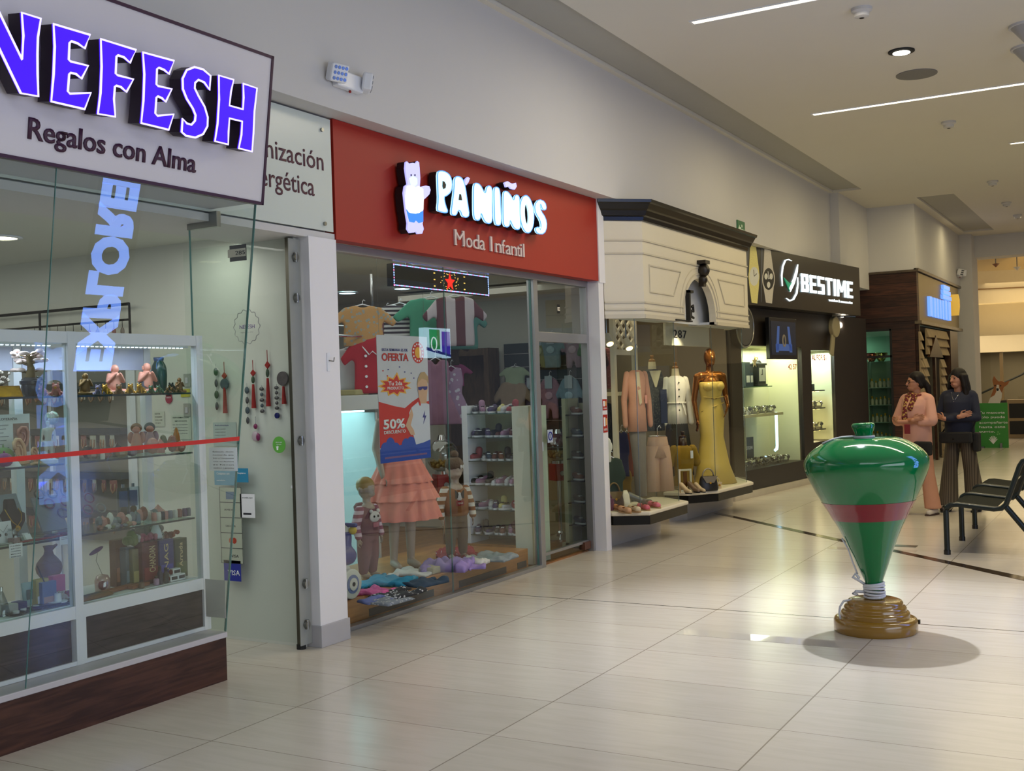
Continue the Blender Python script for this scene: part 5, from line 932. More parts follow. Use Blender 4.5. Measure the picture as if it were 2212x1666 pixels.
def build_platform():
    t = thing('display_platform', 'low orange wood window platform with dark vent slots behind the kids shop glass', 'platform', T(-5.3, 7.4, 0)); ow = wood('orange_beech', (150, 98, 46), (178, 122, 62), (2, .6, 8), .35)
    MB().box(-5.85, -4.87, 5.96, 8.78, .012, .185).build('deck', ow, t, w=True, bevel=.004)
    for a, b in ((5.97, 6.08), (6.42, 7.25), (7.62, 8.38), (8.58, 8.74)): MB().box(-4.872, -4.866, a, b, .03, .085).build('vent', mat('dark_brown_vent', (58, 46, 38), .6), t, w=True)
build_platform()
ZP = .186
# garments
def shirt_poly(w, h, sl=.28, sleeve=.34):
    return [(-w*.5, 0), (w*.5, 0), (w*.48, h*.62), (w*.5+w*sl*.9, h*(1-sleeve)-h*.18), (w*.5+w*sl*1.3, h*(1-sleeve)-h*.06), (w*.46, h*.95), (w*.16, h), (w*.08, h*.95), (-w*.08, h*.95), (-w*.16, h), (-w*.46, h*.95), (-w*.5-w*sl*1.3, h*(1-sleeve)-h*.06), (-w*.5-w*sl*.9, h*(1-sleeve)-h*.18), (-w*.48, h*.62)]
def dress_poly(w, h): return [(-w*.55, 0), (w*.55, 0), (w*.25, h*.52), (w*.3, h*.75), (w*.26, h*.98), (w*.12, h), (0, h*.9), (-w*.12, h), (-w*.26, h*.98), (-w*.3, h*.75), (-w*.25, h*.52)]
def romper_poly(w, h): return [(-w*.42, 0), (-w*.1, 0), (-w*.04, h*.28), (w*.04, h*.28), (w*.1, 0), (w*.42, 0), (w*.4, h*.55), (w*.62, h*.45), (w*.7, h*.58), (w*.38, h*.92), (w*.12, h), (-w*.12, h), (-w*.38, h*.92), (-w*.7, h*.58), (-w*.62, h*.45), (-w*.4, h*.55)]
def puff(poly, d, M, voxel=.012):
    q = MB(M); q.prism(poly, -d/2, d/2); return q
def garment(name, lab, M, poly, m, d=.05, hanger=True, cat='garment', trim=None, group=None, voxel=.016):
    t = thing(name, lab, cat, M, group); g = puff(poly, d, None).build('cloth', m, t, voxel=voxel, sm=4)
    for v in g.data.vertices: v.co.z += .012*noise.noise(Vector((v.co.x*9+len(lab), v.co.y*5, 0))) 
    ys = max(p[1] for p in poly); xs = max(p[0] for p in poly)
    if hanger: MB().tube([(-xs*.45, ys*.93, 0), (0, ys*1.03, 0), (xs*.45, ys*.93, 0)], .006, 5).tube([(0, ys*1.03, 0), (0, ys*1.1, 0), (.012, ys*1.14, 0), (.024, ys*1.11, 0)], .003, 5).build('hanger', M_WHITE, t, smooth=True)
    for s, pl, mm, z in (trim or ()): MB().prism(pl, d/2-.004, d/2+z).build(s, mm, t)
    return t
fab = lambda n, c, **k: mat(n, c, .85, var=k.pop('var', .12), scale=k.pop('scale', 14), **k)
def stripes(key, c1, c2, f, axis='Y', soft=False):
    if key in MATS: return MATS[key]
    m = mat(key, c1, .85); nt = m.node_tree; b = nt.nodes['Principled BSDF']; N = nt.nodes.new; L = nt.links.new
    tc = N('ShaderNodeTexCoord'); s = N('ShaderNodeSeparateXYZ'); L(tc.outputs['Object'], s.inputs[0]); a = N('ShaderNodeMath'); a.operation = 'MULTIPLY'; a.inputs[1].default_value = f; L(s.outputs[axis], a.inputs[0])
    fr = N('ShaderNodeMath'); fr.operation = 'FRACT'; L(a.outputs[0], fr.inputs[0]); g = N('ShaderNodeMath'); g.operation = 'GREATER_THAN'; g.inputs[1].default_value = .5; L(fr.outputs[0], g.inputs[0])
    mx = N('ShaderNodeMix'); mx.data_type = 'RGBA'; mx.inputs[6].default_value = rgb(*c1); mx.inputs[7].default_value = rgb(*c2); L(g.outputs[0], mx.inputs[0]); L(mx.outputs[2], b.inputs['Base Color']); return m
def spots(key, c1, c2, sc, th=.35):
    if key in MATS: return MATS[key]
    m = mat(key, c1, .85); nt = m.node_tree; b = nt.nodes['Principled BSDF']; N = nt.nodes.new; L = nt.links.new
    tc = N('ShaderNodeTexCoord'); v = N('ShaderNodeTexVoronoi'); v.inputs['Scale'].default_value = sc; L(tc.outputs['Object'], v.inputs['Vector']); g = N('ShaderNodeMath'); g.operation = 'LESS_THAN'; g.inputs[1].default_value = th; L(v.outputs['Distance'], g.inputs[0])
    mx = N('ShaderNodeMix'); mx.data_type = 'RGBA'; mx.inputs[6].default_value = rgb(*c1); mx.inputs[7].default_value = rgb(*c2); L(g.outputs[0], mx.inputs[0]); L(mx.outputs[2], b.inputs['Base Color']); return m
def hang(x, y, X, w, h, lab, m, poly=shirt_poly, name='hanging_shirt', rz=0, **k):
    """garment whose hem centre shows at photo pixel x, y on the plane X; faces the aisle"""
    p = at(x, y, X=X); return garment(name, lab, T(*p) @ RZ(.62+rz*.6) @ RX(PI/2), poly(w*1.2, h*1.12), m, **k)
BX = -7.0
hang(786, 748, -6.0, .30, .32, 'tan patterned short-sleeved shirt hanging above the red coat', spots('tan_print', (186, 140, 84), (150, 150, 140), 28), rz=.5)
t = hang(806, 850, -5.95, .27, .46, 'red double-breasted girls coat with white piping hanging beside the poster', fab('coat_red', (172, 28, 40)), name='girls_coat', rz=.3, cat='coat')
for i in range(4):
    for q in (-1, 1): MB().cyl((q*.06, .06+.09*i, .026), (q*.06, .06+.09*i, .036), .012).build('button', M_WHITE, t)
MB().tube([(-.09, .42, .02), (-.03, .34, .034), (0, .37, .034), (.05, .33, .034), (.10, .41, .02)], .006, 5).build('collar_piping', M_WHITE, t)
hang(757, 845, -6.2, .26, .34, 'white girls blouse hanging behind the red coat', fab('white_cotton', (206, 212, 220)), rz=.4)
hang(866, 735, -6.8, .30, .34, 'white and black striped tee hanging above the poster', stripes('bw_stripe', (214, 214, 214), (60, 50, 58), 22), rz=.2)
hang(838, 738, -7.0, .28, .32, 'dusky pink hanging shirt left of the striped tee', fab('dusky_pink', (150, 92, 104)), rz=.5)
hang(893, 738, -7.0, .26, .36, 'grey-brown hanging jacket right of the striped tee', fab('grey_brown', (110, 100, 92)), rz=.5)
hang(934, 745, -6.5, .40, .44, 'mint green hooded jacket hanging behind the poster corner', fab('mint_green', (70, 152, 122)), name='hooded_jacket', rz=.3, cat='jacket')
hang(985, 748, -6.15, .34, .46, 'plum and white panelled jacket hanging beside the mint one', stripes('plum_white_panel', (96, 58, 66), (190, 180, 186), 5, 'X'), name='panelled_jacket', rz=.4, cat='jacket')
hang(1003, 755, -6.2, .26, .40, 'teal long-sleeved top hanging last in the upper row', fab('teal_knit', (84, 142, 132)), rz=.5)
hang(945, 918, -6.35, .40, .60, 'mauve girls party dress with a bow hanging beside the poster', fab('mauve_satin', (150, 108, 132)), dress_poly, 'girls_dress', rz=.2, cat='dress', d=.10)
hang(978, 910, -6.3, .34, .50, 'lilac and white ruffled dress hanging behind the mauve dress', spots('lilac_print', (160, 130, 160), (200, 196, 210), 20), dress_poly, 'girls_dress', rz=.3, cat='dress', d=.08)
hang(957, 790, -6.5, .30, .26, 'dark brown jacket hanging under the lit reflection', fab('dark_brown_wool', (62, 42, 36)), rz=.3)
hang(975, 835, -6.5, .24, .22, 'bright pink top hanging beside the lilac dress', fab('bright_pink', (150, 60, 110)), rz=.3)
# rail wall behind, slat wall of the baby corner
struct('wall_slats', MB().box(-9.1, -9.0, 6.0, 11.0, .8, 2.3), mat('grey_green_slats', (120, 130, 118), .7, var=.03))
t = thing('garment_rail', 'chrome garment rail carrying the hanging clothes in the kids shop', 'rail', T(-6.5, 7.8, 2.25)); MB().cyl((-7.05, 6.2, 2.30), (-7.05, 10.6, 2.30), .012).cyl((-6.0, 6.2, 2.12), (-6.0, 8.2, 2.12), .012).build('rail_tube', M_CHROME, t, smooth=True, w=True, ang=.7)
MB().cyl((-7.05, 6.3, 2.30), (-7.05, 6.3, 2.72), .01).cyl((-7.05, 10.5, 2.30), (-7.05, 10.5, 2.72), .01).cyl((-6.0, 6.3, 2.12), (-6.0, 6.3, 2.72), .01).cyl((-6.0, 8.1, 2.12), (-6.0, 8.1, 2.72), .01).build('hanger_rod', M_CHROME, t, smooth=True, w=True, ang=.7)
t = thing('baby_wall', 'dark blue-grey slatted panel hung with baby outfits at the back of the kids shop', 'wall panel', T(-5.6, 10.97, 1)); MB().box(-6.30, -5.22, 10.95, 10.995, .92, 2.12).build('panel', mat('dark_teal_slats', (34, 50, 54), .6, var=.05), t, w=True)
for i in range(8): MB().box(-6.30, -5.22, 10.943, 10.95, .95+.15*i, .958+.15*i).build('slat_groove', M_ALU, t, w=True)
MB().box(-6.3, -5.2, 10.82, 10.94, .02, .90).box(-6.3, -5.18, 10.80, 10.94, .90, .93).box(-6.28, -5.22, 10.815, 10.82, .62, .64).box(-6.28, -5.22, 10.815, 10.82, .12, .14).build('base_cabinet', mat('beige_laminate', (150, 138, 100), .6), t, w=True)
def baby(x, y, w, h, lab, m, poly, **k):
    p = at(x, y, Y=10.88); return garment('baby_outfit', lab, T(*p) @ RX(PI/2), poly(w, h), m, d=.05, cat='baby outfit', **k)
pp = lambda n, c: fab(n, c, var=.25, scale=30)
for x, y, w, h, c, pl, lab in ((1166, 795, .20, .34, (138, 140, 96), romper_poly, 'khaki baby outfit, first in the upper row'), (1193, 795, .22, .36, (126, 150, 160), shirt_poly, 'pale blue baby jacket, second in the upper row'), (1240, 795, .22, .36, (150, 124, 140), romper_poly, 'mauve baby romper near the end of the upper row'), (1263, 770, .2, .22, (76, 120, 76), shirt_poly, 'green baby top at the end of the upper row'),
    (1151, 900, .2, .42, (120, 108, 132), romper_poly, 'lilac baby romper at the start of the lower row'), (1190, 905, .24, .46, (160, 118, 136), romper_poly, 'pink and white baby romper in the middle of the lower row'), (1233, 905, .24, .46, (120, 150, 170), romper_poly, 'pale blue baby romper, last in the lower row')):
    o = baby(x, y, w, h, lab, pp('baby_%d' % x, c), pl); MB().box(-.045, .045, h*.72, h*1.02, .03, .034).build('tag_card', mat('pale_blue_card', (170, 184, 196), .6), o); MB().ell((0, h*.55, .03), (.05, .045, .015)).build('print_patch', pp('patch_%d' % x, tuple(min(255, v+46) for v in c)), o, smooth=True)
for x, y, c, lab in ((1228, 935, (46, 44, 56), 'dark ball cap hanging at the end of the baby wall'), (1205, 950, (120, 50, 80), 'raspberry soft toy under the pink romper'), (1175, 950, (90, 40, 70), 'plum soft toy under the lilac romper')):
    p = at(x, y, Y=10.88); tag(MB(T(*p)).ell((0, 0, 0), (.10, .06, .08)).ell((.06, -.03, .05), .04).build('soft_toy', pp('toy_%d' % x, c), smooth=True), lab, 'soft toy')
a = at(1183, 955, Y=9.9); b = at(1206, 928, Y=9.9)
p = at(1183, 957, X=-4.832); o = sticker('card_sticker', 'square blue and white payment sticker on the kids shop door', 'sticker', F(p), rect(.105, .12), mat('pale_sticker_white', (170, 182, 196), .5)); MB().tube([(.052+.036*math.cos(a), .06+.036*math.sin(a), .002) for a in np.linspace(0, 2*PI, 25)[:-1]], .007, 4, closed=True).box(.042, .047, .04, .08, .001, .003).box(.057, .062, .04, .08, .001, .003).build('emblem', M_INKB, o)
p = at(1150, 978, X=-4.832); o = sticker('card_sticker', 'wide sky blue sticker below the square one on the kids shop door', 'sticker', F(p+Vector((0, .02, 0))), rect(.19, .085), MATS['sky_blue_print']); MB().box(.12, .19, 0, .085, .0015, .002).build('white_patch', MATS['pale_sticker_white'], o)
# wardrobe, picture, counter
t = thing('wardrobe', 'tall brown wardrobe frame with pale garments inside beside the baby wall', 'wardrobe', T(-5.9, 10.9, 0)); wb = wood('umber_wood', (74, 58, 44), (98, 78, 60), (4, 4, 1), .5)
MB().box(-6.95, -6.88, 10.7, 10.94, .02, 2.08).box(-6.42, -6.36, 10.7, 10.94, .02, 2.08).box(-6.88, -6.42, 10.7, 10.94, 2.0, 2.08).box(-6.88, -6.42, 10.93, 10.94, .02, 2.0).build('carcass', wb, t, w=True)
p = at(1113, 835, Y=10.82); garment('folded_blouse', 'pale green blouse hanging in the brown wardrobe', T(*p) @ RX(PI/2), shirt_poly(.24, .22), fab('pale_green_cotton', (150, 170, 144)), d=.05)
p = at(1110, 900, Y=10.82); garment('beige_coat', 'beige coat hanging low in the brown wardrobe', T(p.x, p.y, p.z-.1) @ RX(PI/2), shirt_poly(.3, .50), fab('beige_linen', (150, 132, 112)), d=.06, cat='coat')
t = thing('framed_picture', 'small grey framed picture on the kids shop back wall', 'picture', FX(at(1022, 852, Y=10.99))); MB().box(0, .22, 0, .235, 0, .012).build('frame', mat('blue_grey_frame', (92, 100, 116), .5), t, bevel=.003); MB().box(.035, .185, .035, .20, .012, .014).build('picture', mat('dark_night_picture', (26, 36, 50), .4, var=.6, scale=20), t)
t = thing('white_cabinet', 'white cabinet with a cyan lit niche at the kids shop pier', 'cabinet', T(-6.1, 7.2, 0)); c = MB(); x0, x1 = -6.6, -5.9
p0 = at(742, 1000, X=x1); p1 = at(818, 1000, X=x1); ya, yb = 6.4, p1.y; wl = mat('milky_white_laminate', (206, 210, 208), .4)
c.box(x0, x1, ya, ya+.03, .02, 1.45).box(x0, x1, yb-.03, yb, .02, 1.45).box(x0, x0+.02, ya, yb, .02, 1.45).box(x0, x1, ya, yb, .02, .08).build('carcass', wl, t, w=True)
zc = at(742, 888, X=x1).z; zt = at(742, 855, X=x1).z
MB().box(x0, x1+.03, ya, yb+.02, zc, zt).build('top', wl, t, w=True, bevel=.005); MB().box(x0+.1, x1-.1, ya+.05, yb-.05, zc-.02, zc-.005).build('lamp_tube', emis('cyan_lamp', (206, 250, 255), 5), t, w=True)
area('cabinet_niche_light', ((x0+x1)/2, (ya+yb)/2, zc-.03), (.4, .5), 4.0, (.84, .98, 1.0))
MB().box(x1-.006, x1, ya+.03, yb-.03, .08, zc).build('door', glass('frosted_cabinet_door', (226, 236, 238), .5, .05, .1), t, w=True)
for x_, y_ in ((764, 845), (790, 850)): 
    p = at(x_, y_, X=x1-.2); tag(MB(T(p.x, p.y, zt)).box(-.1, .1, -.10, .10, 0, .05).build('shoe_box', fab('box_%d' % x_, (170, 160, 110) if x_ < 780 else (70, 72, 66)), bevel=.01), 'cream folded stack on top of the white cabinet' if x_ < 780 else 'dark grey folded stack on top of the white cabinet', 'folded clothes')
# shoe shelf
YS = 8.9; SZ = [at(1060, y, Y=YS).z for y in (893, 945, 996, 1049, 1102, 1156)]; XL, XR = -5.60, -5.06
t = thing('shoe_shelf', 'white shoe shelf with glass shelves standing in the kids shop window', 'shoe shelf', T(-5.3, YS+.15, 0))
MB().box(XL, XL+.06, YS, YS+.34, .186, 1.47).build('side_panel', M_WHITE, t, w=True); MB().box(XR, -4.885, YS, YS+.34, .02, 1.455).build('side_panel', mat('warm_white_panel', (214, 212, 196), .45), t, w=True); MB().box(XL, XR, YS+.33, YS+.34, .03, 1.44).build('back_panel', mat('cream_panel', (176, 168, 132), .6), t, w=True)
MB().box(XL, XR, YS, YS+.34, .02, .186).build('base_plinth', MATS['orange_beech'], t, w=True)
for z in SZ: MB().box(XL+.06, XR, YS, YS+.33, z-.008, z).build('shelf', glass('shoe_shelf_glass', (190, 206, 196), .7, .04), t, w=True)
def shoe_proto(kind, up, so, lab):
    t = thing('shoe', lab, 'shoe', None, 'childrens shoes on the window shelf'); q = MB()
    if kind == 'sneaker': q.cap((0, -.055, .032), (0, .02, .036), .028, .030).cap((0, .03, .04), (0, .055, .055), .030, .026).cap((0, .01, .05), (0, .045, .06), .024)
    elif kind == 'boot': q.cap((0, -.05, .032), (0, .03, .034), .028, .030).cap((0, .035, .04), (0, .045, .095), .030, .032)
    else: q.cap((0, -.05, .024), (0, .0, .026), .024, .022).cap((0, .04, .03), (0, .055, .045), .024, .02)
    q.build('upper', up, t, voxel=.007, sm=3); MB().loft([(0, -.012, 0, .031, .078), (0, -.012, .016, .033, .081)], 20).build('sole', so, t)
    MB().box(-.014, .014, -.035, .0, .058, .066).build('laces' if kind == 'sneaker' else 'strap', M_WHITE if kind == 'sneaker' else M_DARK, t); return t
shoe_cols = [(60, 60, 70), (190, 190, 196), (110, 66, 40), (70, 56, 96), (40, 62, 84), (160, 120, 150), (150, 60, 70), (84, 72, 52), (200, 190, 120), (36, 34, 36), (206, 206, 210), (96, 50, 40)]
sm_ = [mat('shoe_leather_%s' % 'abcdefghijkl'[i], c, .5, var=.15, scale=30) for i, c in enumerate(shoe_cols)]; cn = ['charcoal', 'pale grey', 'brown', 'violet', 'blue', 'lilac', 'raspberry', 'olive', 'yellow-gold', 'black', 'white', 'chestnut']
protos = {}; r_ = random.Random(5); rown = ['top', 'second', 'third', 'fourth', 'fifth', 'lowest']
for r, z in enumerate(SZ):
    for i in range(7):
        k = ('sneaker', 'sneaker', 'boot', 'sneaker', 'sandal')[(i*2+r) % 5]; ci = (i*5+r*3+(i*r) % 4) % 12; x = XL+.085+.067*i; M_ = T(x, YS+.11+r_.uniform(-.02, .03), z) @ RZ(r_.uniform(-.5, .7)); lab = f'{cn[ci]} childs {k if k != "boot" else "ankle boot"}, {ORD[i]} along the {rown[r]} shelf of the shoe shelf'
        if k not in protos: protos[k] = shoe_proto(k, sm_[ci], M_WHITE, lab); protos[k].matrix_basis = M_
        else: dup(protos[k], M_, lab, recolor={'upper': sm_[ci]})
# second narrow shoe rack beyond the door
t = thing('shoe_rack', 'narrow cream shoe rack beyond the kids shop door', 'shoe rack', T(-4.98, 10.15, 0)); cr_ = mat('cream_lacquer', (176, 172, 146), .45)
MB().box(-5.11, -5.07, 10.0, 10.3, .03, 1.50).box(-5.15, -4.9, 10.0, 10.3, .02, .06).box(-5.07, -4.9, 10.28, 10.3, .06, 1.45).build('carcass', cr_, t, w=True)
for i in range(6):
    z = .24+.22*i; MB().box(-5.07, -4.90, 10.0, 10.28, z-.01, z).build('shelf', M_DARK, t, w=True); ci = (i*7) % 12
    dup(protos['sneaker'], T(-5.0, 10.10, z) @ RZ(1.2), f'{cn[ci]} childs shoe on the {rown[5-i]} shelf of the narrow rack', 'childrens shoes on the narrow rack', {'upper': sm_[ci]})
# gumball machines
def gumball(p, k, lab, M_box):
    t = thing('gumball_machine', lab, 'gumball machine', T(*p) @ RZ(.9)); ch = M_CHROME
    MB().lathe([(0, 0), (.20*k, 0), (.20*k, .015), (.06*k, .05), (.03*k, .09), (0, .09)], 24).build('base', ch, t, smooth=True, ang=.7); MB().cyl((0, 0, .06), (0, 0, .62), .022).build('pole', ch, t, smooth=True, ang=.7)
    MB().box(-.085*k, .085*k, -.085*k, .085*k, .62, .80).build('coin_box', M_box, t, bevel=.008); MB().cyl((0, 0, .80), (0, 0, .83), .08*k).cyl((0, -.088*k, .70), (0, -.10*k, .70), .025).build('collar', ch, t, smooth=True, ang=.7)
    MB().ell((0, 0, .83+.15*k), .16*k, n=24, k=16).build('globe', glass('gumball_globe', (236, 240, 238), 1.4, .06), t, smooth=True); MB().cyl((0, 0, .83+.30*k), (0, 0, .83+.35*k), .05*k, .03*k).build('lid', ch, t, smooth=True, ang=.7)
    q = MB(); r_ = random.Random(2)
    for i in range(60): a = r_.uniform(0, 6.3); rr = .11*k*math.sqrt(r_.random()); q.ell((rr*math.cos(a), rr*math.sin(a), .83+.045*k+r_.uniform(0, .05)), .02, n=7, k=5)
    q.build('capsules', mat('mixed_capsules', (150, 120, 50), .3, var=.9, scale=18), t, smooth=True)
rb = mat('gumball_red', (150, 26, 24), .3)
gumball(Vector((-5.98, 9.13, .0125)), 1.0, 'chrome and red gumball machine between the girl and boy mannequins', rb)
p = Vector((-5.45, 10.55, .0125)); gumball(p, .95, 'chrome and red gumball machine standing beyond the kids shop door', rb)
# cloth heaps on the platform
def cloth(x, y, poly, h, m, lab, name, rz=0, s=1., cat='clothes', zb=0):
    p = at(x, y, Z=ZP+zb); M_ = T(p.x, p.y, ZP+zb) @ RZ(PI/2+rz); pl = [(a*s, b*s) for a, b in poly]; q = MB(); x0, x1 = min(a for a, b in pl), max(a for a, b in pl); y0, y1 = min(b for a, b in pl), max(b for a, b in pl); st = .016
    def inside(a, b):
        c = False; n = len(pl)
        for i in range(n):
            (xa, ya), (xb, yb) = pl[i], pl[i-1]
            if (ya > b) != (yb > b) and a < (xb-xa)*(b-ya)/(yb-ya)+xa: c = not c
        return c
    nx, ny = int((x1-x0)/st)+3, int((y1-y0)/st)+3; ins = {}; idx = {}
    for i in range(nx):
        for j in range(ny): ins[i, j] = inside(x0+(i-.5)*st, y0+(j-.5)*st)
    for i in range(nx):
        for j in range(ny):
            nb = sum(ins.get((i+a, j+b), False) for a in (-1, 0, 1) for b in (-1, 0, 1))
            if ins[i, j]:
                u, v = x0+(i-.5)*st, y0+(j-.5)*st; e = min(1, nb/9.0+.15)
                z = max(.004, e*h*(.75+.9*noise.noise(Vector((u*11+x, v*11+y, 0)))+.35*noise.noise(Vector((u*30, v*24+x, 3))))); idx[i, j] = len(q.v); q.add([(u, v, z), (u, v, 0)], [])
    for (i, j), k in idx.items():
        if (i+1, j) in idx and (i, j+1) in idx and (i+1, j+1) in idx:
            a, b, c, d = k, idx[i+1, j], idx[i+1, j+1], idx[i, j+1]; q.f += [(a, b, c, d), (d+1, c+1, b+1, a+1)]
            for (s0, s1, o1, o2) in ((a, b, (i, j-1), (i+1, j-1)), (b, c, (i+2, j), (i+2, j+1)), (c, d, (i, j+2), (i+1, j+2)), (d, a, (i-1, j), (i-1, j+1))):
                if o1 not in idx or o2 not in idx: q.f.append((s0, s0+1, s1+1, s1))
    o = q.build(name, m, smooth=True); o.matrix_basis = M_; return tag(o, lab, cat)
TEE = shirt_poly(.36, .42, .30, .10); TEE = [(a, b-.2) for a, b in TEE]; PANTS = [(-.13, -.2), (-.03, -.2), (0, .05), (.03, -.2), (.13, -.2), (.14, .2), (-.14, .2)]
cloth(840, 1260, TEE, .035, fab('turquoise_jersey', (36, 138, 178)), 'turquoise blue tee lying on the platform near the toddler mannequin', 'blue_shirt', .3, .95, zb=.0)
cloth(893, 1240, TEE, .03, fab('white_jersey', (206, 206, 204)), 'white tee with small print lying behind the turquoise tee', 'white_shirt', .2, .85)
cloth(918, 1262, PANTS, .035, fab('dark_denim', (44, 64, 84)), 'dark blue denim garment lying in front of the white tee', 'denim_trousers', 1.4, .85)
cloth(812, 1281, TEE, .028, fab('hot_pink_jersey', (206, 92, 150)), 'hot pink tee lying next to the toy wheels', 'pink_shirt', .1, .62)
cloth(863, 1284, PANTS, .03, spots('black_white_print', (40, 42, 48), (190, 192, 196), 34, .32), 'black and white patterned leggings lying at the platform edge', 'patterned_leggings', 1.5, .95)
cloth(812, 1300, PANTS, .028, fab('washed_blue', (96, 108, 160)), 'washed blue shorts lying at the front edge beside the toy wheels', 'blue_shorts', 1.2, .55)
cloth(845, 1300, PANTS, .025, spots('grey_floral', (120, 128, 138), (170, 172, 174), 40, .35), 'grey patterned trousers at the very front of the platform', 'grey_trousers', 1.5, .75)
cloth(968, 1230, TEE, .075, fab('lilac_fleece', (148, 128, 184)), 'lilac hoodie heaped in the middle of the platform', 'lilac_hoodie', .3, .95)
cloth(1022, 1219, TEE, .045, fab('cream_cotton', (198, 198, 190)), 'cream top lying under the lilac hoodie edge', 'cream_shirt', .2, .6)
cloth(1030, 1228, TEE, .03, fab('lilac_fleece', (148, 128, 184)), 'small lilac top at the end of the lilac hoodie', 'lilac_shirt', .5, .4)
cloth(985, 1200, TEE, .05, spots('red_white_print', (142, 30, 42), (210, 190, 190), 26, .2), 'red printed pyjama top lying at the boy mannequins feet', 'red_pyjama', .6, .85)
cloth(1020, 1203, PANTS, .035, fab('deep_red_cotton', (128, 30, 40)), 'deep red trousers lying beside the red pyjama top', 'red_trousers', 1.5, .6)
cloth(1065, 1208, TEE, .04, fab('heather_grey', (136, 146, 148)), 'heather grey sweater lying at the far end of the platform', 'grey_sweater', .1, .9)
tag(MB(T(*at(935, 1236, Z=ZP))).box(-.07, .07, -.10, .10, 0, .05).build('cream_box', fab('cream_board', (176, 166, 140)), bevel=.006), 'cream stand box showing between the turquoise tee and lilac hoodie', 'box')
# ride-on toy
p = at(768, 1312, Z=ZP); t = thing('ride_on_toy', 'blue and white ride-on toy with big white wheels against the pier', 'toy', T(-4.98, 6.24, ZP)); wt = mat('ivory_plastic', (206, 206, 196), .4); bl_ = mat('royal_blue_plastic', (50, 56, 130), .35)
for x, y, r in ((.09, .0, .105), (-.12, .17, .105)):
    w_ = MB().cyl((x-.025, y, r), (x+.025, y, r), r, n=28).build('wheel', wt, t, smooth=True, bevel=.008, ang=.8); MB().cyl((x+.025, y, r), (x+.030, y, r), r*.62, n=24).build('hub', mat('blue_hub', (104, 120, 164), .4), w_); MB().cyl((x+.030, y, r), (x+.034, y, r), r*.42, n=20).build('hub_cap', wt, w_); MB().cyl((x+.034, y, r), (x+.037, y, r), r*.15, n=14).build('axle', M_BLACK, w_)
MB().cap((-.02, -.08, .30), (-.02, .12, .28), .075, .07).cap((-.02, .10, .30), (-.02, .12, .42), .04).build('body', bl_, t, voxel=.014, sm=3); MB().cyl((-.02, .12, .42), (-.02, .12, .50), .018).build('stem', wt, t); MB().cap((-.10, .12, .50), (.06, .12, .50), .016).build('handlebar', bl_, t, smooth=True); MB().ell((.02, .14, .46), .03).build('horn', mat('toy_yellow', (200, 170, 40), .4), t, smooth=True); MB().cyl((-.12, .0, .12), (.09, .0, .105), .012).cyl((-.12, .17, .105), (.0, .0, .25), .014).build('axle_bar', wt, t)
# ---------------------------------------------------------------- mannequins
M_MAN = mat('mannequin_skin_grey', (168, 150, 136), .35, var=.02)
def hand(q, p, d, s, side=Vector((1, 0, 0)), curl=.4):
    """palm and five fingers hanging from the wrist p along d"""
    d = Vector(d).normalized(); side = (Vector(side)-d*d.dot(Vector(side))).normalized(); nrm = d.cross(side)
    c = Vector(p)+d*.045*s; q.ell(c, (.034*s, .016*s, .05*s), R=Matrix((side, nrm, d)).transposed().to_4x4())
    for i, L in enumerate((.062, .072, .067, .052)):
        b = Vector(p)+d*.085*s+side*(.030-.0200*i)*s; m_ = b+(d+nrm*curl*.4)*L*.5*s; q.cap(b, m_, .0080*s, .0075*s, 7); q.cap(m_, m_+(d+nrm*curl)*L*.5*s, .008*s, .0065*s, 7)
    b = Vector(p)+d*.03*s+side*.03*s; q.cap(b, b+(d*.7+side*.7)*.035*s, .0105*s, .009*s, 7); q.cap(b+(d*.7+side*.7)*.035*s, b+(d+side*.35+nrm*.2)*.065*s, .009*s, .0075*s, 7)
def child(p, h, rz, lab, hair=None):
    t = thing('mannequin', lab, 'mannequin', T(*p) @ RZ(rz)); q = MB(); s = h
    q.ell((0, 0, .875*s), (.078*s, .092*s, .108*s)).ell((0, -.088*s, .865*s), (.014*s, .018*s, .018*s)).cap((0, 0, .72*s), (0, 0, .80*s), .04*s).cap((0, 0, .46*s), (0, 0, .66*s), .085*s, .09*s).ell((0, -.06*s, .825*s), (.045*s, .04*s, .035*s))
    for k in (-1, 1):
        q.cap((k*.05*s, 0, .42*s), (k*.06*s, 0, .22*s), .058*s, .04*s).cap((k*.06*s, 0, .22*s), (k*.065*s, .01*s, .04*s), .04*s, .027*s).cap((k*.065*s, .01*s, .025*s), (k*.075*s, -.075*s, .02*s), .026*s, .022*s)
        q.cap((k*.11*s, 0, .67*s), (k*.155*s, .01*s, .52*s), .034*s, .03*s).cap((k*.155*s, .01*s, .52*s), (k*.165*s, -.03*s, .40*s), .028*s, .02*s); hand(q, (k*.165*s, -.03*s, .40*s), (0, -.1, -1), s*.62, (-k*.3, -1, 0))
        q.ell((k*.08*s, .01*s, .865*s), (.014*s, .02*s, .03*s))
    q.build('body', M_MAN, t, voxel=.0085*s/.9, sm=2); return t
def sweater(t, s, m, m2, band):
    q = MB().loft([(0, 0, .42*s, .115*s, .10*s), (0, 0, .45*s, .13*s, .11*s), (0, 0, .58*s, .128*s, .108*s), (0, 0, .67*s, .12*s, .09*s), (0, 0, .715*s, .06*s, .055*s)], 26); q.build('top', m, t, smooth=True)
    for k in (-1, 1): MB().cap((k*.105*s, 0, .665*s), (k*.16*s, .01*s, .52*s), .052*s, .046*s).cap((k*.16*s, .01*s, .52*s), (k*.167*s, -.028*s, .42*s), .045*s, .036*s).build('sleeve', m2, t, smooth=True)
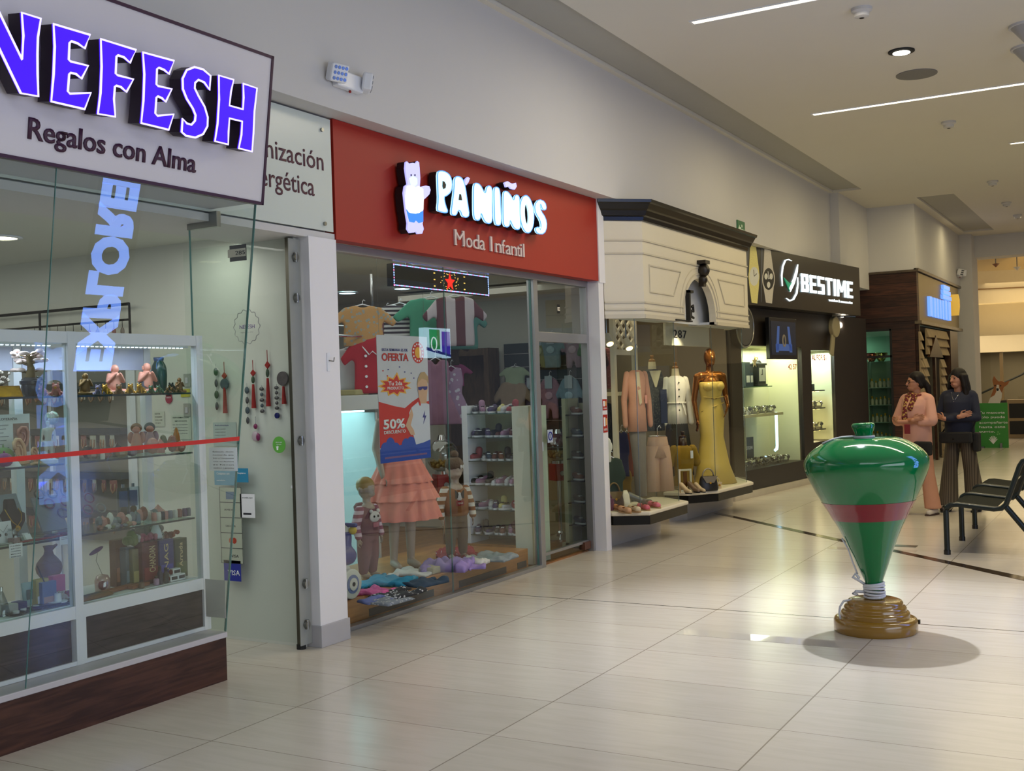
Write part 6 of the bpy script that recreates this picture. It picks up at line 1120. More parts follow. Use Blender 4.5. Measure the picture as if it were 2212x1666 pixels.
def trousers(t, s, m, w=.07, cuff=.045):
    q = MB()
    for k in (-1, 1): q.cap((k*.05*s, 0, .42*s), (k*.062*s, 0, .23*s), w*s, (w-.008)*s).cap((k*.062*s, 0, .23*s), (k*.066*s, .01*s, .07*s), (w-.008)*s, cuff*s)
    q.loft([(0, 0, .36*s, .11*s, .09*s), (0, 0, .46*s, .115*s, .095*s)], 20); q.build('trousers', m, t, voxel=.012, sm=3)
p = at(797, 1247, Z=ZP); t = child(Vector((p.x, p.y, ZP)), .79, 1.5, 'toddler mannequin with moulded blond hair in a pink striped bear hoodie and mauve trousers')
s = .79; MB().ell((0, .012*s, .905*s), (.086*s, .098*s, .088*s)).build('hair', mat('moulded_blond', (158, 128, 72), .4), t, smooth=True); mv = fab('mauve_fleece', (124, 82, 88)); sweater(t, s, mv, stripes('pink_white_stripe', (206, 180, 190), (140, 78, 96), 18, 'Z'), 0); trousers(t, s, mv, .078, .05)
MB().loft([(0, .05*s, .66*s, .10*s, .07*s), (0, .055*s, .70*s, .11*s, .07*s), (0, .05*s, .735*s, .085*s, .05*s)], 20).build('hood', mv, t, smooth=True); MB().ell((.0, -.10*s, .60*s), (.075*s, .02*s, .055*s)).ell((-.05*s, -.10*s, .655*s), .02*s).ell((.05*s, -.10*s, .655*s), .02*s).build('bear_print', mat('print_white', (206, 202, 198), .8), t, smooth=True); MB().ell((-.028*s, -.118*s, .605*s), .011*s).ell((.028*s, -.118*s, .605*s), .013*s).build('print_eyes', M_DARK, t, smooth=True); MB().box(-.04*s, .04*s, -.115*s, -.105*s, .50*s, .545*s).build('print_scarf', mat('print_pink', (176, 112, 124), .8), t)
p = at(988, 1206, Z=ZP); t = child(Vector((p.x, p.y, ZP)), 1.0, .95, 'boy mannequin in a knit hat and brown sweater with a dog face print'); t.matrix_basis = t.matrix_basis @ Matrix.Scale(.87, 4); s = 1.0; br = fab('caramel_knit', (134, 84, 44)); sweater(t, s, br, stripes('caramel_white_stripe', (134, 84, 44), (206, 200, 190), 13, 'Z'), 0); trousers(t, s, fab('taupe_twill', (98, 82, 68)), .066, .045)
MB().ell((0, .005, .915), (.092, .105, .085)).ell((0, 0, 1.02), (.045, .045, .04)).build('knit_hat', fab('taupe_knit', (104, 84, 68), bump=.4, scale=60), t, smooth=True); MB().ell((.03, -.10, .90), (.012, .008, .02)).ell((.055, -.092, .90), (.012, .008, .02)).build('hat_badge', mat('print_white', (206, 202, 198), .8), t, smooth=True)
MB().ell((0, -.104, .61), (.03, .012, .045)).build('dog_print', MATS['print_white'], t, smooth=True); MB().prism([(-.045, 0), (-.02, .01), (-.012, .05), (-.03, .075), (-.048, .09)], 0, .004, T(0, -.112, .59) @ RX(PI/2)).prism([(.045, 0), (.02, .01), (.012, .05), (.03, .075), (.048, .09)], 0, .004, T(0, -.112, .59) @ RX(PI/2)).build('dog_mask', M_DARK, t); MB().box(-.04, .04, -.122, -.110, .525, .575).build('print_scarf', mat('print_red', (128, 28, 30), .8), t); text('print', 'YEAH', T(-.028, -.123, .54) @ RX(PI/2), .018, MATS['print_white'], t, .001, .055, .01)
# girl: torso behind the poster, tiered skirt
p = at(872, 1226, Z=ZP); t = thing('mannequin', 'headless girl mannequin in a tiered salmon tulle skirt behind the poster', 'mannequin', T(p.x, p.y, ZP) @ RZ(1.0)); q = MB()
for k in (-1, 1): q.cap((k*.075, 0, .80), (k*.07, -.01, .45), .075, .055).cap((k*.07, -.01, .45), (k*.075, .02, .08), .052, .032).cap((k*.075, .02, .04), (k*.085, -.12, .025), .036, .026)
q.cap((0, 0, .82), (0, 0, 1.12), .11, .115).cap((-.12, 0, 1.20), (.12, 0, 1.20), .055).cap((0, 0, 1.2), (0, 0, 1.30), .045)
q.cap((-.165, 0, 1.19), (-.20, .02, .98), .042, .036).cap((-.20, .02, .98), (-.19, -.10, .76), .034, .024); hand(q, (-.19, -.10, .76), (.05, -.12, -1), .85, (.2, -1, 0))
q.cap((.165, 0, 1.19), (.20, .04, .98), .042, .036).cap((.20, .04, .98), (.20, .0, .78), .034, .024); hand(q, (.20, .0, .78), (0, -.1, -1), .85, (.2, -1, 0)); q.build('body', M_MAN, t, voxel=.0095, sm=2)
tul = mat('salmon_tulle', (226, 140, 124), .9, var=.10, scale=22); MB().loft([(0, 0, .86, .13, .11), (0, 0, .95, .125, .11), (0, 0, 1.16, .145, .125), (0, 0, 1.24, .16, .09)], 24).build('top', tul, t, smooth=True)
for z0, z1, r0, r1 in ((.93, .70, .145, .255), (.76, .56, .215, .305), (.61, .40, .265, .32)): MB().loft([(0, 0, z0-(z0-z1)*i/5, r0+(r1-r0)*i/5, (r0+(r1-r0)*i/5)*.86) for i in range(6)], 96, pleat=.07, k=15, caps=False).build('skirt_tier', tul, t, smooth=True)
# ================================================================ ladies' boutique with bay windows
M_IVORY = mat('ivory_paint', (214, 206, 186), .5, var=.015); M_IV2 = mat('ivory_moulding', (196, 188, 168), .5, var=.02); M_CORN = mat('black_gloss_cornice', (13, 12, 12), .25, var=.05, spec=.35)
ZS = .365
def poly_slab(pts, z0, z1): q = MB(); q.prism(pts, z0, z1); return q
BA = [(-4.84, 10.4), (-4.71, 10.12), (-4.64, 10.10), (-4.30, 10.26), (-4.29, 11.29), (-4.72, 11.62), (-4.84, 11.62)]; BBp = [(-4.92, 12.13), (-4.62, 12.13), (-4.37, 12.47), (-4.30, 13.58), (-4.70, 14.2), (-4.92, 14.2)]
def inset(P, d): c = Vector((sum(p[0] for p in P)/len(P), sum(p[1] for p in P)/len(P))); return [tuple(Vector(p).lerp(c, d)) for p in P]
GA = [(-4.68, 10.12), (-4.40, 10.25), (-4.37, 11.22), (-4.75, 11.56)]; GBp = [(-4.70, 12.17), (-4.42, 12.53), (-4.37, 13.52), (-4.72, 14.08)]
def glass_run(name, G, z0, z1):
    q = MB()
    for (x0, y0), (x1, y1) in zip(G, G[1:]):
        d = Vector((x1-x0, y1-y0)).normalized(); n = Vector((d.y, -d.x))*.008; q.prism([(x0, y0), (x1, y1), (x1-n.x, y1-n.y), (x0-n.x, y0-n.y)], z0, z1)
    w = struct(name, q, glass('bay_pane', (246, 249, 246), .6, .025))
    for x, y in G[1:-1]: MB().cyl((x, y, z0), (x, y, z1), .0035, n=6).build('glass_joint', mat('bay_joint_grey', (84, 96, 90), .2), w)
    return w
glass_run('window_5', GA, ZS, 2.27); glass_run('window_6', GBp, ZS, 2.27)
for nm, P, lab, pl in (('a', BA, 'white and black bay window ledge beside the kids shop jamb', [(-4.84, 10.45), (-4.76, 10.15), (-4.67, 11.42), (-4.84, 11.5)]), ('b', BBp, 'white and black bay window ledge under the yellow gown', [(-4.92, 12.3), (-4.79, 12.55), (-4.75, 14.1), (-4.92, 14.15)])):
    t = thing('bay_ledge', lab, 'window ledge', T(P[3][0]-.3, P[3][1]+.2, 0)); MB().prism(inset(P, .03), .235, .325).build('black_band', M_CORN, t, w=True); MB().prism(P, .325, ZS).build('ledge_top', M_IVORY, t, w=True, bevel=.012); MB().prism(pl, 0, .235).build('plinth', mat('pale_stone_plinth', (186, 178, 164), .6, var=.08, scale=6), t, w=True)
def build_canopy():
    t = thing('shop_canopy', 'ivory panelled canopy with a black cornice and central arch over the boutique bays', 'canopy', T(-4.5, 12.1, 2.27)); X = -4.36; ya, yb = 10.42, 13.78; FC = F((X, 0, 0)); z0, z1 = 2.29, 3.26
    al = uv(1480, 700, FC); ar = uv(1547, 706, FC); at_ = uv(1514, 597, FC); yc = (al[0]+ar[0])/2; hw = (ar[0]-al[0])/2; zt = at_[1]-.03
    arch = [(yc+hw*math.cos(a), 2.36+(zt-2.36)*math.sin(a)) for a in np.linspace(0, PI, 25)]
    poly = [(yb, z0), (yb, z1), (ya, z1), (ya, z0), (yc-hw, z0)]+arch[::-1]+[(yc+hw, z0)]
    MB(FC).prism(poly, -.08, 0).build('front_panel', M_IVORY, t, w=True)
    [MB().prism(q, z0, z1).build('side_panel', M_IVORY, t, w=True) for q in ([(-4.66, 10.125), (X, ya), (X-.08, ya+.01), (-4.74, 10.2)], [(X, yb), (-4.72, 14.2), (-4.8, 14.12), (X-.08, yb)])]
    MB().prism([(-4.70, 10.15), (X-.02, ya+.02), (X-.02, yc-hw), (-4.7, yc-hw)], z0-.0, z0+.03).prism([(-4.70, yc+hw), (X-.02, yc+hw), (X-.02, yb), (-4.7, 14.15)], z0, z0+.03).prism([(-4.58, yc-hw-.15), (-4.56, yc-hw-.15), (-4.56, yc+hw+.35), (-4.58, yc+hw+.35)], 2.29, 3.2).build('soffit', mat('blue_white_paint', (204, 208, 214), .6), t, w=True)
    q = MB(FC)
    def hl(y0, y1, z, r=.008): q.box(y0, y1, z-r, z+r, -.002, .012)
    for z in (3.06, 2.93): hl(ya, yb, z)
    for z, r in ((2.44, .008), (2.37, .008), (2.30, .02)): hl(ya, yc-hw-.02, z, r); hl(yc+hw+.02, yb, z, r)
    for a, b, sg in ((ya+.15, yc-hw-.20, 1), (yc+hw+.2, yb-.15, -1)):
        p = [(a, 2.55), (b-(.12 if sg > 0 else -0), 2.55), (b+(.1 if sg > 0 else 0), 2.82), (a, 2.82)] if sg > 0 else [(a+.12, 2.55), (b, 2.55), (b, 2.82), (a-.1, 2.82)]
        q.tube([(u, v, .003) for u, v in p], .010, 5, closed=True)
    q.tube([(yc+(hw+.06)*math.cos(a), 2.36+(zt+.05-2.36)*math.sin(a), .002) for a in np.linspace(0, PI, 25)], .012, 5); q.tube([(yc+(hw+.14)*math.cos(a), 2.36+(zt+.12-2.36)*math.sin(a), .0) for a in np.linspace(0, PI, 25)], .008, 5); q.build('moulding', M_IV2, t, w=True)
    s = MB(F((-4.66, 10.125, 0), (.3, .295, 0)))
    for z, r in ((3.06, .008), (2.93, .008), (2.44, .008), (2.37, .008), (2.30, .02)): s.box(.0, .425, z-r, z+r, -.002, .012)
    s.build('moulding', M_IV2, t, w=True)
    path = [(-4.70, 10.10), (X, ya), (X, yb), (-4.72, 14.2)]; steps = [(0, 3.25), (.02, 3.255), (.03, 3.29), (.055, 3.30), (.075, 3.345), (.09, 3.36), (.12, 3.41), (.14, 3.42), (.145, 3.448), (-.06, 3.448)]; v = []
    nrm = [Vector((.5, -.85)), Vector((.95, -.42)), Vector((.93, .35)), Vector((.6, .8))]; m = MB()
    for k in range(4): v += [(path[k][0]+nrm[k].x*d, path[k][1]+nrm[k].y*d, z) for d, z in steps]
    n = len(steps); m.add(v, [(k*n+i, k*n+(i+1) % n, (k+1)*n+(i+1) % n, (k+1)*n+i) for k in range(3) for i in range(n)]+[tuple(range(n)), tuple(range(3*n, 4*n))]); m.build('cornice', M_CORN, t, w=True)
    k = MB(FC); k.box(yc-.075, yc+.075, zt+.16, zt+.20, 0, .10).ell((yc, zt+.09, .05), (.06, .075, .07)).ell((yc, zt-.015, .04), (.05, .055, .05)).box(yc-.04, yc+.04, zt-.09, zt-.03, 0, .06); k.build('keystone', mat('dark_bronze_carving', (30, 22, 16), .4), t, w=True, smooth=True, ang=.7)
    y = al[0]+.03; l = MB(FC); l.box(y, y+.035, 2.30, 2.63, .0, .05).box(y, y+.13, 2.60, 2.63, 0, .05).box(y-.35, y+.13, 2.285, 2.30, -.02, .03); l.tube([(y+.11, 2.45, .025), (y+.16, 2.47, .025), (y+.17, 2.40, .025), (y+.10, 2.41, .025), (y+.09, 2.35, .025), (y+.17, 2.33, .025)], .014, 6).build('iron_letters', M_DARK, t, w=True)
build_canopy()
# interior shell
struct('wall_boutique', MB().box(-7.3, -7.2, 11.08, 14.8, 0, 3.4).box(-7.2, -4.95, 14.62, 14.7, 0, 3.4), mat('boutique_beige_wall', (128, 116, 96), .7, var=.03)); struct('ceiling_boutique', MB().box(-7.2, -4.72, 10.2, 14.62, 2.62, 2.7), M_CEIL)
struct('wall_head', MB().box(-4.84, -4.74, 10.1, 14.7, 2.32, 3.45), M_IVORY)
area('boutique_light', (-5.6, 12.6, 2.58), (1.4, 3.0), 20, (1.0, .86, .62)); spot('boutique_spot_gown', (-4.55, 13.0, 2.24), (-4.72, 13.2, 1.4), 26, (1, .82, .5), 1.3); spot('boutique_spot_blouse', (-4.6, 12.3, 2.24), (-5.0, 12.6, 1.6), 24, (1, .86, .6), 1.2); spot('boutique_spot_cardigan', (-4.5, 10.5, 2.24), (-4.8, 10.8, 1.2), 16, (1, .85, .6), 1.3)
t = thing('number_board', 'ivory board with black 287 numerals over the boutique entrance', 'number board', F(at(1440, 742, X=-4.80))); MB().box(-.02, 1.45, -.02, .26, -.03, 0).build('board', M_IVORY, t, bevel=.004)
text('numerals', '287', T(.22, .07, 0), .10, M_DARK, t, .006, .42, .0, space=1.15)
d = struct('door_3', MB().box(-5.45, -4.78, 11.60, 11.61, .03, 2.04), G_PANE); MB().box(-4.86, -4.77, 11.585, 11.625, 0, .05).build('floor_pivot', M_STEEL, d)
def lattice():
    t = thing('lattice_column', 'ivory trellis-topped column panel inside the first boutique bay', 'trellis', T(-5.1, 11.4, 0)); M_ = F((-5.06, 11.16, 0)); MB(M_).box(0, .06, .37, 2.6, -.03, .02).box(.58, .64, .37, 2.6, -.03, .02).box(.06, .58, 1.95, 2.01, -.02, .015).box(.06, .58, 2.5, 2.6, -.02, .015).build('frame', M_IVORY, t, w=True); q = MB(M_)
    for i in range(-2, 4):
        for s in (1, -1):
            u0 = .06+.17*i if s > 0 else .58-.17*i; pts = []
            for z in np.linspace(2.01, 2.5, 30):
                u = u0+s*(z-2.01)*1.3
                if .06 <= u <= .58: pts.append((u, z, .002*s))
            if len(pts) > 1: q.tube([pts[0], pts[-1]], .016, 4)
    q.build('trellis', M_IVORY, t, w=True)
lattice()
# dressed figures
M_LIN = mat('linen_form', (200, 188, 158), .8); M_WN = mat('turned_wood', (150, 104, 50), .4); M_GOLDM = mat('bronze_gold_skin', (132, 80, 28), .25, .7, var=.05)
def bust(p, h, rz, lab, m, neck=True, ws=.82, arms=None, hem=.55, name='dress_form', neckm=None):
    """torso form: p is the floor or ledge point, h shoulder height"""
    t = thing(name, lab, 'dress form', T(*p) @ RZ(rz) @ Matrix.Diagonal((ws, ws, 1, 1))); z = h
    MB().loft([(0, 0, z-hem, .165, .125), (0, 0, z-.42, .15, .115), (0, 0, z-.33, .13, .10), (0, -.01, z-.20, .155, .115), (0, -.01, z-.10, .165, .105), (0, 0, z-.03, .14, .08), (0, 0, z, .07, .06)], 28).build('top', m, t, smooth=True)
    if neck: MB().loft([(0, 0, z-.06, .09, .07), (0, 0, z, .062, .058), (0, 0, z+.09, .052, .05)], 18).build('neck', neckm or M_LIN, t, smooth=True); MB().lathe([(0, 0), (.05, 0), (.05, .02), (.022, .035), (.022, .055), (.03, .065), (.022, .08), (0, .08)], 16, T(0, 0, z+.09)).build('neck_cap', neckm or M_WN, t, smooth=True, ang=.8)
    for s in (arms or ()): MB().cap((s*.15, 0, z-.06), (s*.21, .01, z-.32), .055, .05).cap((s*.21, .01, z-.32), (s*.215, -.04, z-.58), .048, .042).build('sleeve', m, t, smooth=True)
    return t
def stand(t, h): MB().cyl((0, 0, 0), (0, 0, h), .014).cyl((0, 0, 0), (0, 0, .015), .14, n=24).build('stand', M_STEEL, t, smooth=True, ang=.7)
def figp(x, y, X, z): p = at(x, y, X=X); return Vector((p.x, p.y, z)), p.z
p, _ = figp(1462, 900, -5.12, .013); zs = at(1462, 812, X=-5.12).z; t = bust(p, zs-.013+.0, .75, 'dress form in a white tie-waist blouse and black skirt behind the entrance glass', mat('white_crepe', (222, 216, 206), .85, var=.03), arms=(-1, 1), hem=.60); stand(t, .8)
MB().loft([(0, 0, zs-1.25, .24, .20), (0, 0, zs-.9, .21, .17), (0, 0, zs-.58, .16, .12)], 30).build('skirt', fab('black_crepe', (18, 17, 18)), t, smooth=True)
for i in range(5): MB().ell((0, -.128+.004*i, zs-.10-.085*i), .011).build('button', M_DARK, t, smooth=True)
MB().tube([(.15*math.cos(a), .117*math.sin(a), zs-.35) for a in np.linspace(0, 2*PI, 25)[:-1]], .012, 5, closed=True).cap((.05, -.115, zs-.36), (.09, -.14, zs-.50), .012, .008).build('tie_belt', MATS['white_crepe'], t, smooth=True)
p, _ = figp(1376, 900, -4.80, ZS); zs = at(1376, 800, X=-4.80).z; t = bust(p, zs-ZS, .75, 'dress form in a long peach cardigan in the first boutique bay', mat('peach_knit', (200, 146, 120), .9, var=.08, scale=30), arms=(-1, 1), hem=.66, neck=False, ws=.66); stand(t, .8)
MB().prism([(-.05, 0), (.02, 0), (.05, -.33), (.01, -.36)], -.124, -.118, T(0, 0, zs-ZS-.02) @ RX(PI/2) @ T(0, 0, .24)).build('lapel', mat('cream_lining', (214, 196, 160), .9), t); MB().box(.10, .14, -.13, -.125, zs-ZS-.36, zs-ZS-.27).build('price_tag', mat('coral_tag', (220, 150, 130), .6), t); MB().tube([(0, 0, zs-ZS), (0, 0, zs-ZS+.22), (.03, 0, zs-ZS+.28), (.05, 0, zs-ZS+.24)], .008, 6).build('hook', M_STEEL, t)
MB().loft([(.03, 0, .05, .10, .07), (.02, 0, .4, .11, .09), (0, 0, zs-ZS-.6, .15, .11)], 24).build('trousers', fab('grey_taupe', (120, 112, 104)), t, smooth=True)
p, _ = figp(1412, 900, -5.25, .013); zs = at(1412, 800, X=-5.25).z; t = bust(p, zs, .75, 'dress form in a dark grey patterned top behind the peach cardigan', spots('charcoal_print', (44, 44, 42), (84, 82, 72), 40), hem=.75); stand(t, .9); MB().prism([(-.09, .0), (.09, 0), (.015, -.2), (-.01, -.2)], .12, .128, T(0, 0, zs-.02) @ RX(PI/2)).build('collar_inset', M_LIN, t); MB().box(.07, .17, -.125, -.115, zs-.66, zs-.25).build('denim_panel', fab('deep_indigo', (38, 44, 74)), t)
p, _ = figp(1478, 1050, -4.80, ZS); zs = at(1478, 962, X=-4.80).z; mu = mat('mustard_knit', (140, 108, 22), .9, var=.08, scale=30); t = bust(p, zs-ZS, .75, 'dark bust form in a mustard short-sleeved top on the ledge', mu, hem=.47, neckm=mat('dark_mahogany', (48, 24, 16), .3))
for s in (-1, 1): MB().cap((s*.14, 0, zs-ZS-.06), (s*.20, 0, zs-ZS-.2), .07, .06).build('sleeve', mu, t, smooth=True)
MB().box(.06, .10, -.13, -.125, zs-ZS-.15, zs-ZS-.06).build('price_tag', M_PAPER, t)
p, _ = figp(1424, 1060, -4.85, ZS); zt = at(1424, 940, X=-4.85).z-ZS; pk2 = mat('blush_satin', (206, 164, 142), .6, var=.05); t = thing('trouser_form', 'blush pink wide trousers on a chrome hanger in the first bay', 'trousers', T(*p) @ RZ(.75)); q = MB()
for s in (-1, 1): q.loft([(s*.085, 0, .04, .095, .07), (s*.075, 0, .35, .085, .075), (s*.05, 0, zt-.12, .085, .085)], 20)
q.loft([(0, 0, zt-.25, .15, .09), (0, 0, zt-.02, .11, .075)], 22); q.build('trousers', pk2, t, smooth=True); MB().tube([(-.1, 0, zt-.01), (.1, 0, zt-.01)], .008, 6).tube([(0, 0, zt-.01), (0, 0, zt+.08), (.03, 0, zt+.11), (.045, 0, zt+.08)], .006, 6).build('hanger', M_CHROME, t, smooth=True)
# gold mannequin in the yellow gown
p, _ = figp(1541, 1042, -4.72, ZS); s = 1.0; t = thing('mannequin', 'bronze-gold mannequin in a strapless pale yellow gown in the second boutique bay', 'mannequin', T(*p) @ RZ(.75)); q = MB(); zt = at(1535, 752, X=-4.72).z-ZS; k = zt/1.72
q.ell((0, -.01*k, 1.60*k), (.072*k, .095*k, .12*k)).ell((0, -.10*k, 1.585*k), (.014, .02, .03)).ell((0, -.055*k, 1.53*k), (.045*k, .045*k, .04*k)).cap((0, .01, 1.36*k), (0, 0, 1.52*k), .052*k, .045*k).cap((-.13*k, 0, 1.36*k), (.13*k, 0, 1.36*k), .062*k).cap((0, 0, 1.02*k), (0, -.01, 1.26*k), .105*k, .125*k)
q.cap((-.175*k, 0, 1.36*k), (-.21*k, .04, 1.06*k), .046*k, .036*k).cap((-.21*k, .04, 1.06*k), (-.20*k, -.02, .82*k), .034*k, .024*k); hand(q, (-.20*k, -.02, .82*k), (0, -.05, -1), 1.0, (0, -1, 0)); q.cap((.175*k, 0, 1.36*k), (.235*k, .06, 1.10*k), .046*k, .036*k).cap((.235*k, .06, 1.10*k), (.17*k, -.13, .98*k), .034*k, .025*k); hand(q, (.17*k, -.13, .98*k), (-.3, -.15, -.9), 1.0, (-.6, -1, 0))
q.build('body', M_GOLDM, t, voxel=.011, sm=2); yg = mat('pale_yellow_satin', (206, 178, 92), .35, var=.05, spec=.6, bump=.15, scale=7)
MB().loft([(.02, -.02, .005, .27, .23), (.01, 0, .25*k, .20, .17), (0, 0, .6*k, .145, .13), (0, 0, .86*k, .165, .135), (0, 0, .98*k, .145, .115), (0, 0, 1.08*k, .122, .105), (0, -.015, 1.2*k, .15, .135), (0, -.02, 1.27*k, .158, .14), (0, -.01, 1.29*k, .145, .125)], 48, pleat=0).build('gown', yg, t, smooth=True)
MB().tube([(.15, -.05, 1.02*k), (.0, -.125, .98*k), (-.15, -.05, .92*k)], .007, 6).tube([(.13, -.09, 1.1*k), (0, -.118, 1.08*k), (-.13, -.08, 1.1*k)], .007, 6).build('drape', yg, t, smooth=True)
for s_ in (-1, 1): MB().ell((s_*.065, -.105, 1.23*k), (.075, .06, .06)).build('bodice_cup', yg, t, smooth=True)
# rail garments glimpsed by the jamb
t = thing('clothes_rack', 'white two-tier clothes rack holding dark garments behind the first bay', 'rack', T(-5.5, 11.3, 0)); MB().box(-6.0, -5.2, 11.2, 11.9, 1.50, 1.54).box(-6.0, -5.2, 11.2, 11.9, .02, .05).box(-5.24, -5.2, 11.2, 11.25, .05, 2.4).box(-6.0, -5.96, 11.85, 11.9, .05, 2.4).cyl((-5.6, 11.2, 2.12), (-5.6, 11.9, 2.12), .012).build('frame', M_IVORY, t, w=True)
for i, (z, h, c, lab) in enumerate(((1.58, .5, (110, 30, 30), 'dark red print blouse, first on the upper rail'), (1.58, .5, (60, 40, 38), 'dark brown print blouse, second on the upper rail'), (1.58, .48, (150, 90, 90), 'rose print blouse, third on the upper rail'), (.85, .6, (30, 28, 30), 'black coat, first on the lower rail'), (.85, .6, (44, 40, 44), 'charcoal coat, second on the lower rail'), (.85, .58, (24, 22, 24), 'black dress, third on the lower rail'))):
    j = i % 3; garment('rail_garment', lab, T(-5.42, 11.28+.17*j, z) @ RZ(.9) @ RX(PI/2), shirt_poly(.30, h, .08), spots('rail_print_%d' % i, c, tuple(min(255, v+34) for v in c), 40, .25), d=.06, cat='blouse' if i < 3 else 'coat')
p = at(1322, 1085, X=-4.82); garment('blazer', 'dark green blazer on a white hanger low in the first bay', T(p.x, p.y, max(p.z, .40)) @ RZ(.75) @ RX(PI/2), shirt_poly(.24, .46, .1), fab('bottle_green_wool', (34, 52, 36)), d=.07, cat='blazer')
p = at(1300, 1000, X=-4.78); garment('white_blouse', 'white sleeve of a blouse at the jamb end of the first bay', T(*p) @ RZ(.9) @ RX(PI/2), shirt_poly(.2, .26, .1), MATS['white_crepe'], d=.06, cat='blouse')
for i, (x, c, lab) in enumerate(((1345, (36, 36, 84), 'navy garment hanging beside the ivory column'), (1357, (120, 56, 22), 'rust garment hanging next to the navy one'), (1350, (128, 100, 16), 'mustard skirt hanging low beside the ivory column'))):
    p = at(x, 1030 if i < 2 else 1065, X=-5.05); garment('hanging_garment', lab, T(*p) @ RZ(.8) @ RX(PI/2), shirt_poly(.16, .5 if i < 2 else .26, .05), fab('col_%d' % i, c), d=.06)
# shoes and bags on the ledges
def heel(x, y, X, m, lab, s=1., rz=.9):
    p = at(x, y, X=X); t = thing('high_heel_shoe', lab, 'shoe', T(p.x, p.y, ZS) @ RZ(rz) @ Matrix.Scale(s, 4)); MB().cap((0, -.11, .022), (0, -.04, .03), .022, .028).cap((0, -.04, .035), (0, .06, .085), .024, .026).build('upper', m, t, voxel=.006, sm=3); MB().cyl((0, .075, .085), (0, .085, 0), .014, .006).build('heel', m, t); MB().loft([(0, -.08, 0, .026, .055), (0, -.08, .01, .028, .058)], 18).build('sole', M_DARK, t)
def flat(x, y, X, m, lab, rz=.9, s=1.):
    p = at(x, y, X=X); t = thing('flat_shoe', lab, 'shoe', T(p.x, p.y, ZS) @ RZ(rz) @ Matrix.Scale(s, 4)); MB().cap((0, -.075, .028), (0, -.01, .03), .032, .028).cap((0, .03, .03), (0, .08, .036), .028, .03).build('upper', m, t, voxel=.007, sm=3); MB().loft([(0, 0, 0, .036, .125), (0, 0, .012, .038, .128)], 22).build('sole', mat('tan_sole', (176, 140, 96), .6), t); MB().box(-.03, .03, -.02, 0, .05, .058).build('strap', M_GOLDM, t)
heel(1478, 1046, -4.62, mat('bone_leather', (196, 176, 140), .4), 'bone high heel standing before the mustard bust', 1.1); heel(1496, 1045, -4.58, mat('taupe_leather', (112, 90, 70), .4), 'taupe high heel beside the bone one', 1.1); heel(1509, 1046, -4.52, MATS['bone_leather'], 'second bone high heel near the gown hem', 1.0)
flat(1390, 1096, -4.42, mat('pink_satin', (200, 96, 110), .5), 'pink slipper in the middle of the pink pair row'); flat(1413, 1088, -4.40, mat('rose_satin', (206, 110, 124), .5), 'rose slipper at the end of the first bay ledge'); flat(1350, 1101, -4.50, mat('nude_leather', (198, 152, 112), .5), 'nude flat shoe at the front edge of the first ledge'); flat(1370, 1097, -4.45, mat('cream_leather', (206, 190, 156), .5), 'cream flat shoe between the nude and pink ones'); flat(1400, 1084, -4.52, mat('silver_sandal', (150, 140, 144), .3, .6), 'silver sandal behind the pink slippers'); flat(1337, 1088, -4.62, mat('orange_tan', (196, 128, 60), .5), 'orange-tan flat shoe beside the handbags')
p = at(1357, 1090, X=-4.58); tag(MB(T(p.x, p.y, ZS) @ RZ(.8) @ RX(-.35)).loft([(0, 0, 0, .04, .01), (0, 0, .08, .034, .01), (0, 0, .15, .036, .01), (0, 0, .2, .02, .008)], 18).build('white_insole', mat('ivory_leather', (224, 214, 190), .5), smooth=True), 'ivory sandal sole standing upright on the first ledge', 'shoe'); heel(1375, 1080, -4.66, mat('pewter_leather', (110, 108, 104), .35, .3), 'pewter high heel leaning behind the upright sole', 1.3, 2.2)
def bag(x, y, X, w, h, m, lab, rz=.8, m2=None):
    p = at(x, y, X=X); t = thing('handbag', lab, 'handbag', T(p.x, p.y, ZS) @ RZ(rz)); MB().loft([(0, 0, 0, w*.5, .05), (0, 0, h*.2, w*.52, .055), (0, 0, h*.8, w*.44, .045), (0, 0, h, w*.38, .03)], 24).build('body', m, t, smooth=True, ang=1); MB().tube([(w*.3*math.cos(a), 0, h*.95+h*.55*math.sin(a)) for a in np.linspace(0, PI, 13)], .009, 6).build('handle', m2 or m, t, smooth=True); MB().prism([(-w*.4, h), (w*.4, h), (w*.2, h*.55), (-w*.2, h*.55)], .05, .058, RX(PI/2)).build('flap', m2 or m, t); MB().cyl((0, -.058, h*.55), (0, -.066, h*.55), .012).build('clasp', goldm, t)
bag(1310, 1100, -4.76, .18, .12, mat('plum_leather', (108, 44, 72), .5), 'plum handbag at the jamb end of the first ledge'); bag(1327, 1082, -4.78, .20, .17, mat('brown_leather', (78, 56, 40), .5), 'brown handbag with gold trim behind the plum one', m2=mat('olive_gold_trim', (130, 104, 58), .4, .4)); bag(1530, 1048, -4.46, .24, .17, mat('black_leather', (24, 22, 22), .4), 'black handbag with silver trim in front of the yellow gown', m2=mat('silver_trim', (150, 140, 120), .3, .7)); bag(1549, 1040, -4.45, .1, .08, MATS['bone_leather'], 'small bone purse beside the black handbag')
p = at(1452, 1060, X=-4.66); t = thing('display_easel', 'small white display frame at the entrance end of the second ledge', 'frame stand', T(-4.68, 12.24, ZS) @ RZ(.8)); MB().box(-.08, -.06, 0, .02, 0, .26).box(.06, .08, 0, .02, 0, .26).box(-.06, .06, 0, .02, .24, .26).box(-.06, .06, 0, .02, 0, .02).build('frame_bar', M_IVORY, t); MB().box(-.02, .02, 0, .015, .03, .23).build('insert', M_GOLDM, t)
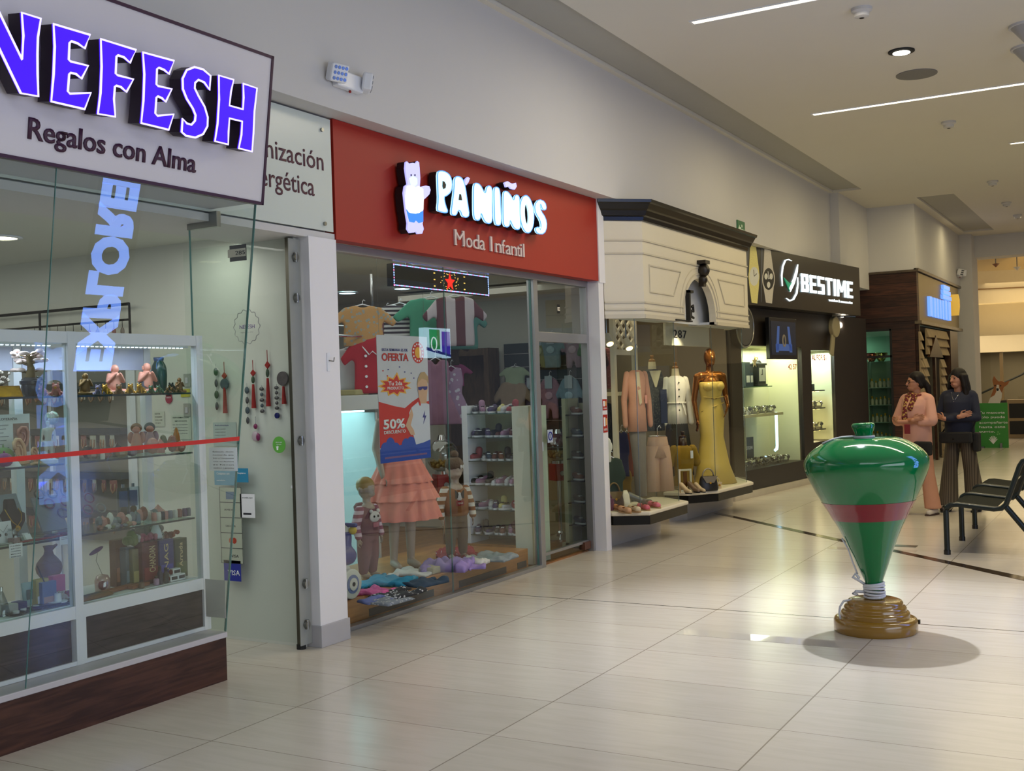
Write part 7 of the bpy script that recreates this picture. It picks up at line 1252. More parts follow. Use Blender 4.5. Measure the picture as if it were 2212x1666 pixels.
for i, (x, y, lab) in enumerate(((1310, 728, 'white track spotlight beside the trellis'), (1352, 738, 'second track spotlight in front of the trellis'))):
    p = at(x, y, X=-4.95); t = thing('track_spotlight', lab, 'spotlight', T(*p)); MB().cyl((0, 0, .02), (.06, -.05, -.08), .035, .045).build('can', M_IVORY, t, smooth=True, ang=.8); MB().cyl((0, 0, .02), (0, 0, 2.62-p.z), .008).build('stem', M_STEEL, t); MB().cyl((.0605, -.0505, -.081), (.061, -.051, -.082), .038).build('lens', emis('warm_lamp_lens', (255, 226, 170), 4), t)
# emergency exit sign above the cornice
p = at(1592, 506, X=-4.497); q2 = at(1614, 480, X=-4.497); t = thing('exit_sign', 'small green emergency exit sign with white arrow on the wall above the cornice', 'sign', F((p.x, p.y, p.z-.08))); w, h = .30, q2.z-p.z+.06; MB().box(0, w, 0, h, 0, .012).build('plate', mat('exit_green', (22, 92, 54), .5, emit=.15), t); ew = mat('exit_white', (214, 230, 214), .5); MB().prism([(.03*w/.3, h*.6), (.08, h*.78), (.08, h*.68), (.13, h*.68), (.13, h*.52), (.08, h*.52), (.08, h*.42)], .012, .014).box(.15, .19, .03, h*.62, .012, .014).cyl((.17, h*.76, .012), (.17, h*.76, .014), .02, n=14).build('pictogram', ew, t); text('lettering', 'SALIDA', T(.205, h*.55, .0125), .02, ew, t, .001, .08)
# ================================================================ watch shop (its front runs slightly askew)
KA = math.atan2(.5, 4.5); UW = Vector((math.sin(KA), math.cos(KA), 0))
FW = F((-4.65, 14.7, 0), UW); FL = F((-4.86, 14.9, 0), UW)      # sign plane and glazing plane
M_ESP = mat('espresso_laminate', (38, 30, 24), .45, var=.08); iv = Matrix.Identity(4)
def block_word(t, M, wd, h, m):
    s = .165; g_ = .20
    bars = {'B': [(0, s, 0, 1), (0, .62, 0, s*.95), (0, .62, 1-s*.95, 1), (0, .58, .42, .58), (.62-s, .66, .1, .44), (.62-s, .64, .56, .9)], 'E': [(0, s, 0, 1), (0, .6, 0, s*.95), (0, .54, .42, .58), (0, .6, 1-s*.95, 1)],
            'S': [(0, .62, 0, s*.95), (0, .62, .42, .58), (0, .62, 1-s*.95, 1), (0, s, .5, 1), (.62-s, .62, 0, .5)], 'T': [(.24, .24+s, 0, 1), (0, .7, 1-s*.95, 1)], 'I': [(0, s, 0, 1)], 'M': [(0, s*.9, 0, 1), (.95-s*.9, .95, 0, 1)]}
    adv = {'B': .66, 'E': .6, 'S': .62, 'T': .7, 'I': s, 'M': .95}; x = 0; k = wd/(sum(adv[c] for c in 'BESTIME')+g_*6)
    for c in 'BESTIME':
        q = MB(M)
        for i, (a, b, z0, z1) in enumerate(bars[c]): q.box((x+a)*k, (x+b)*k, z0*h, z1*h, 0, .02+.0006*i)
        if c == 'M':
            for sg in (0, 1): e = lambda u: (x+(u if sg == 0 else .95-u))*k; q.prism([(e(.02), h), (e(.19), h), (e(.475+.06), .28*h), (e(.475-.06), .28*h)], 0, .0225+.0005*sg)
        q.build('letter', m, t); x += adv[c]+g_
def build_watch_sign():
    t = thing('shop_sign', 'black BESTIME watches & accessories fascia with two printed watches', 'sign', FW @ T(2.2, 0, 3.0)); iw = (FW @ T(2.2, 0, 3.0)).inverted() @ FW
    MB(iw).box(-.1, 4.53, 2.645, 3.45, -.5, 0).build('fascia', mat('black_brown_fascia', (34, 30, 26), .3, var=.04), t, bevel=.004)
    P = lambda pts, d=0: [uv(1580+a/5.206, 480+b/5.206, FW, d) for a, b in pts]
    wl = emis('white_lit_lettering', (226, 240, 246), 1.2)
    a = P([(785, 775), (1357, 850), (785, 572)]); block_word(t, iw @ T(a[0][0], (a[0][1]+a[1][1])/2-.01, 0), a[1][0]-a[0][0], a[2][1]-a[0][1], wl)
    a = P([(1092, 890), (1357, 920), (1092, 850)]); text('tagline', 'watches & accessories', iw @ T(a[0][0], (a[0][1]+a[1][1])/2, 0), (a[2][1]-a[0][1])*.8, wl, t, .01, a[1][0]-a[0][0], .01)
    MB(iw).prism(P(stroke([(672, 437), (635, 420), (600, 430), (572, 500), (560, 600), (568, 720)], [4, 9, 13, 11, 9, 3])), 0, .015).prism(P(stroke([(740, 620), (742, 700), (728, 800), (690, 870), (650, 885), (610, 855)], [3, 9, 14, 16, 14, 3])), 0, .015).build('logo_ring', wl, t)
    MB(iw).prism(P([(740, 475), (735, 560), (700, 690), (655, 785), (640, 745), (690, 640)]), 0, .018).build('logo_tick', wl, t); MB(iw).prism(P([(585, 625), (650, 690), (690, 665), (652, 780)]), 0, .012).build('logo_tick_shade', emis('lit_sea_green', (30, 130, 96), .7), t)
    for nm, cx, cyy, rx, ry, c, fc, x0, x1 in (('gold_watch', 252, 610, 62, 125, (196, 184, 110), (214, 214, 204), 205, 290), ('steel_watch', 415, 640, 72, 145, (176, 168, 150), (24, 24, 24), 365, 455)):
        cm_ = mat('printed_' + nm, c, .5, var=.25, scale=60, emit=.18); o = MB(iw).prism(P([(x0+5, 265 if cx < 300 else 300), (x1-15, 280 if cx < 300 else 318), (x1+20, cyy-60), (x1+20, cyy+80), (x1, 915), (x0+22, 905), (x0-8, cyy+70), (x0-8, cyy-60)]), 0, .002).build('printed_watch', cm_, t)  # slight emission in the print colour makes the watches read brighter
        el = lambda r: P([(cx+rx*r*math.cos(q), cyy+ry*r*math.sin(q)) for q in np.linspace(0, 2*PI, 29)[:-1]])
        MB(iw).prism(el(1), .002, .003).build('watch_case', cm_, o); MB(iw).prism(el(.85), .003, .004).build('watch_dial', mat('dial_' + nm, fc, .4), o)
        if cx > 300:
            for u, v in ((-.4, -.2), (.4, -.2), (0, .45)): MB(iw).prism(P([(cx+rx*u+rx*.26*math.cos(q), cyy+ry*v+ry*.24*math.sin(q)) for q in np.linspace(0, 2*PI, 15)[:-1]]), .004, .005).build('subdial', mat('dial_gold_watch', (214, 214, 204), .4), o)
        MB(iw).prism(P(stroke([(cx, cyy), (cx+rx*.5, cyy-ry*.25)], 6)), .004, .005).prism(P(stroke([(cx, cyy), (cx-rx*.1, cyy-ry*.6)], 5)), .004, .005).build('watch_hand', M_DARK if cx < 300 else M_WHITEINK, o)
        MB(iw).prism(P([(x0-34, 270), (x0-12, 270), (x0-20, 560), (x0-28, 900), (x0-34, 900)]), 0, .0015).build('strap_shade', mat('print_slate', (84, 88, 96), .5), o)
build_watch_sign()
def wq(x, y, d=0): return uv(x, y, FL, d)
u0 = wq(1600, 900)[0]; uA = wq(1606, 900)[0]; uB = wq(1736, 900)[0]; uC = wq(1756, 900)[0]; uD = wq(1806, 900)[0]; zT = wq(1670, 748)[1]; zB = (wq(1612, 1013)[1]+wq(1740, 998)[1])/2; uE = 5.3
s_ = MB(FL); s_.box(u0-.3, uC, .10, zB, -.55, 0).box(u0-.25, uA, zB, 2.64, -.06, 0).box(uB, uC, zB, 2.64, -.55, 0).box(uA, uB, zT, 2.64, -.06, 0).box(uD, uE, .1, 2.64, -.5, 0).box(uC, uD, .1, .62, -.5, -.02).box(uC, uD, 2.07, 2.64, -.5, -.02).box(u0-.3, uE, 0, .10, -.55, -.03)
struct('wall_watch_front', s_, M_ESP)
struct('baseboard_watch', MB(FL).box(u0-.3, uE, 0, .095, -.03, .02), mat('pale_stone_plinth', (186, 178, 164), .6)); 
bl_w = mat('lit_cream_lining', (226, 226, 190), .7, var=.01)
struct('wall_watch_case', MB(FL).box(uA-.2, uB, zB, zT+.02, -.58, -.55).box(uA-.22, uA-.2, zB, zT, -.55, -.07).box(uA-.2, uB, zT+.0, zT+.02, -.55, -.065).box(uC, uD, .62, 2.07, -.42, -.40).box(uB-.02, uB+.001, zB, zT, -.55, -.07).box(uD-.02, uD+.001, .62, 2.07, -.40, -.05), bl_w)
window_w = struct('window_7', MB(FL).box(uA, uB, zB, zT, -.03, -.022).box(uC, uD, .62, 2.07, -.03, -.022), G_CASE)
def wl_(u, z, d): return FL @ Vector((u, z, d))
_l = area('watch_window_light', wl_((uA+uB)/2, zT-.03, -.3), (2.6, .3), 36, (1.0, 1.0, .74)); _l.rotation_euler = (0, 0, -KA+PI/2)
_l = area('watch_niche_light', wl_((uC+uD)/2, 2.04, -.2), (.9, .25), 16, (.88, 1.0, .92)); _l.rotation_euler = (0, 0, -KA+PI/2)
def ledge(x0, x1, y, d0, d1, nm, lab, m, th=.015):
    a = wq(x0, y, d1); b = wq(x1, y, d1); z = a[1]; t = thing(nm, lab, 'shelf', FL @ T((a[0]+b[0])/2, z, d0)); w = (b[0]-a[0])/2; MB().box(-w, w, -th, 0, 0, d1-d0).build('board', m, t); return a[0], b[0], z
gs = glass('watch_shelf_glass', (150, 170, 150), .6, .05)
A1 = ledge(1604, 1668, 836, -.54, -.25, 'glass_shelf', 'dark glass shelf holding the mantel clock in the watch window', gs); A2 = ledge(1604, 1692, 898, -.54, -.12, 'glass_shelf', 'glass shelf with a row of silver watches in the watch window', mat('cream_shelf', (196, 190, 150), .5), .04)
MB()
t = thing('mantel_clock', 'black mantel clock with a square white dial on the watch window shelf', 'clock', FL @ T(wq(1636, 830, -.38)[0], A1[2], -.38)); M_CLK = mat('ebony_case', (22, 24, 22), .35)
MB().box(-.17, .17, 0, .03, -.09, .09).box(-.14, .14, .03, .31, -.08, .08).box(-.17, .17, .31, .34, -.09, .09).loft([(0, 0, .34, .15, .08), (0, 0, .38, .10, .06), (0, 0, .40, .03, .03)], 4, Matrix(((1, 0, 0, 0), (0, 0, 1, 0), (0, 1, 0, 0), (0, 0, 0, 1)))).build('case', M_CLK, t, bevel=.004); MB().box(-.10, .10, .07, .27, .08, .086).build('dial', mat('clock_ivory', (206, 206, 186), .5), t); MB().box(-.006, .006, .17, .25, .086, .09).box(-.05, .0, .165, .175, .086, .09).build('hand', M_DARK, t); MB().tube([(-.04, .38, 0), (-.03, .43, 0), (.03, .43, 0), (.04, .38, 0)], .008, 6).build('handle', goldm, t)
for x, lab, w in ((1611, 'tall dark clock at the start of the watch window shelf', .09), (1619, 'low dark green box beside the mantel clock', .06)):
    t = thing('table_clock', lab, 'clock', FL @ T(wq(x, 830, -.38)[0], A1[2], -.40)); MB().box(-w, w, 0, .36 if w > .08 else .2, -.06, .06).build('case', mat('dark_green_case', (36, 50, 46), .4), t, bevel=.006); MB().box(-w*.6, w*.6, .06, .16, .06, .064).build('dial', MATS['clock_ivory'], t)
# watches standing on cushions
wp = None; r_ = random.Random(9)
def watch(u, z, d, lab, grp, k=1.0):
    global wp
    M_ = FL @ T(u, z, d) @ RY(r_.uniform(-.5, .5)) @ Matrix.Scale(k, 4)
    if wp is None:
        wp = thing('wrist_watch', lab, 'watch', M_, grp); MB().tube([(.0, .05+.05*math.sin(a), .045*math.cos(a)) for a in np.linspace(0, 2*PI, 19)[:-1]], .014, 5, closed=True).build('bracelet', mat('watch_steel', (196, 192, 180), .2, 1.0, var=.3, scale=60), wp, smooth=True); MB().cyl((0, .075, .035), (0, .085, .055), .032, n=14).build('case', M_CHROME, wp); MB().cyl((0, .0845, .0545), (0, .0855, .056), .026, n=14).build('dial', mat('watch_dial_dark', (40, 40, 44), .3), wp); MB().box(-.025, .025, 0, .03, -.04, .04).build('cushion', mat('grey_cushion', (120, 116, 104), .8), wp)
    else: o = dup(wp, M_, lab, grp)
for i in range(14): watch(A2[0]+.1+(A2[1]-A2[0]-.25)*i/13, A2[2], -.30+.06*(i % 3), f'silver wristwatch, {ORD[i]} along the glass shelf of the watch window', 'watches on the glass shelf')
n_ = 0
for i in range(14):
    for j in range(2): watch(uA+.15+(uB-uA-.5)*i/13, zB, -.36+.16*j+.03*(i % 2), f'steel wristwatch, {ORD[i]} in the {"rear" if j == 0 else "front"} row on the watch window floor', 'watches on the window floor')
for x, lab in ((1618, 'small white price card before the watches on the glass shelf'), (1672, 'second white price card at the end of the glass shelf')): u = wq(x, 893, -.14)[0]; tag(MB(FL @ T(u, A2[2], -.15)).box(-.06, .06, 0, .05, 0, .004).build('price_card', M_PAPER), lab, 'card')
u, z = wq(1643, 985, -.3); t = thing('brand_sign', 'dark CITIZEN stand sign among the watches', 'sign', FL @ T(u, zB, -.48)); MB().box(-.17, .17, 0, .40, -.02, 0).build('board', mat('charcoal_board', (44, 48, 46), .5), t); text('lettering', 'CITIZEN', T(-.12, .22, 0), .05, M_PAPER, t, .003, .24)
u, z = wq(1697, 890, -.05); z2 = wq(1700, 972, -.05)[1]; t = thing('light_tube', 'vertical white neon tube curving at its foot inside the watch window', 'neon tube', FL @ T(u, z2, -.20)); MB().tube([(0, z-z2, 0), (0, .06, 0), (-.02, .015, 0), (-.08, 0, 0)], .022, 8).build('tube', emis('cold_neon', (190, 230, 255), 3), t, smooth=True)
t = thing('support_column', 'cream half-column under the glass shelf in the watch window', 'column', FL @ T(wq(1614, 950, -.3)[0], zB, -.40)); MB().box(-.10, .10, 0, A2[2]-zB-.04, -.05, .05).build('shaft', MATS['cream_shelf'], t, bevel=.02)
# second niche: little spotlit shelves
for k, (y, lab) in enumerate(((842, 'top'), (880, 'middle'), (926, 'bottom'))):
    z = wq(1782, y, -.1)[1]; t = thing('niche_shelf', f'{lab} narrow lit shelf in the second watch niche', 'shelf', FL @ T((uC+uD)/2, z, -.25)); MB().box(-(uD-uC)/2+.02, (uD-uC)/2-.12, -.02, 0, -.14, .12).build('board', mat('slate_shelf', (60, 60, 56), .4), t)
    for i in range(4): MB().cyl((-.45+.22*i, -.021, .06), (-.45+.22*i, -.026, .06), .03).build('lamp', emis('amber_spot', (255, 220, 150), 9), t)
    l = area('niche_shelf_light', wl_((uC+uD)/2-.08, z-.04, -.25), (.7, .12), 4, (1.0, .80, .42)); l.rotation_euler = (0, 0, -KA+PI/2)
    if k: 
        for i in range(6): watch(uC+.12+.14*i, z, -.26+.05*(i % 2), f'dark wristwatch, {ORD[i]} on the {lab} shelf of the second niche', 'watches in the second niche')
    else:
        t = thing('watch_box', 'open black watch box with a cream cushion on the top niche shelf', 'box', FL @ T((uC+uD)/2-.1, z, -.25)); MB().box(-.15, .15, 0, .10, -.08, .08).box(-.15, .15, .10, .32, -.08, -.05).build('case', M_BLACK, t, bevel=.004); MB().ell((0, .14, .02), (.13, .06, .06)).build('cushion', MATS['clock_ivory'], t, smooth=True)
u, z = wq(1757, 793, .0); t = thing('window_lettering', 'red vinyl price lettering across the top of the second watch niche', 'lettering', FL @ T(u, wq(1757, 778)[1], -.02)); text('lettering', 'AL POR $1', T(0, 0, 0), .09, mat('red_vinyl_letters', (190, 60, 50), .5), t, .002, .62, .01)
u, z = wq(1705, 798); t = thing('window_lettering', 'faint red sale lettering on the main watch window', 'lettering', FL @ T(u, z, -.02)); text('lettering', '42 57', T(0, 0, 0), .08, mat('coral_vinyl', (214, 120, 90), .5), t, .002, .34, .01)
MB(FL @ T(wq(1633, 782)[0], wq(1633, 782)[1], -.02)); t = thing('star_decal', 'pale star decal on the watch window above the mantel clock', 'decal', FL @ T(wq(1633, 782)[0], wq(1633, 782)[1], -.021)); MB().prism([(.09*(1 if i % 2 == 0 else .42)*math.sin(i*PI/5), .09*(1 if i % 2 == 0 else .42)*math.cos(i*PI/5)) for i in range(10)], 0, .002).build('star', mat('beige_vinyl', (196, 186, 136), .6), t)
# monitor, wall clock, giant watch, downlight
a = wq(1664, 776, .14); b = wq(1720, 690, .14); w, h = b[0]-a[0], b[1]-a[1]; t = thing('monitor', 'black wall monitor showing a watch in blue light above the watch window', 'monitor', FL @ T(a[0], a[1], .14))
MB().box(0, w, 0, h, -.06, 0).build('housing', M_BLACK, t, bevel=.006); MB().box(.05, w-.05, .06, h-.05, 0, .003).build('screen', emis('dark_screen', (16, 22, 36), .6), t); MB().prism([(w*.2, .1), (w*.28, h*.8), (w*.36, h*.8), (w*.3, .1)], .003, .004).prism([(w*.8, .1), (w*.72, h*.8), (w*.64, h*.8), (w*.7, .1)], .003, .004).box(w*.2, w*.8, .12, .22, .003, .004).build('screen_glow', emis('screen_blue', (60, 90, 160), .3), t); MB().tube([(w/2+.05*math.cos(q), h*.45+.08*math.sin(q), .005) for q in np.linspace(0, 2*PI, 25)[:-1]], .012, 5, closed=True).build('screen_watch', emis('screen_gold', (120, 110, 90), .25), t); MB().box(w*.35, w*.6, h*.3, h*.6, -.13, -.06).build('wall_bracket', M_DARK, t)
a = wq(1612, 705, .12); t = thing('wall_clock', 'round black wall clock behind the end of the boutique canopy', 'clock', FL @ T(*a, .10)); R = .30; MB().cyl((0, 0, -.1), (0, 0, 0), R, n=40).build('case', M_BLACK, t, bevel=.008); MB().cyl((0, 0, 0), (0, 0, .004), R*.86, n=40).build('dial', mat('slate_dial', (74, 72, 68), .5), t); MB().box(-.006, .006, 0, R*.6, .004, .008).box(0, R*.45, -.006, .006, .004, .008).build('hand', M_WHITEINK, t); MB().tube([(R*.95*math.cos(q), R*.95*math.sin(q), .0) for q in np.linspace(0, 2*PI, 37)[:-1]], .014, 6, closed=True).build('bezel', M_STEEL, t, smooth=True)
a = wq(1794, 754, .05); b = wq(1806, 702, .05); t = thing('giant_watch_model', 'giant pale wristwatch model hanging at a slant by the second niche', 'display model', FL @ T(a[0], a[1]-.10, .08) @ RZ(-.32)); gw = mat('pale_gold_plastic', (150, 140, 110), .45); h = .62; MB().box(-.07, .07, 0, h*.7, -.04, .0).build('strap', gw, t, bevel=.015); MB().cyl((0, h*.78, -.05), (0, h*.78, .03), .17, n=24).build('case', gw, t, bevel=.015); MB().box(-.10, .10, h*.95, h*1.12, -.04, .0).build('strap', gw, t, bevel=.03)
p = FL @ Vector((wq(1780, 686, -.3)[0], 2.64, -.25)); p.z = 2.635; t = thing('downlight', 'bright recessed downlight under the watch shop fascia', 'downlight', T(p.x+.2, p.y, 2.644)); MB().cyl((0, 0, -.012), (0, 0, 0), .10, n=20).build('trim_ring', M_DARK, t); MB().cyl((0, 0, -.016), (0, 0, -.012), .075, n=20).build('diffuser', emis('white_downlight', (255, 250, 230), 12), t); point('watch_soffit_light', (p.x+.25, p.y, 2.5), 4, (1, .9, .7), .06)
# ================================================================ timber corner shop
WD = wood('red_brown_cladding', (44, 24, 16), (74, 42, 28), (.8, 1, 7), .5, planks=.205)
YF = 20.95; FY = FX((0, YF, 0)); xw0, xw1 = at(1860, 850, Y=YF).x, at(1929, 850, Y=YF).x
struct('wall_timber', MB().box(-4.62, -3.54, YF, YF+.1, 2.60, 3.5).box(-4.62, xw0, YF+.02, YF+.1, 0, 2.6).box(xw1, -3.6, YF+.02, YF+.1, 0, 2.6).box(xw0, xw1, YF+.02, YF+.1, 2.47, 2.6).box(xw0, xw1, YF+.02, YF+.1, 0, .06).box(-3.64, -3.54, YF+.1, 21.15, 0, 3.5), WD)
struct('trim_4', MB().box(-4.64, -3.50, YF-.02, YF, 3.47, 3.51).box(-3.58, -3.50, YF, 26.2, 3.48, 3.53), wood('dark_cap_wood', (60, 50, 42), (92, 80, 66), (1, 3, 6)))
w = struct('window_8', MB().box(xw0, xw1, YF+.05, YF+.06, .06, 2.47), glass('green_shop_pane', (236, 246, 240), .7, .03)); MB().box(xw0-.01, xw0+.03, YF+.01, YF+.07, .06, 2.47).box(xw1-.03, xw1+.01, YF+.01, YF+.07, .06, 2.47).box(xw0, xw1, YF+.01, YF+.07, 2.44, 2.48).box(xw0, xw1, YF+.01, YF+.07, 1.96, 2.0).build('frame', M_DARK, w)
struct('wall_timber_inside', MB().box(-6.1, -6.0, 21.0, 26, 0, 3).box(-6.0, -3.7, 26.0, 26.1, 0, 3), mat('teal_wall', (120, 152, 136), .7)); struct('ceiling_timber', MB().box(-6.1, -3.6, 21.1, 26, 2.52, 2.58), mat('pale_teal_ceiling', (150, 170, 158), .8)); area('timber_shop_light', (-4.8, 22.6, 2.48), (1.2, 2), 60, (.8, 1.0, .85))
d0 = None
for i, (x, y) in enumerate(((1863, 730), (1868, 741), (1920, 740), (1917, 745))):
    p = at(x, y, Z=2.515); lab = ['nearest round ceiling lamp in the teal corner shop', 'second round ceiling lamp in the teal corner shop', 'ceiling lamp at the far end of the teal shop window', 'lower ceiling lamp at the far end of the teal shop window'][i]; p.y = min(p.y, 25.5); p.x = max(p.x, -5.9)
    if d0 is None: d0 = thing('ceiling_lamp', lab, 'ceiling lamp', T(*p), 'corner shop lamps'); MB().cyl((0, 0, -.03), (0, 0, 0), .2, n=20).build('housing', M_WHITE, d0); MB().cyl((0, 0, -.06), (0, 0, -.03), .19, n=20).build('diffuser', emis('mint_white_lamp', (230, 255, 236), 6), d0)
    else: dup(d0, T(*p), lab)
t = thing('glass_cabinet', 'glass cabinet of cosmetics inside the corner shop window', 'cabinet', T(-4.2, 21.5, 0)); MB().box(-4.55, -4.5, 21.3, 21.6, 0, 1.9).box(-4.05, -4.0, 21.3, 21.6, 0, 1.9).box(-4.5, -4.05, 21.3, 21.6, 0, .25).box(-4.5, -4.05, 21.58, 21.6, .25, 1.9).build('carcass', mat('sage_laminate', (130, 150, 132), .5), t, w=True)
r_ = random.Random(6); k_ = 0; bp = None
for z in (.45, .78, 1.10, 1.42):
    MB().box(-4.5, -4.05, 21.3, 21.58, z-.012, z).build('shelf', mat('frosted_shelf', (150, 170, 156), .3), t, w=True)
    for i in range(6):
        lab = f'small jar, {ORD[i]} on the {["lowest", "second", "third", "top"][[.45, .78, 1.10, 1.42].index(z)]} shelf of the glass cabinet'; M_ = T(-4.46+.075*i, 21.38, z) @ Matrix.Scale(r_.uniform(.7, 1.2), 4)
        if bp is None: bp = thing('cosmetic_jar', lab, 'jar', M_, 'jars in the glass cabinet'); MB().lathe([(0, 0), (.028, 0), (.03, .08), (.014, .11), (0, .11)], 10).build('jar', mat('pale_jar', (190, 180, 160), .3, var=.3), bp, smooth=True, ang=.7); MB().cyl((0, 0, .11), (0, 0, .15), .016, n=10).build('cap', goldm, bp)
        else: dup(bp, M_, lab)
for x, y, c, lab in ((1884, 818, (206, 120, 96), 'shiny copper bowl glinting on top of the glass cabinet'), (1905, 822, (210, 196, 120), 'shiny golden bowl beside the copper one')):
    p = at(x, y, Y=21.4); tag(MB(T(p.x, p.y, 1.9)).lathe([(0, 0), (.05, 0), (.11, .10), (.12, .16), (.105, .16), (.03, .02)], 20).build('metal_bowl', mat('bowl_%d' % x, c, .12, 1.0), smooth=True), lab, 'bowl')
# metallic sign with glowing lettering on the aisle side
F8 = F((-3.54, 0, 0)); t = thing('shop_sign', 'brushed champagne metal sign with glowing pale blue lettering and a hat-like crest', 'sign', F8 @ T(23.5, 3.0, 0)); i8 = T(-23.5, -3.0, 0)
MB(i8).box(21.15, 26.0, 2.60, 3.47, -.12, 0).build('panel', mat('champagne_metal', (150, 136, 100), .42, .7, var=.06, scale=3), t, bevel=.004)
a = uv(2004, 685, F8); b = uv(2052, 689, F8); h = uv(2004, 643, F8)[1]-a[1]; gb = emis('ice_blue_acrylic', (110, 160, 255), .95); z = min(a[1], b[1])+.02; W8 = b[0]-a[0]; u = a[0]
for i, (dx, w_) in enumerate(((0, .10), (.17, .075), (.29, .075), (.42, .065), (.54, .065), (.67, .085), (.82, .12))): MB(i8).box(u+dx*W8, u+(dx+w_)*W8, z, z+h*(1 if i < 5 else 1.05), 0, .05).build('letter', gb, t); 
for i in range(3): MB(i8).box(u+(.58+.02*i)*W8, u+(.98-.03*i)*W8, z+h*1.12+.10*i, z+h*1.12+.10*i+.08, 0, .05).build('crest_stripe', gb, t)
MB(i8).prism([(u+W8*1.0, z+h*.3), (u+W8*1.06, z+h*.8), (u+W8*1.06, z+h*1.2), (u+W8*1.0, z+h*1.5)], .02, .18).build('crest_plume', emis('warm_gold_acrylic', (220, 170, 50), .5), t)
struct('trim_5', MB().box(-3.60, -3.48, 21.0, 26.1, 2.54, 2.60), wood('weathered_cap_wood', (92, 80, 62), (128, 112, 86), (2, 2, 6)))
SHG = mat('pale_shingle_wood', (150, 130, 98), .7, var=.2, scale=5)
def shingles(ya, yb, z0, z1, lab, x=-3.52, st=.16, lean=.0):
    t = thing('shingle_panel', lab, 'wood panel', T(x, ya, 0)); n = int((z1-z0)/st); q = MB(F((x, 0, 0)))
    for i in range(n): z = z0+st*i; q.add([(ya, z, .05), (yb, z, .05), (yb, z+st, .0), (ya, z+st, .0), (ya, z, -.02), (yb, z, -.02), (yb, z+st, -.02), (ya, z+st, -.02)], [(0, 1, 2, 3), (7, 6, 5, 4), (0, 4, 5, 1), (3, 2, 6, 7), (1, 5, 6, 2), (0, 3, 7, 4)])
    q.build('shingle', SHG, t, w=True); return t
U = lambda x, y: uv(x, y, F8)[0]
shingles(20.97, 21.13, .0, 2.5, 'pale shingled post at the timber shop corner'); shingles(U(1991, 800), U(2000, 800), .0, 1.98, 'pale shingled post left of the pointed doorway'); shingles(U(2029, 800), U(2038, 800), .0, 1.98, 'pale shingled post right of the pointed doorway'); shingles(U(1998, 720), U(2043, 730), 2.0, 2.52, 'broad shingled board above the pointed doorway')
t = thing('pointed_doorway', 'dark pointed doorway of little house front between shingled posts', 'doorway', T(-3.6, U(2015, 800), 0)); ua, ub = U(2000, 800), U(2029, 800); MB(F((-3.56, 0, 0))).prism([(ua-.02, 1.95), ((ua+ub)/2, 2.36), (ub+.02, 1.95)], .055, .10).build('gable', wood('umber_beam', (44, 26, 16), (70, 44, 28), (3, 3, 3)), t, w=True); MB(F((-3.62, 0, 0))).box(ua, ub, 0, 1.98, -.02, 0).build('door_panel', mat('dark_olive_boards', (44, 46, 30), .6, var=.2), t, w=True); MB(F((-3.56, 0, 0))).box((ua+ub)/2+.1, (ua+ub)/2+.25, 0, 1.98, 0, .05).build('door_post', MATS['umber_beam'], t, w=True)
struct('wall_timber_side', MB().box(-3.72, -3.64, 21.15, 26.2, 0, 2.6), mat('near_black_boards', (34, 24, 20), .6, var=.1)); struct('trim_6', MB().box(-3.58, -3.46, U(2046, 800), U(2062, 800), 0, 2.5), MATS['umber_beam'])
# ================================================================ far hall
def band(name, z0, z1, y, r, m, d=.5):
    q = MB(); n = 20; P = [(-7+15*i/n, y-r*(1-((i/n-.5)*2)**2)) for i in range(n+1)]; q.prism(P+[(a, b+d) for a, b in P[::-1]], z0, z1); return struct(name, q, m)
band('trim_7', 5.05, 5.30, 34.5, -2.0, M_CREAM); band('wall_balcony', 3.62, 4.55, 33.5, -2.0, M_CREAM, .6); band('beam_far', 2.20, 2.66, 32.5, -2.0, M_CREAM, .6); band('trim_8', 4.02, 4.05, 33.46, -2.0, mat('brown_rail_line', (120, 92, 54), .5), .1)
area('cove_light_upper', (-2, 35.4, 5.34), (8, .3), 60, (1.0, .72, .34), (PI, 0, 0)); area('cove_light_lower', (-2, 34.6, 2.70), (8, .3), 55, (1.0, .72, .34), (PI, 0, 0)); area('hall_low_light', (-2.5, 32.0, 2.9), (5, 3), 90, (1.0, .82, .55))
struct('wall_hall_back', MB().box(-7, 8, 36.0, 36.2, 2.3, 5.05), M_CREAM)
struct('wall_store_back', MB().box(-7, 8, 37.5, 37.6, 0, 2.4), mat('taupe_store_wall', (120, 106, 84), .7, var=.15, scale=1.2))
gm = mat('brown_glazing_bar', (110, 92, 62), .5); area('far_store_fill', (-2.5, 36.0, 2.2), (4, 2), 60, (1.0, .86, .6)); w = struct('window_9', MB().box(-6, 4, 34.0, 34.02, .05, 2.2), G_CASE); q = MB()  # added fill light brightens the store behind the far glass
for x in (-4.4, -3.6, -2.9, -2.2, -1.4): q.box(x, x+.09, 33.97, 34.05, 0, 2.25)
q.box(-6, 4, 33.97, 34.05, 0, .06).build('frame', gm, w)
t = thing('staircase', 'beige staircase with a slanting handrail behind the far store glass', 'staircase', T(-2.6, 36, 0)); q = MB()
for i in range(9): q.box(-3.4+.22*i, -1.2, 36.0, 36.9, .17*i, .17*(i+1))
q.build('steps', mat('beige_steps', (170, 150, 114), .6), t, w=True); MB().tube([(-4.6, 35.9, .9), (-3.2, 35.9, 1.55), (-2.6, 35.9, 2.0)], .03, 6).build('handrail', M_DARK, t, w=True)
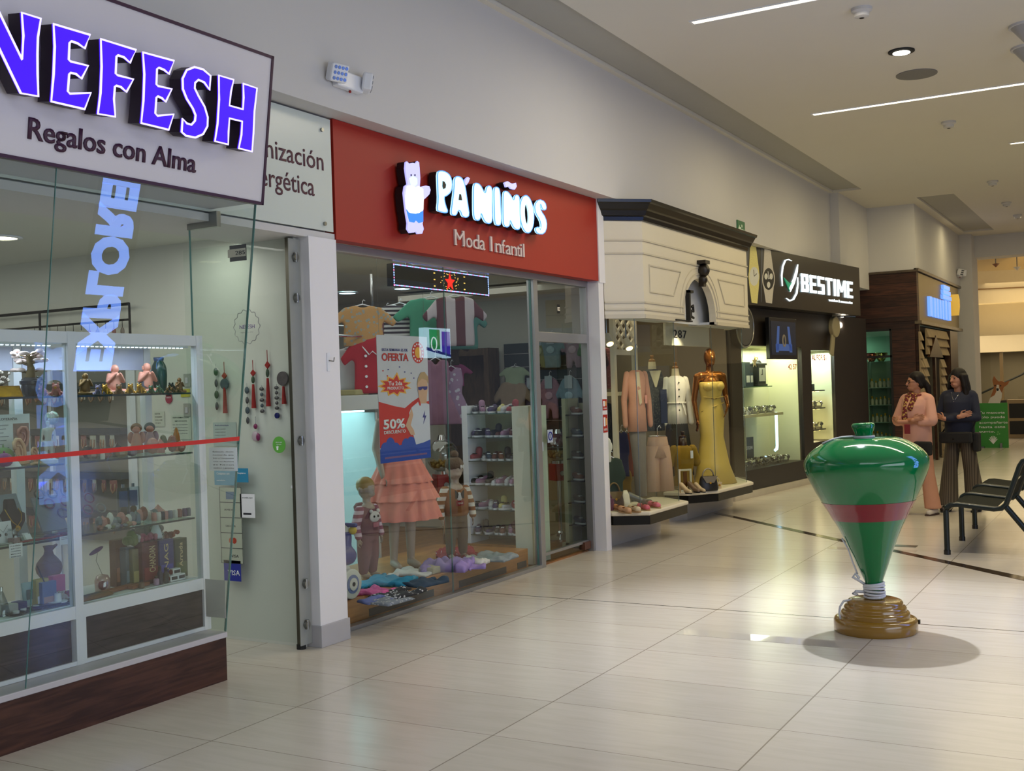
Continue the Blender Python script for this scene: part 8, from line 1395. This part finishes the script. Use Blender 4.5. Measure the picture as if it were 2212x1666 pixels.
for i, (x, y, lab) in enumerate(((2184, 862, 'dark chair silhouette behind the far store glass'), (2195, 880, 'second dark chair silhouette near the frame edge'))):
    p = at(x, y, Y=31.5); t = thing('cafe_chair', lab, 'chair', T(p.x, 31.5+.8*i, 0) @ RZ(.6)); 
    for a in (-.2, .2):
        for b in (-.2, .2): MB().cyl((a, b, 0), (a, b, .45), .015).build('leg', M_DARK, t)
    MB().box(-.22, .22, -.22, .22, .45, .49).build('seat', M_DARK, t); MB().box(-.22, .22, .19, .22, .55, .9).build('backrest', M_DARK, t)
t = thing('display_cabinet', 'low dark-shelved display cabinet at the far store front', 'cabinet', T(-2.0, 30.2, 0)); p = at(2195, 900, Y=30); MB().box(p.x-.2, p.x+.8, 30.0, 30.4, 0, .95).build('carcass', mat('tan_cabinet', (150, 128, 92), .5), t, w=True); MB().box(p.x-.15, p.x+.75, 29.98, 30.0, .5, .85).box(p.x-.15, p.x+.75, 29.98, 30.0, .1, .42).build('shelf_opening', M_DARK, t, w=True)
# pet notice stand
YP = 26.25; a = at(2106, 966, Y=YP); b = at(2176, 870, Y=YP); w, h = b.x-a.x, b.z; t = thing('pet_notice', 'green pet notice stand with a printed brown and white dog on top', 'notice stand', FX((a.x, YP, 0))); gp = mat('pet_green_print', (58, 140, 58), .6, var=.05)
MB().box(0, w, 0, h, -.03, 0).build('board', gp, t); MB().box(w*.2, w*.3, 0, .03, -.25, .12).box(w*.75, w*.82, 0, .10, -.25, .05).build('foot', M_STEEL, t)
for i, s in enumerate(('Tu mascota', 'solo puede', 'acompañarte', 'hasta este', 'punto.')): text('lettering', s, T(.10, h*(.76-.10*i-(.02 if i > 1 else 0)), 0), .052, M_WHITEINK, t, .001, .062*len(s)*.84, .012)
for i in range(7): MB().tube([(w*.55, h*.09, .001), (w*.55+.10*math.sin((i-3)*.33), h*.09+.17*math.cos((i-3)*.30), .001)], .010, 5).build('emblem', M_WHITEINK, t)
for x, y in ((.7, .35), (.74, .31), (.68, .30)): MB().cyl((w*x, h*y, 0), (w*x, h*y, .001), .016, n=10).build('paw_dot', mat('pale_green_dot', (120, 180, 110), .6), t)
D = lambda pts: [(at(x, y, Y=YP).x-a.x, at(x, y, Y=YP).z) for x, y in pts]; Zp = lambda L: D([(1900+x/3.785, 780+y/3.785) for x, y in L])
tan = mat('dog_tan_print', (150, 92, 48), .6, var=.1); o = MB().prism(Zp([(935, 120), (955, 150), (975, 168), (1000, 165), (1025, 175), (1065, 158), (1045, 195), (1015, 215), (1000, 260), (985, 345), (890, 345), (920, 260), (935, 215), (922, 160)]), -.03, 0).build('printed_dog', tan, t); MB().prism(Zp([(960, 195), (975, 195), (978, 225), (1000, 262), (998, 300), (985, 345), (888, 345), (905, 300), (940, 280), (955, 250), (952, 225)]), 0, .002).build('dog_blaze', mat('dog_white_print', (206, 200, 190), .6), o)
MB().prism(Zp([(952, 225), (972, 222), (976, 240), (960, 248)]), .002, .003).prism(Zp([(940, 195), (950, 195), (950, 206), (940, 206)]), .002, .003).prism(Zp([(985, 198), (995, 198), (995, 208), (985, 208)]), .002, .003).build('dog_face_mark', M_DARK, o)
# ================================================================ ceiling fixtures
zc = ZC
for i, (x, y, lab) in enumerate(((1497, 48, 'long recessed light line crossing the ceiling nearest the camera'), (1757, 247, 'long recessed light line in the middle of the ceiling'), (2183, 310, 'short visible light line at the frame edge of the ceiling'))):
    p = at(x, y, Z=zc); t = thing('light_line', lab, 'ceiling light', T(p.x, p.y, zc)); MB().box(0, 4.4, -.035, .035, -.004, 0).build('diffuser', emis('warm_white_line', (255, 240, 206), 5.0), t); MB().box(-.02, 4.42, -.05, -.035, -.008, 0).box(-.02, 4.42, .035, .05, -.008, 0).box(-.02, 0, -.035, .035, -.008, 0).build('trim', M_WHITE, t)
M_DET = mat('detector_plastic', (196, 194, 192), .5)
for x, y, lab in ((1861, 18, 'white smoke detector nearest the first ceiling light line'), (2049, 263, 'white smoke detector beyond the second light line'), (2144, 391, 'small smoke detector beyond the third light line'), (2174, 437, 'oval smoke detector above the far recess'), (2198, 464, 'farthest small detector at the frame edge')):
    p = at(x, y, Z=zc); t = thing('smoke_detector', lab, 'smoke detector', T(*p)); k = 1.0; MB().lathe([(0, 0), (.085, 0), (.085, -.025), (.062, -.04), (.06, -.07), (.03, -.08), (0, -.08)], 22).build('housing', M_DET, t, smooth=True, ang=.7); MB().cyl((0, 0, -.081), (0, 0, -.083), .02).build('sensor', M_DARK, t)
p = at(1980, 160, Z=zc); tag(MB(T(*p)).cyl((0, 0, -.008), (0, 0, 0), .20, n=36).build('ceiling_speaker', mat('speaker_grille', (120, 118, 116), .7, var=.1, scale=200)), 'round grey ceiling speaker beside the bright downlight', 'speaker')
p = at(2174, 437, Z=zc)
p = at(1947, 110, Z=zc); t = thing('downlight', 'bright tilted round downlight in the main ceiling', 'downlight', T(*p)); MB().lathe([(.075, 0), (.12, 0), (.12, -.012), (.075, -.02)], 28, close=False).build('trim_ring', M_DARK, t, smooth=True); MB().cyl((0, 0, -.022), (0, 0, -.004), .078, n=24).build('lamp', emis('bright_downlight', (255, 248, 230), 25), t); spot('ceiling_downlight_beam', (p.x, p.y, zc-.05), (p.x-.2, p.y, 0), 60, (1, .93, .8), 1.1, .6)
for x, y, lab in ((2221, 78, 'upper grey cone-shaped ceiling fitting at the frame edge'), (2223, 125, 'lower grey cone-shaped ceiling fitting at the frame edge')):
    p = at(x, y, Z=zc-.1); t = thing('ceiling_fitting', lab, 'ceiling fitting', T(p.x, p.y, zc)); MB().cyl((0, 0, -.02), (0, 0, 0), .16, n=24).build('rim', M_TRIM, t); MB().cyl((0, 0, -.16), (0, 0, -.02), .03, .14, n=24).build('cone', mat('grey_cone', (150, 150, 152), .5), t, smooth=True, ang=.7)
for x, y, z, lab, nm in ((2151, 570, 6.09, 'brown hanging detector under the far hall ceiling', 'hall_detector'), (2197, 577, 6.09, 'pale detector under the far hall ceiling', 'hall_detector')):
    p = at(x, y, Z=z); p = at(x, y, Y=min(p.y, 33.0)); t = thing(nm, lab, 'smoke detector', T(p.x, p.y, 6.1)); MB().cyl((0, 0, p.z-6.1), (0, 0, 0), .012).build('stem', M_STEEL, t); MB().lathe([(0, -.10), (.10, 0), (0, .02)], 16, T(0, 0, p.z-6.1)).build('housing', mat('brown_cap', (110, 60, 36), .5) if x < 2170 else M_DET, t)
# emergency lamps on the walls
def emergency(M, k, lab, blank=False):
    t = thing('emergency_light', lab, 'emergency light', M @ Matrix.Scale(k, 4)); MB().box(-.17, .17, -.07, .07, 0, .07).build('housing', M_WHITE, t, bevel=.012); MB().box(-.03, .0, .075, .10, .0, .05).build('switch', M_BLACK, t); MB().ell((.02, -.08, .04), .012).build('indicator', mat('red_indicator', (150, 30, 24), .4), t)
    for s, rx, rz in ((-1, -.35, -.25), (1, -.15, .75)):
        Mh = T(s*.20, .02, .09) @ RY(rz) @ RX(-rx); h = MB(Mh).box(-.085, .085, -.075, .075, -.05, .035).build('lamp_head', M_WHITE, t, bevel=.018); q = MB(Mh)
        for a in range(4):
            for b in range(3): q.cyl((-.054+.036*a, -.045+.045*b, .035), (-.054+.036*a, -.045+.045*b, .040), .014, n=10)
        q.build('led_lens', mat('led_lens_grey', (110, 120, 136), .15, .3), h)
emergency(F(at(744, 178, X=-4.5)), .78, 'white twin-head emergency light on the wall above the red fascia'); emergency(F(at(2069, 592, X=-3.54)), .95, 'white emergency light on the wall above the champagne metal sign')
# ================================================================ signs across the aisle (seen mirrored in the glass)
t = thing('aisle_totem', 'slim dark totem with glowing blue vertical EXPLORER lettering across the aisle', 'sign', F((.6, 8.07, 0), (0, 0, 1), (0, 1, 0))); MB().box(0, 3.0, -.30, .30, -.12, 0).build('case', mat('totem_black', (14, 14, 16), .4), t); text('lettering', 'EXPLORER', T(.55, -.215, 0), .43, emis('totem_blue', (112, 156, 255), 8), t, .01, 2.28, .06)
t = thing('aisle_lightbox', 'lit green and violet poster lightbox across the aisle', 'lightbox', F((2.0, 17.7, 2.52), (0, -1, 0))); MB().box(-.42, .42, -.28, .28, -.15, 0).build('case', emis('lightbox_pale', (190, 230, 255), 3.84), t); MB().box(-.05, .30, -.12, .25, 0, .004).build('green_panel', emis('lightbox_green', (30, 150, 84), 3.12), t); MB().box(-.40, -.12, -.22, .22, 0, .004).build('violet_panel', emis('lightbox_violet', (70, 56, 200), 3.12), t); MB().tube([(.16+.09*math.cos(q), -.02+.12*math.sin(q), .006) for q in np.linspace(0, 2*PI, 25)[:-1]], .014, 5, closed=True).build('printed_ring', emis('lightbox_white', (230, 244, 255), 3.84), t); MB().prism([(-.42, -.26), (.42, -.14), (.42, -.08), (-.42, -.22)], .004, .006).build('blue_swoosh', emis('lightbox_blue', (20, 60, 160), 2.00), t); 
tag(MB().box(2.0, 2.12, 17.6, 17.8, 0, 2.26).build('lightbox_post', M_STEEL), 'steel post carrying the lit poster lightbox', 'post')
# ================================================================ the two women
def woman(p, k, a, turn, lab, c):
    t = thing('person', lab, 'person', T(*p) @ RZ(a) @ Matrix.Scale(k, 4)); Hd = RZ(turn); q = MB(); sk = c['skin']; st = c['step']
    q.ell((0, -.005, 1.535), (.070, .092, .108), Hd).ell((0, -.045, 1.475), (.048, .045, .045), Hd).cap((0, .015, 1.33), (0, .0, 1.46), .052, .048).cap((-.13, .01, 1.345), (.13, .01, 1.345), .055).cap((0, .0, 1.0), (0, -.01, 1.27), .12, .125)
    q.cap((0, -.092, 1.545), (0, -.106, 1.515), .010, .014, 8, Hd).ell((0, -.085, 1.475), (.026, .012, .009), Hd)
    for s in (-1, 1): q.ell((s*.072, .008, 1.53), (.012, .02, .03), Hd)
    hips = [(-.075, .0, .88), (.075, .0, .88)]; kn = [(-.11, st[0]*.5-.02, .48), (.115, st[1]*.5-.02, .48)]; an = [(-.135, st[0], .085), (.14, st[1], .085)]
    for i in (0, 1): q.cap(hips[i], kn[i], .085, .06).cap(kn[i], an[i], .055, .038)
    sh = [(-.165, .01, 1.335), (.165, .01, 1.335)]; el = [(-.225, -.05, 1.09), (.225, -.05, 1.09)]; wr = [(.075, -.200, 1.105), (-.085, -.232, 1.085)]
    for i in (0, 1): q.cap(sh[i], el[i], .046, .038).cap(el[i], wr[i], .037, .026)
    hand(q, wr[0], (.85, .40, .32), .92, (-.3, -.1, 1), .35); hand(q, wr[1], (-.85, .50, .30), .92, (.3, -.1, 1), -.35)
    q.build('body', sk, t, voxel=.0052, sm=1)
    e = MB(Hd); b = MB(Hd); l = MB(Hd)
    for s in (-1, 1): e.ell((s*.028, -.083, 1.545), (.012, .008, .006)); b.cap((s*.013, -.092, 1.566), (s*.043, -.080, 1.563), .0035, .0025)
    e.build('eyes', mat('dark_eyes', (30, 22, 18), .2), t, smooth=True); b.build('eyebrows', c['hair'], t, smooth=True); l.ell((0, -.094, 1.477), (.022, .006, .0065)).build('lips', mat('lip_rose', (150, 78, 72), .5), t, smooth=True)
    h = MB(Hd)
    if c['long']:
        h.ell((0, .012, 1.578), (.086, .100, .096)); r_ = random.Random(3)
        for i in range(38):
            th = PI*(.02+.96*i/37); x, y = .086*math.cos(th), -.028+.12*math.sin(th); w0 = Vector((x*1.22+r_.uniform(-.012, .012), y+r_.uniform(-.01, .02), 1.45)); w1 = Vector((x*1.42+r_.uniform(-.02, .02), y+.01+r_.uniform(-.015, .015), 1.36)); w2 = Vector((x*1.40+r_.uniform(-.025, .025), y*1.05+r_.uniform(-.02, .02), 1.26+r_.uniform(-.03, .04))); h.cap((x, y, 1.57), w0, .030, .026, 7).cap(w0, w1, .026, .022, 7).cap(w1, w2, .024, .012, 7)
    else:
        h.ell((0, .014, 1.580), (.080, .096, .092)).ell((0, .03, 1.54), (.078, .085, .09)).cap((0, .10, 1.54), (0, .14, 1.48), .035, .04).cap((0, .14, 1.48), (.02, .15, 1.33), .038, .018)
        for s in (-1, 1): h.cap((s*.066, -.02, 1.60), (s*.075, .03, 1.50), .022, .02)
    h.build('hair', c['hair'], t, voxel=.010, sm=2)
    tp = c['top']
    u = MB().loft([(0, 0, c['hem'], .172, .14), (0, 0, 1.0, .165, .145), (0, -.01, 1.15, .160, .152), (0, -.01, 1.27, .164, .148), (0, .002, 1.345, .168, .115), (0, .01, 1.388, .105, .078)], 28)
    for s in (-1, 1): u.cap((s*.145, .01, 1.345), (s*.075, .015, 1.372), .064, .055)
    for i in (0, 1):
        if c['wide']: u.cap(sh[i], Vector(sh[i]).lerp(Vector(el[i]), .95), .058, .07).cap(Vector(el[i]), Vector(el[i]).lerp(Vector(wr[i]), .32), .062, .054)
        else: u.cap(sh[i], el[i], .054, .046).cap(el[i], Vector(el[i]).lerp(Vector(wr[i]), .9), .050, .036)
    u.build('top', tp, t, voxel=.010, sm=3)
    w = MB()
    for i in (0, 1): w.loft([(hips[i][0], hips[i][1], .93, .080, .10), (hips[i][0]*1.1, hips[i][1], .80, .080, .10), (kn[i][0], kn[i][1], .48, c['knee'], c['knee']*1.05), (an[i][0], an[i][1]-.01, .075, c['flare'], c['flare']*1.2)], 26)
    w.loft([(0, 0, .84, .165, .12), (0, 0, .98, .158, .118)], 26); w.build('trousers', c['trs'], t, voxel=.010, sm=2)
    for i in (0, 1):
        o = MB().cap((an[i][0], an[i][1]+.03, .045), (an[i][0]*1.15, an[i][1]-.13, .035), .04, .034).build('shoe', c['shoe'], t, voxel=.009, sm=2); MB().loft([(an[i][0]*1.08, an[i][1]-.05, 0, .042, .13), (an[i][0]*1.08, an[i][1]-.05, .018, .044, .132)], 20).build('sole', c['sole'], o)
    return t, Hd
sk1 = mat('tan_skin', (172, 118, 88), .5, var=.03); sk2 = mat('olive_skin', (168, 116, 90), .5, var=.03); dk_h = mat('dark_brown_hair', (20, 13, 11), .6, var=.3, scale=60, spec=.25)
pink = fab('dusty_pink_knit', (202, 150, 130), var=.05); blackf = fab('black_bag_leather', (20, 19, 20))
t, Hd = woman((-2.36, 13.70, 0), 1.0, -.42, -.62, 'woman with glasses and ponytail in a pink top and patterned scarf, arms crossed', dict(skin=sk1, hair=dk_h, long=False, top=pink, hem=.80, wide=True, trs=fab('salmon_twill', (190, 138, 112), var=.05), knee=.074, flare=.088, shoe=mat('white_trainer', (196, 186, 172), .5), sole=mat('brown_sole', (62, 40, 30), .6), step=(-.10, .06)))
g = MB(Hd)
for s in (-1, 1): g.tube([(s*.032+.024*math.cos(v), -.096, 1.543+.019*math.sin(v)) for v in np.linspace(0, 2*PI, 19)[:-1]], .0025, 5, closed=True).cyl((s*.056, -.094, 1.546), (s*.074, .0, 1.545), .002, n=6)
g.cyl((-.008, -.098, 1.546), (.008, -.098, 1.546), .002, n=6).build('glasses', M_DARK, t)
scf = spots('scarf_print', (96, 24, 30), (176, 140, 70), 36, .42); m = MB().tube([(.085*math.cos(v), .02+.075*math.sin(v), 1.385+.012*math.sin(2*v)) for v in np.linspace(0, 2*PI, 25)[:-1]], .034, 10, closed=True); m.cap((-.055, -.10, 1.37), (-.05, -.165, 1.13), .030, .036).cap((.05, -.10, 1.38), (.02, -.155, 1.24), .030, .034); m.build('scarf', scf, t, smooth=True)
MB().box(-.02, .05, -.262, -.25, .95, 1.06, RZ(.1)).build('phone_pouch', mat('red_pouch', (120, 30, 40), .5), t, bevel=.004); MB().box(.06, .27, -.19, -.11, .70, .86).build('shoulder_bag', blackf, t, bevel=.02)
stp = stripes('pinstripe_brown', (62, 54, 46), (92, 82, 68), 42, 'X')
t, Hd = woman((-1.955, 14.12, 0), 1.015, -.22, -.42, 'woman with long dark hair in a navy sweater and wide pinstripe trousers, arms crossed', dict(skin=sk2, hair=dk_h, long=True, top=fab('navy_knit', (22, 26, 46), var=.08), hem=.84, wide=False, trs=stp, knee=.086, flare=.112, shoe=mat('dark_brown_shoe', (42, 28, 22), .4), sole=M_DARK, step=(-.06, .07)))
MB().box(-.17, .20, -.21, -.13, .80, .93).build('belt_bag', blackf, t, bevel=.02); MB().tube([(.18, -.13, .90), (.20, .0, 1.1), (.13, .10, 1.37), (0, .14, 1.3), (-.17, .08, 1.0), (-.19, -.10, .88)], .010, 5).build('bag_strap', blackf, t, smooth=True); MB().box(.17, .24, -.10, .02, .70, .92).build('side_bag', blackf, t, bevel=.02)
MB().tube([(-.05, -.085, 1.385), (-.015, -.135, 1.31), (.0, -.142, 1.285), (.015, -.135, 1.31), (.05, -.085, 1.385)], .0022, 5).ell((0, -.145, 1.275), .009).build('necklace', M_CHROME, t, smooth=True); MB().box(-.012, .012, -.215, -.21, .845, .86).build('bag_clasp', M_CHROME, t)
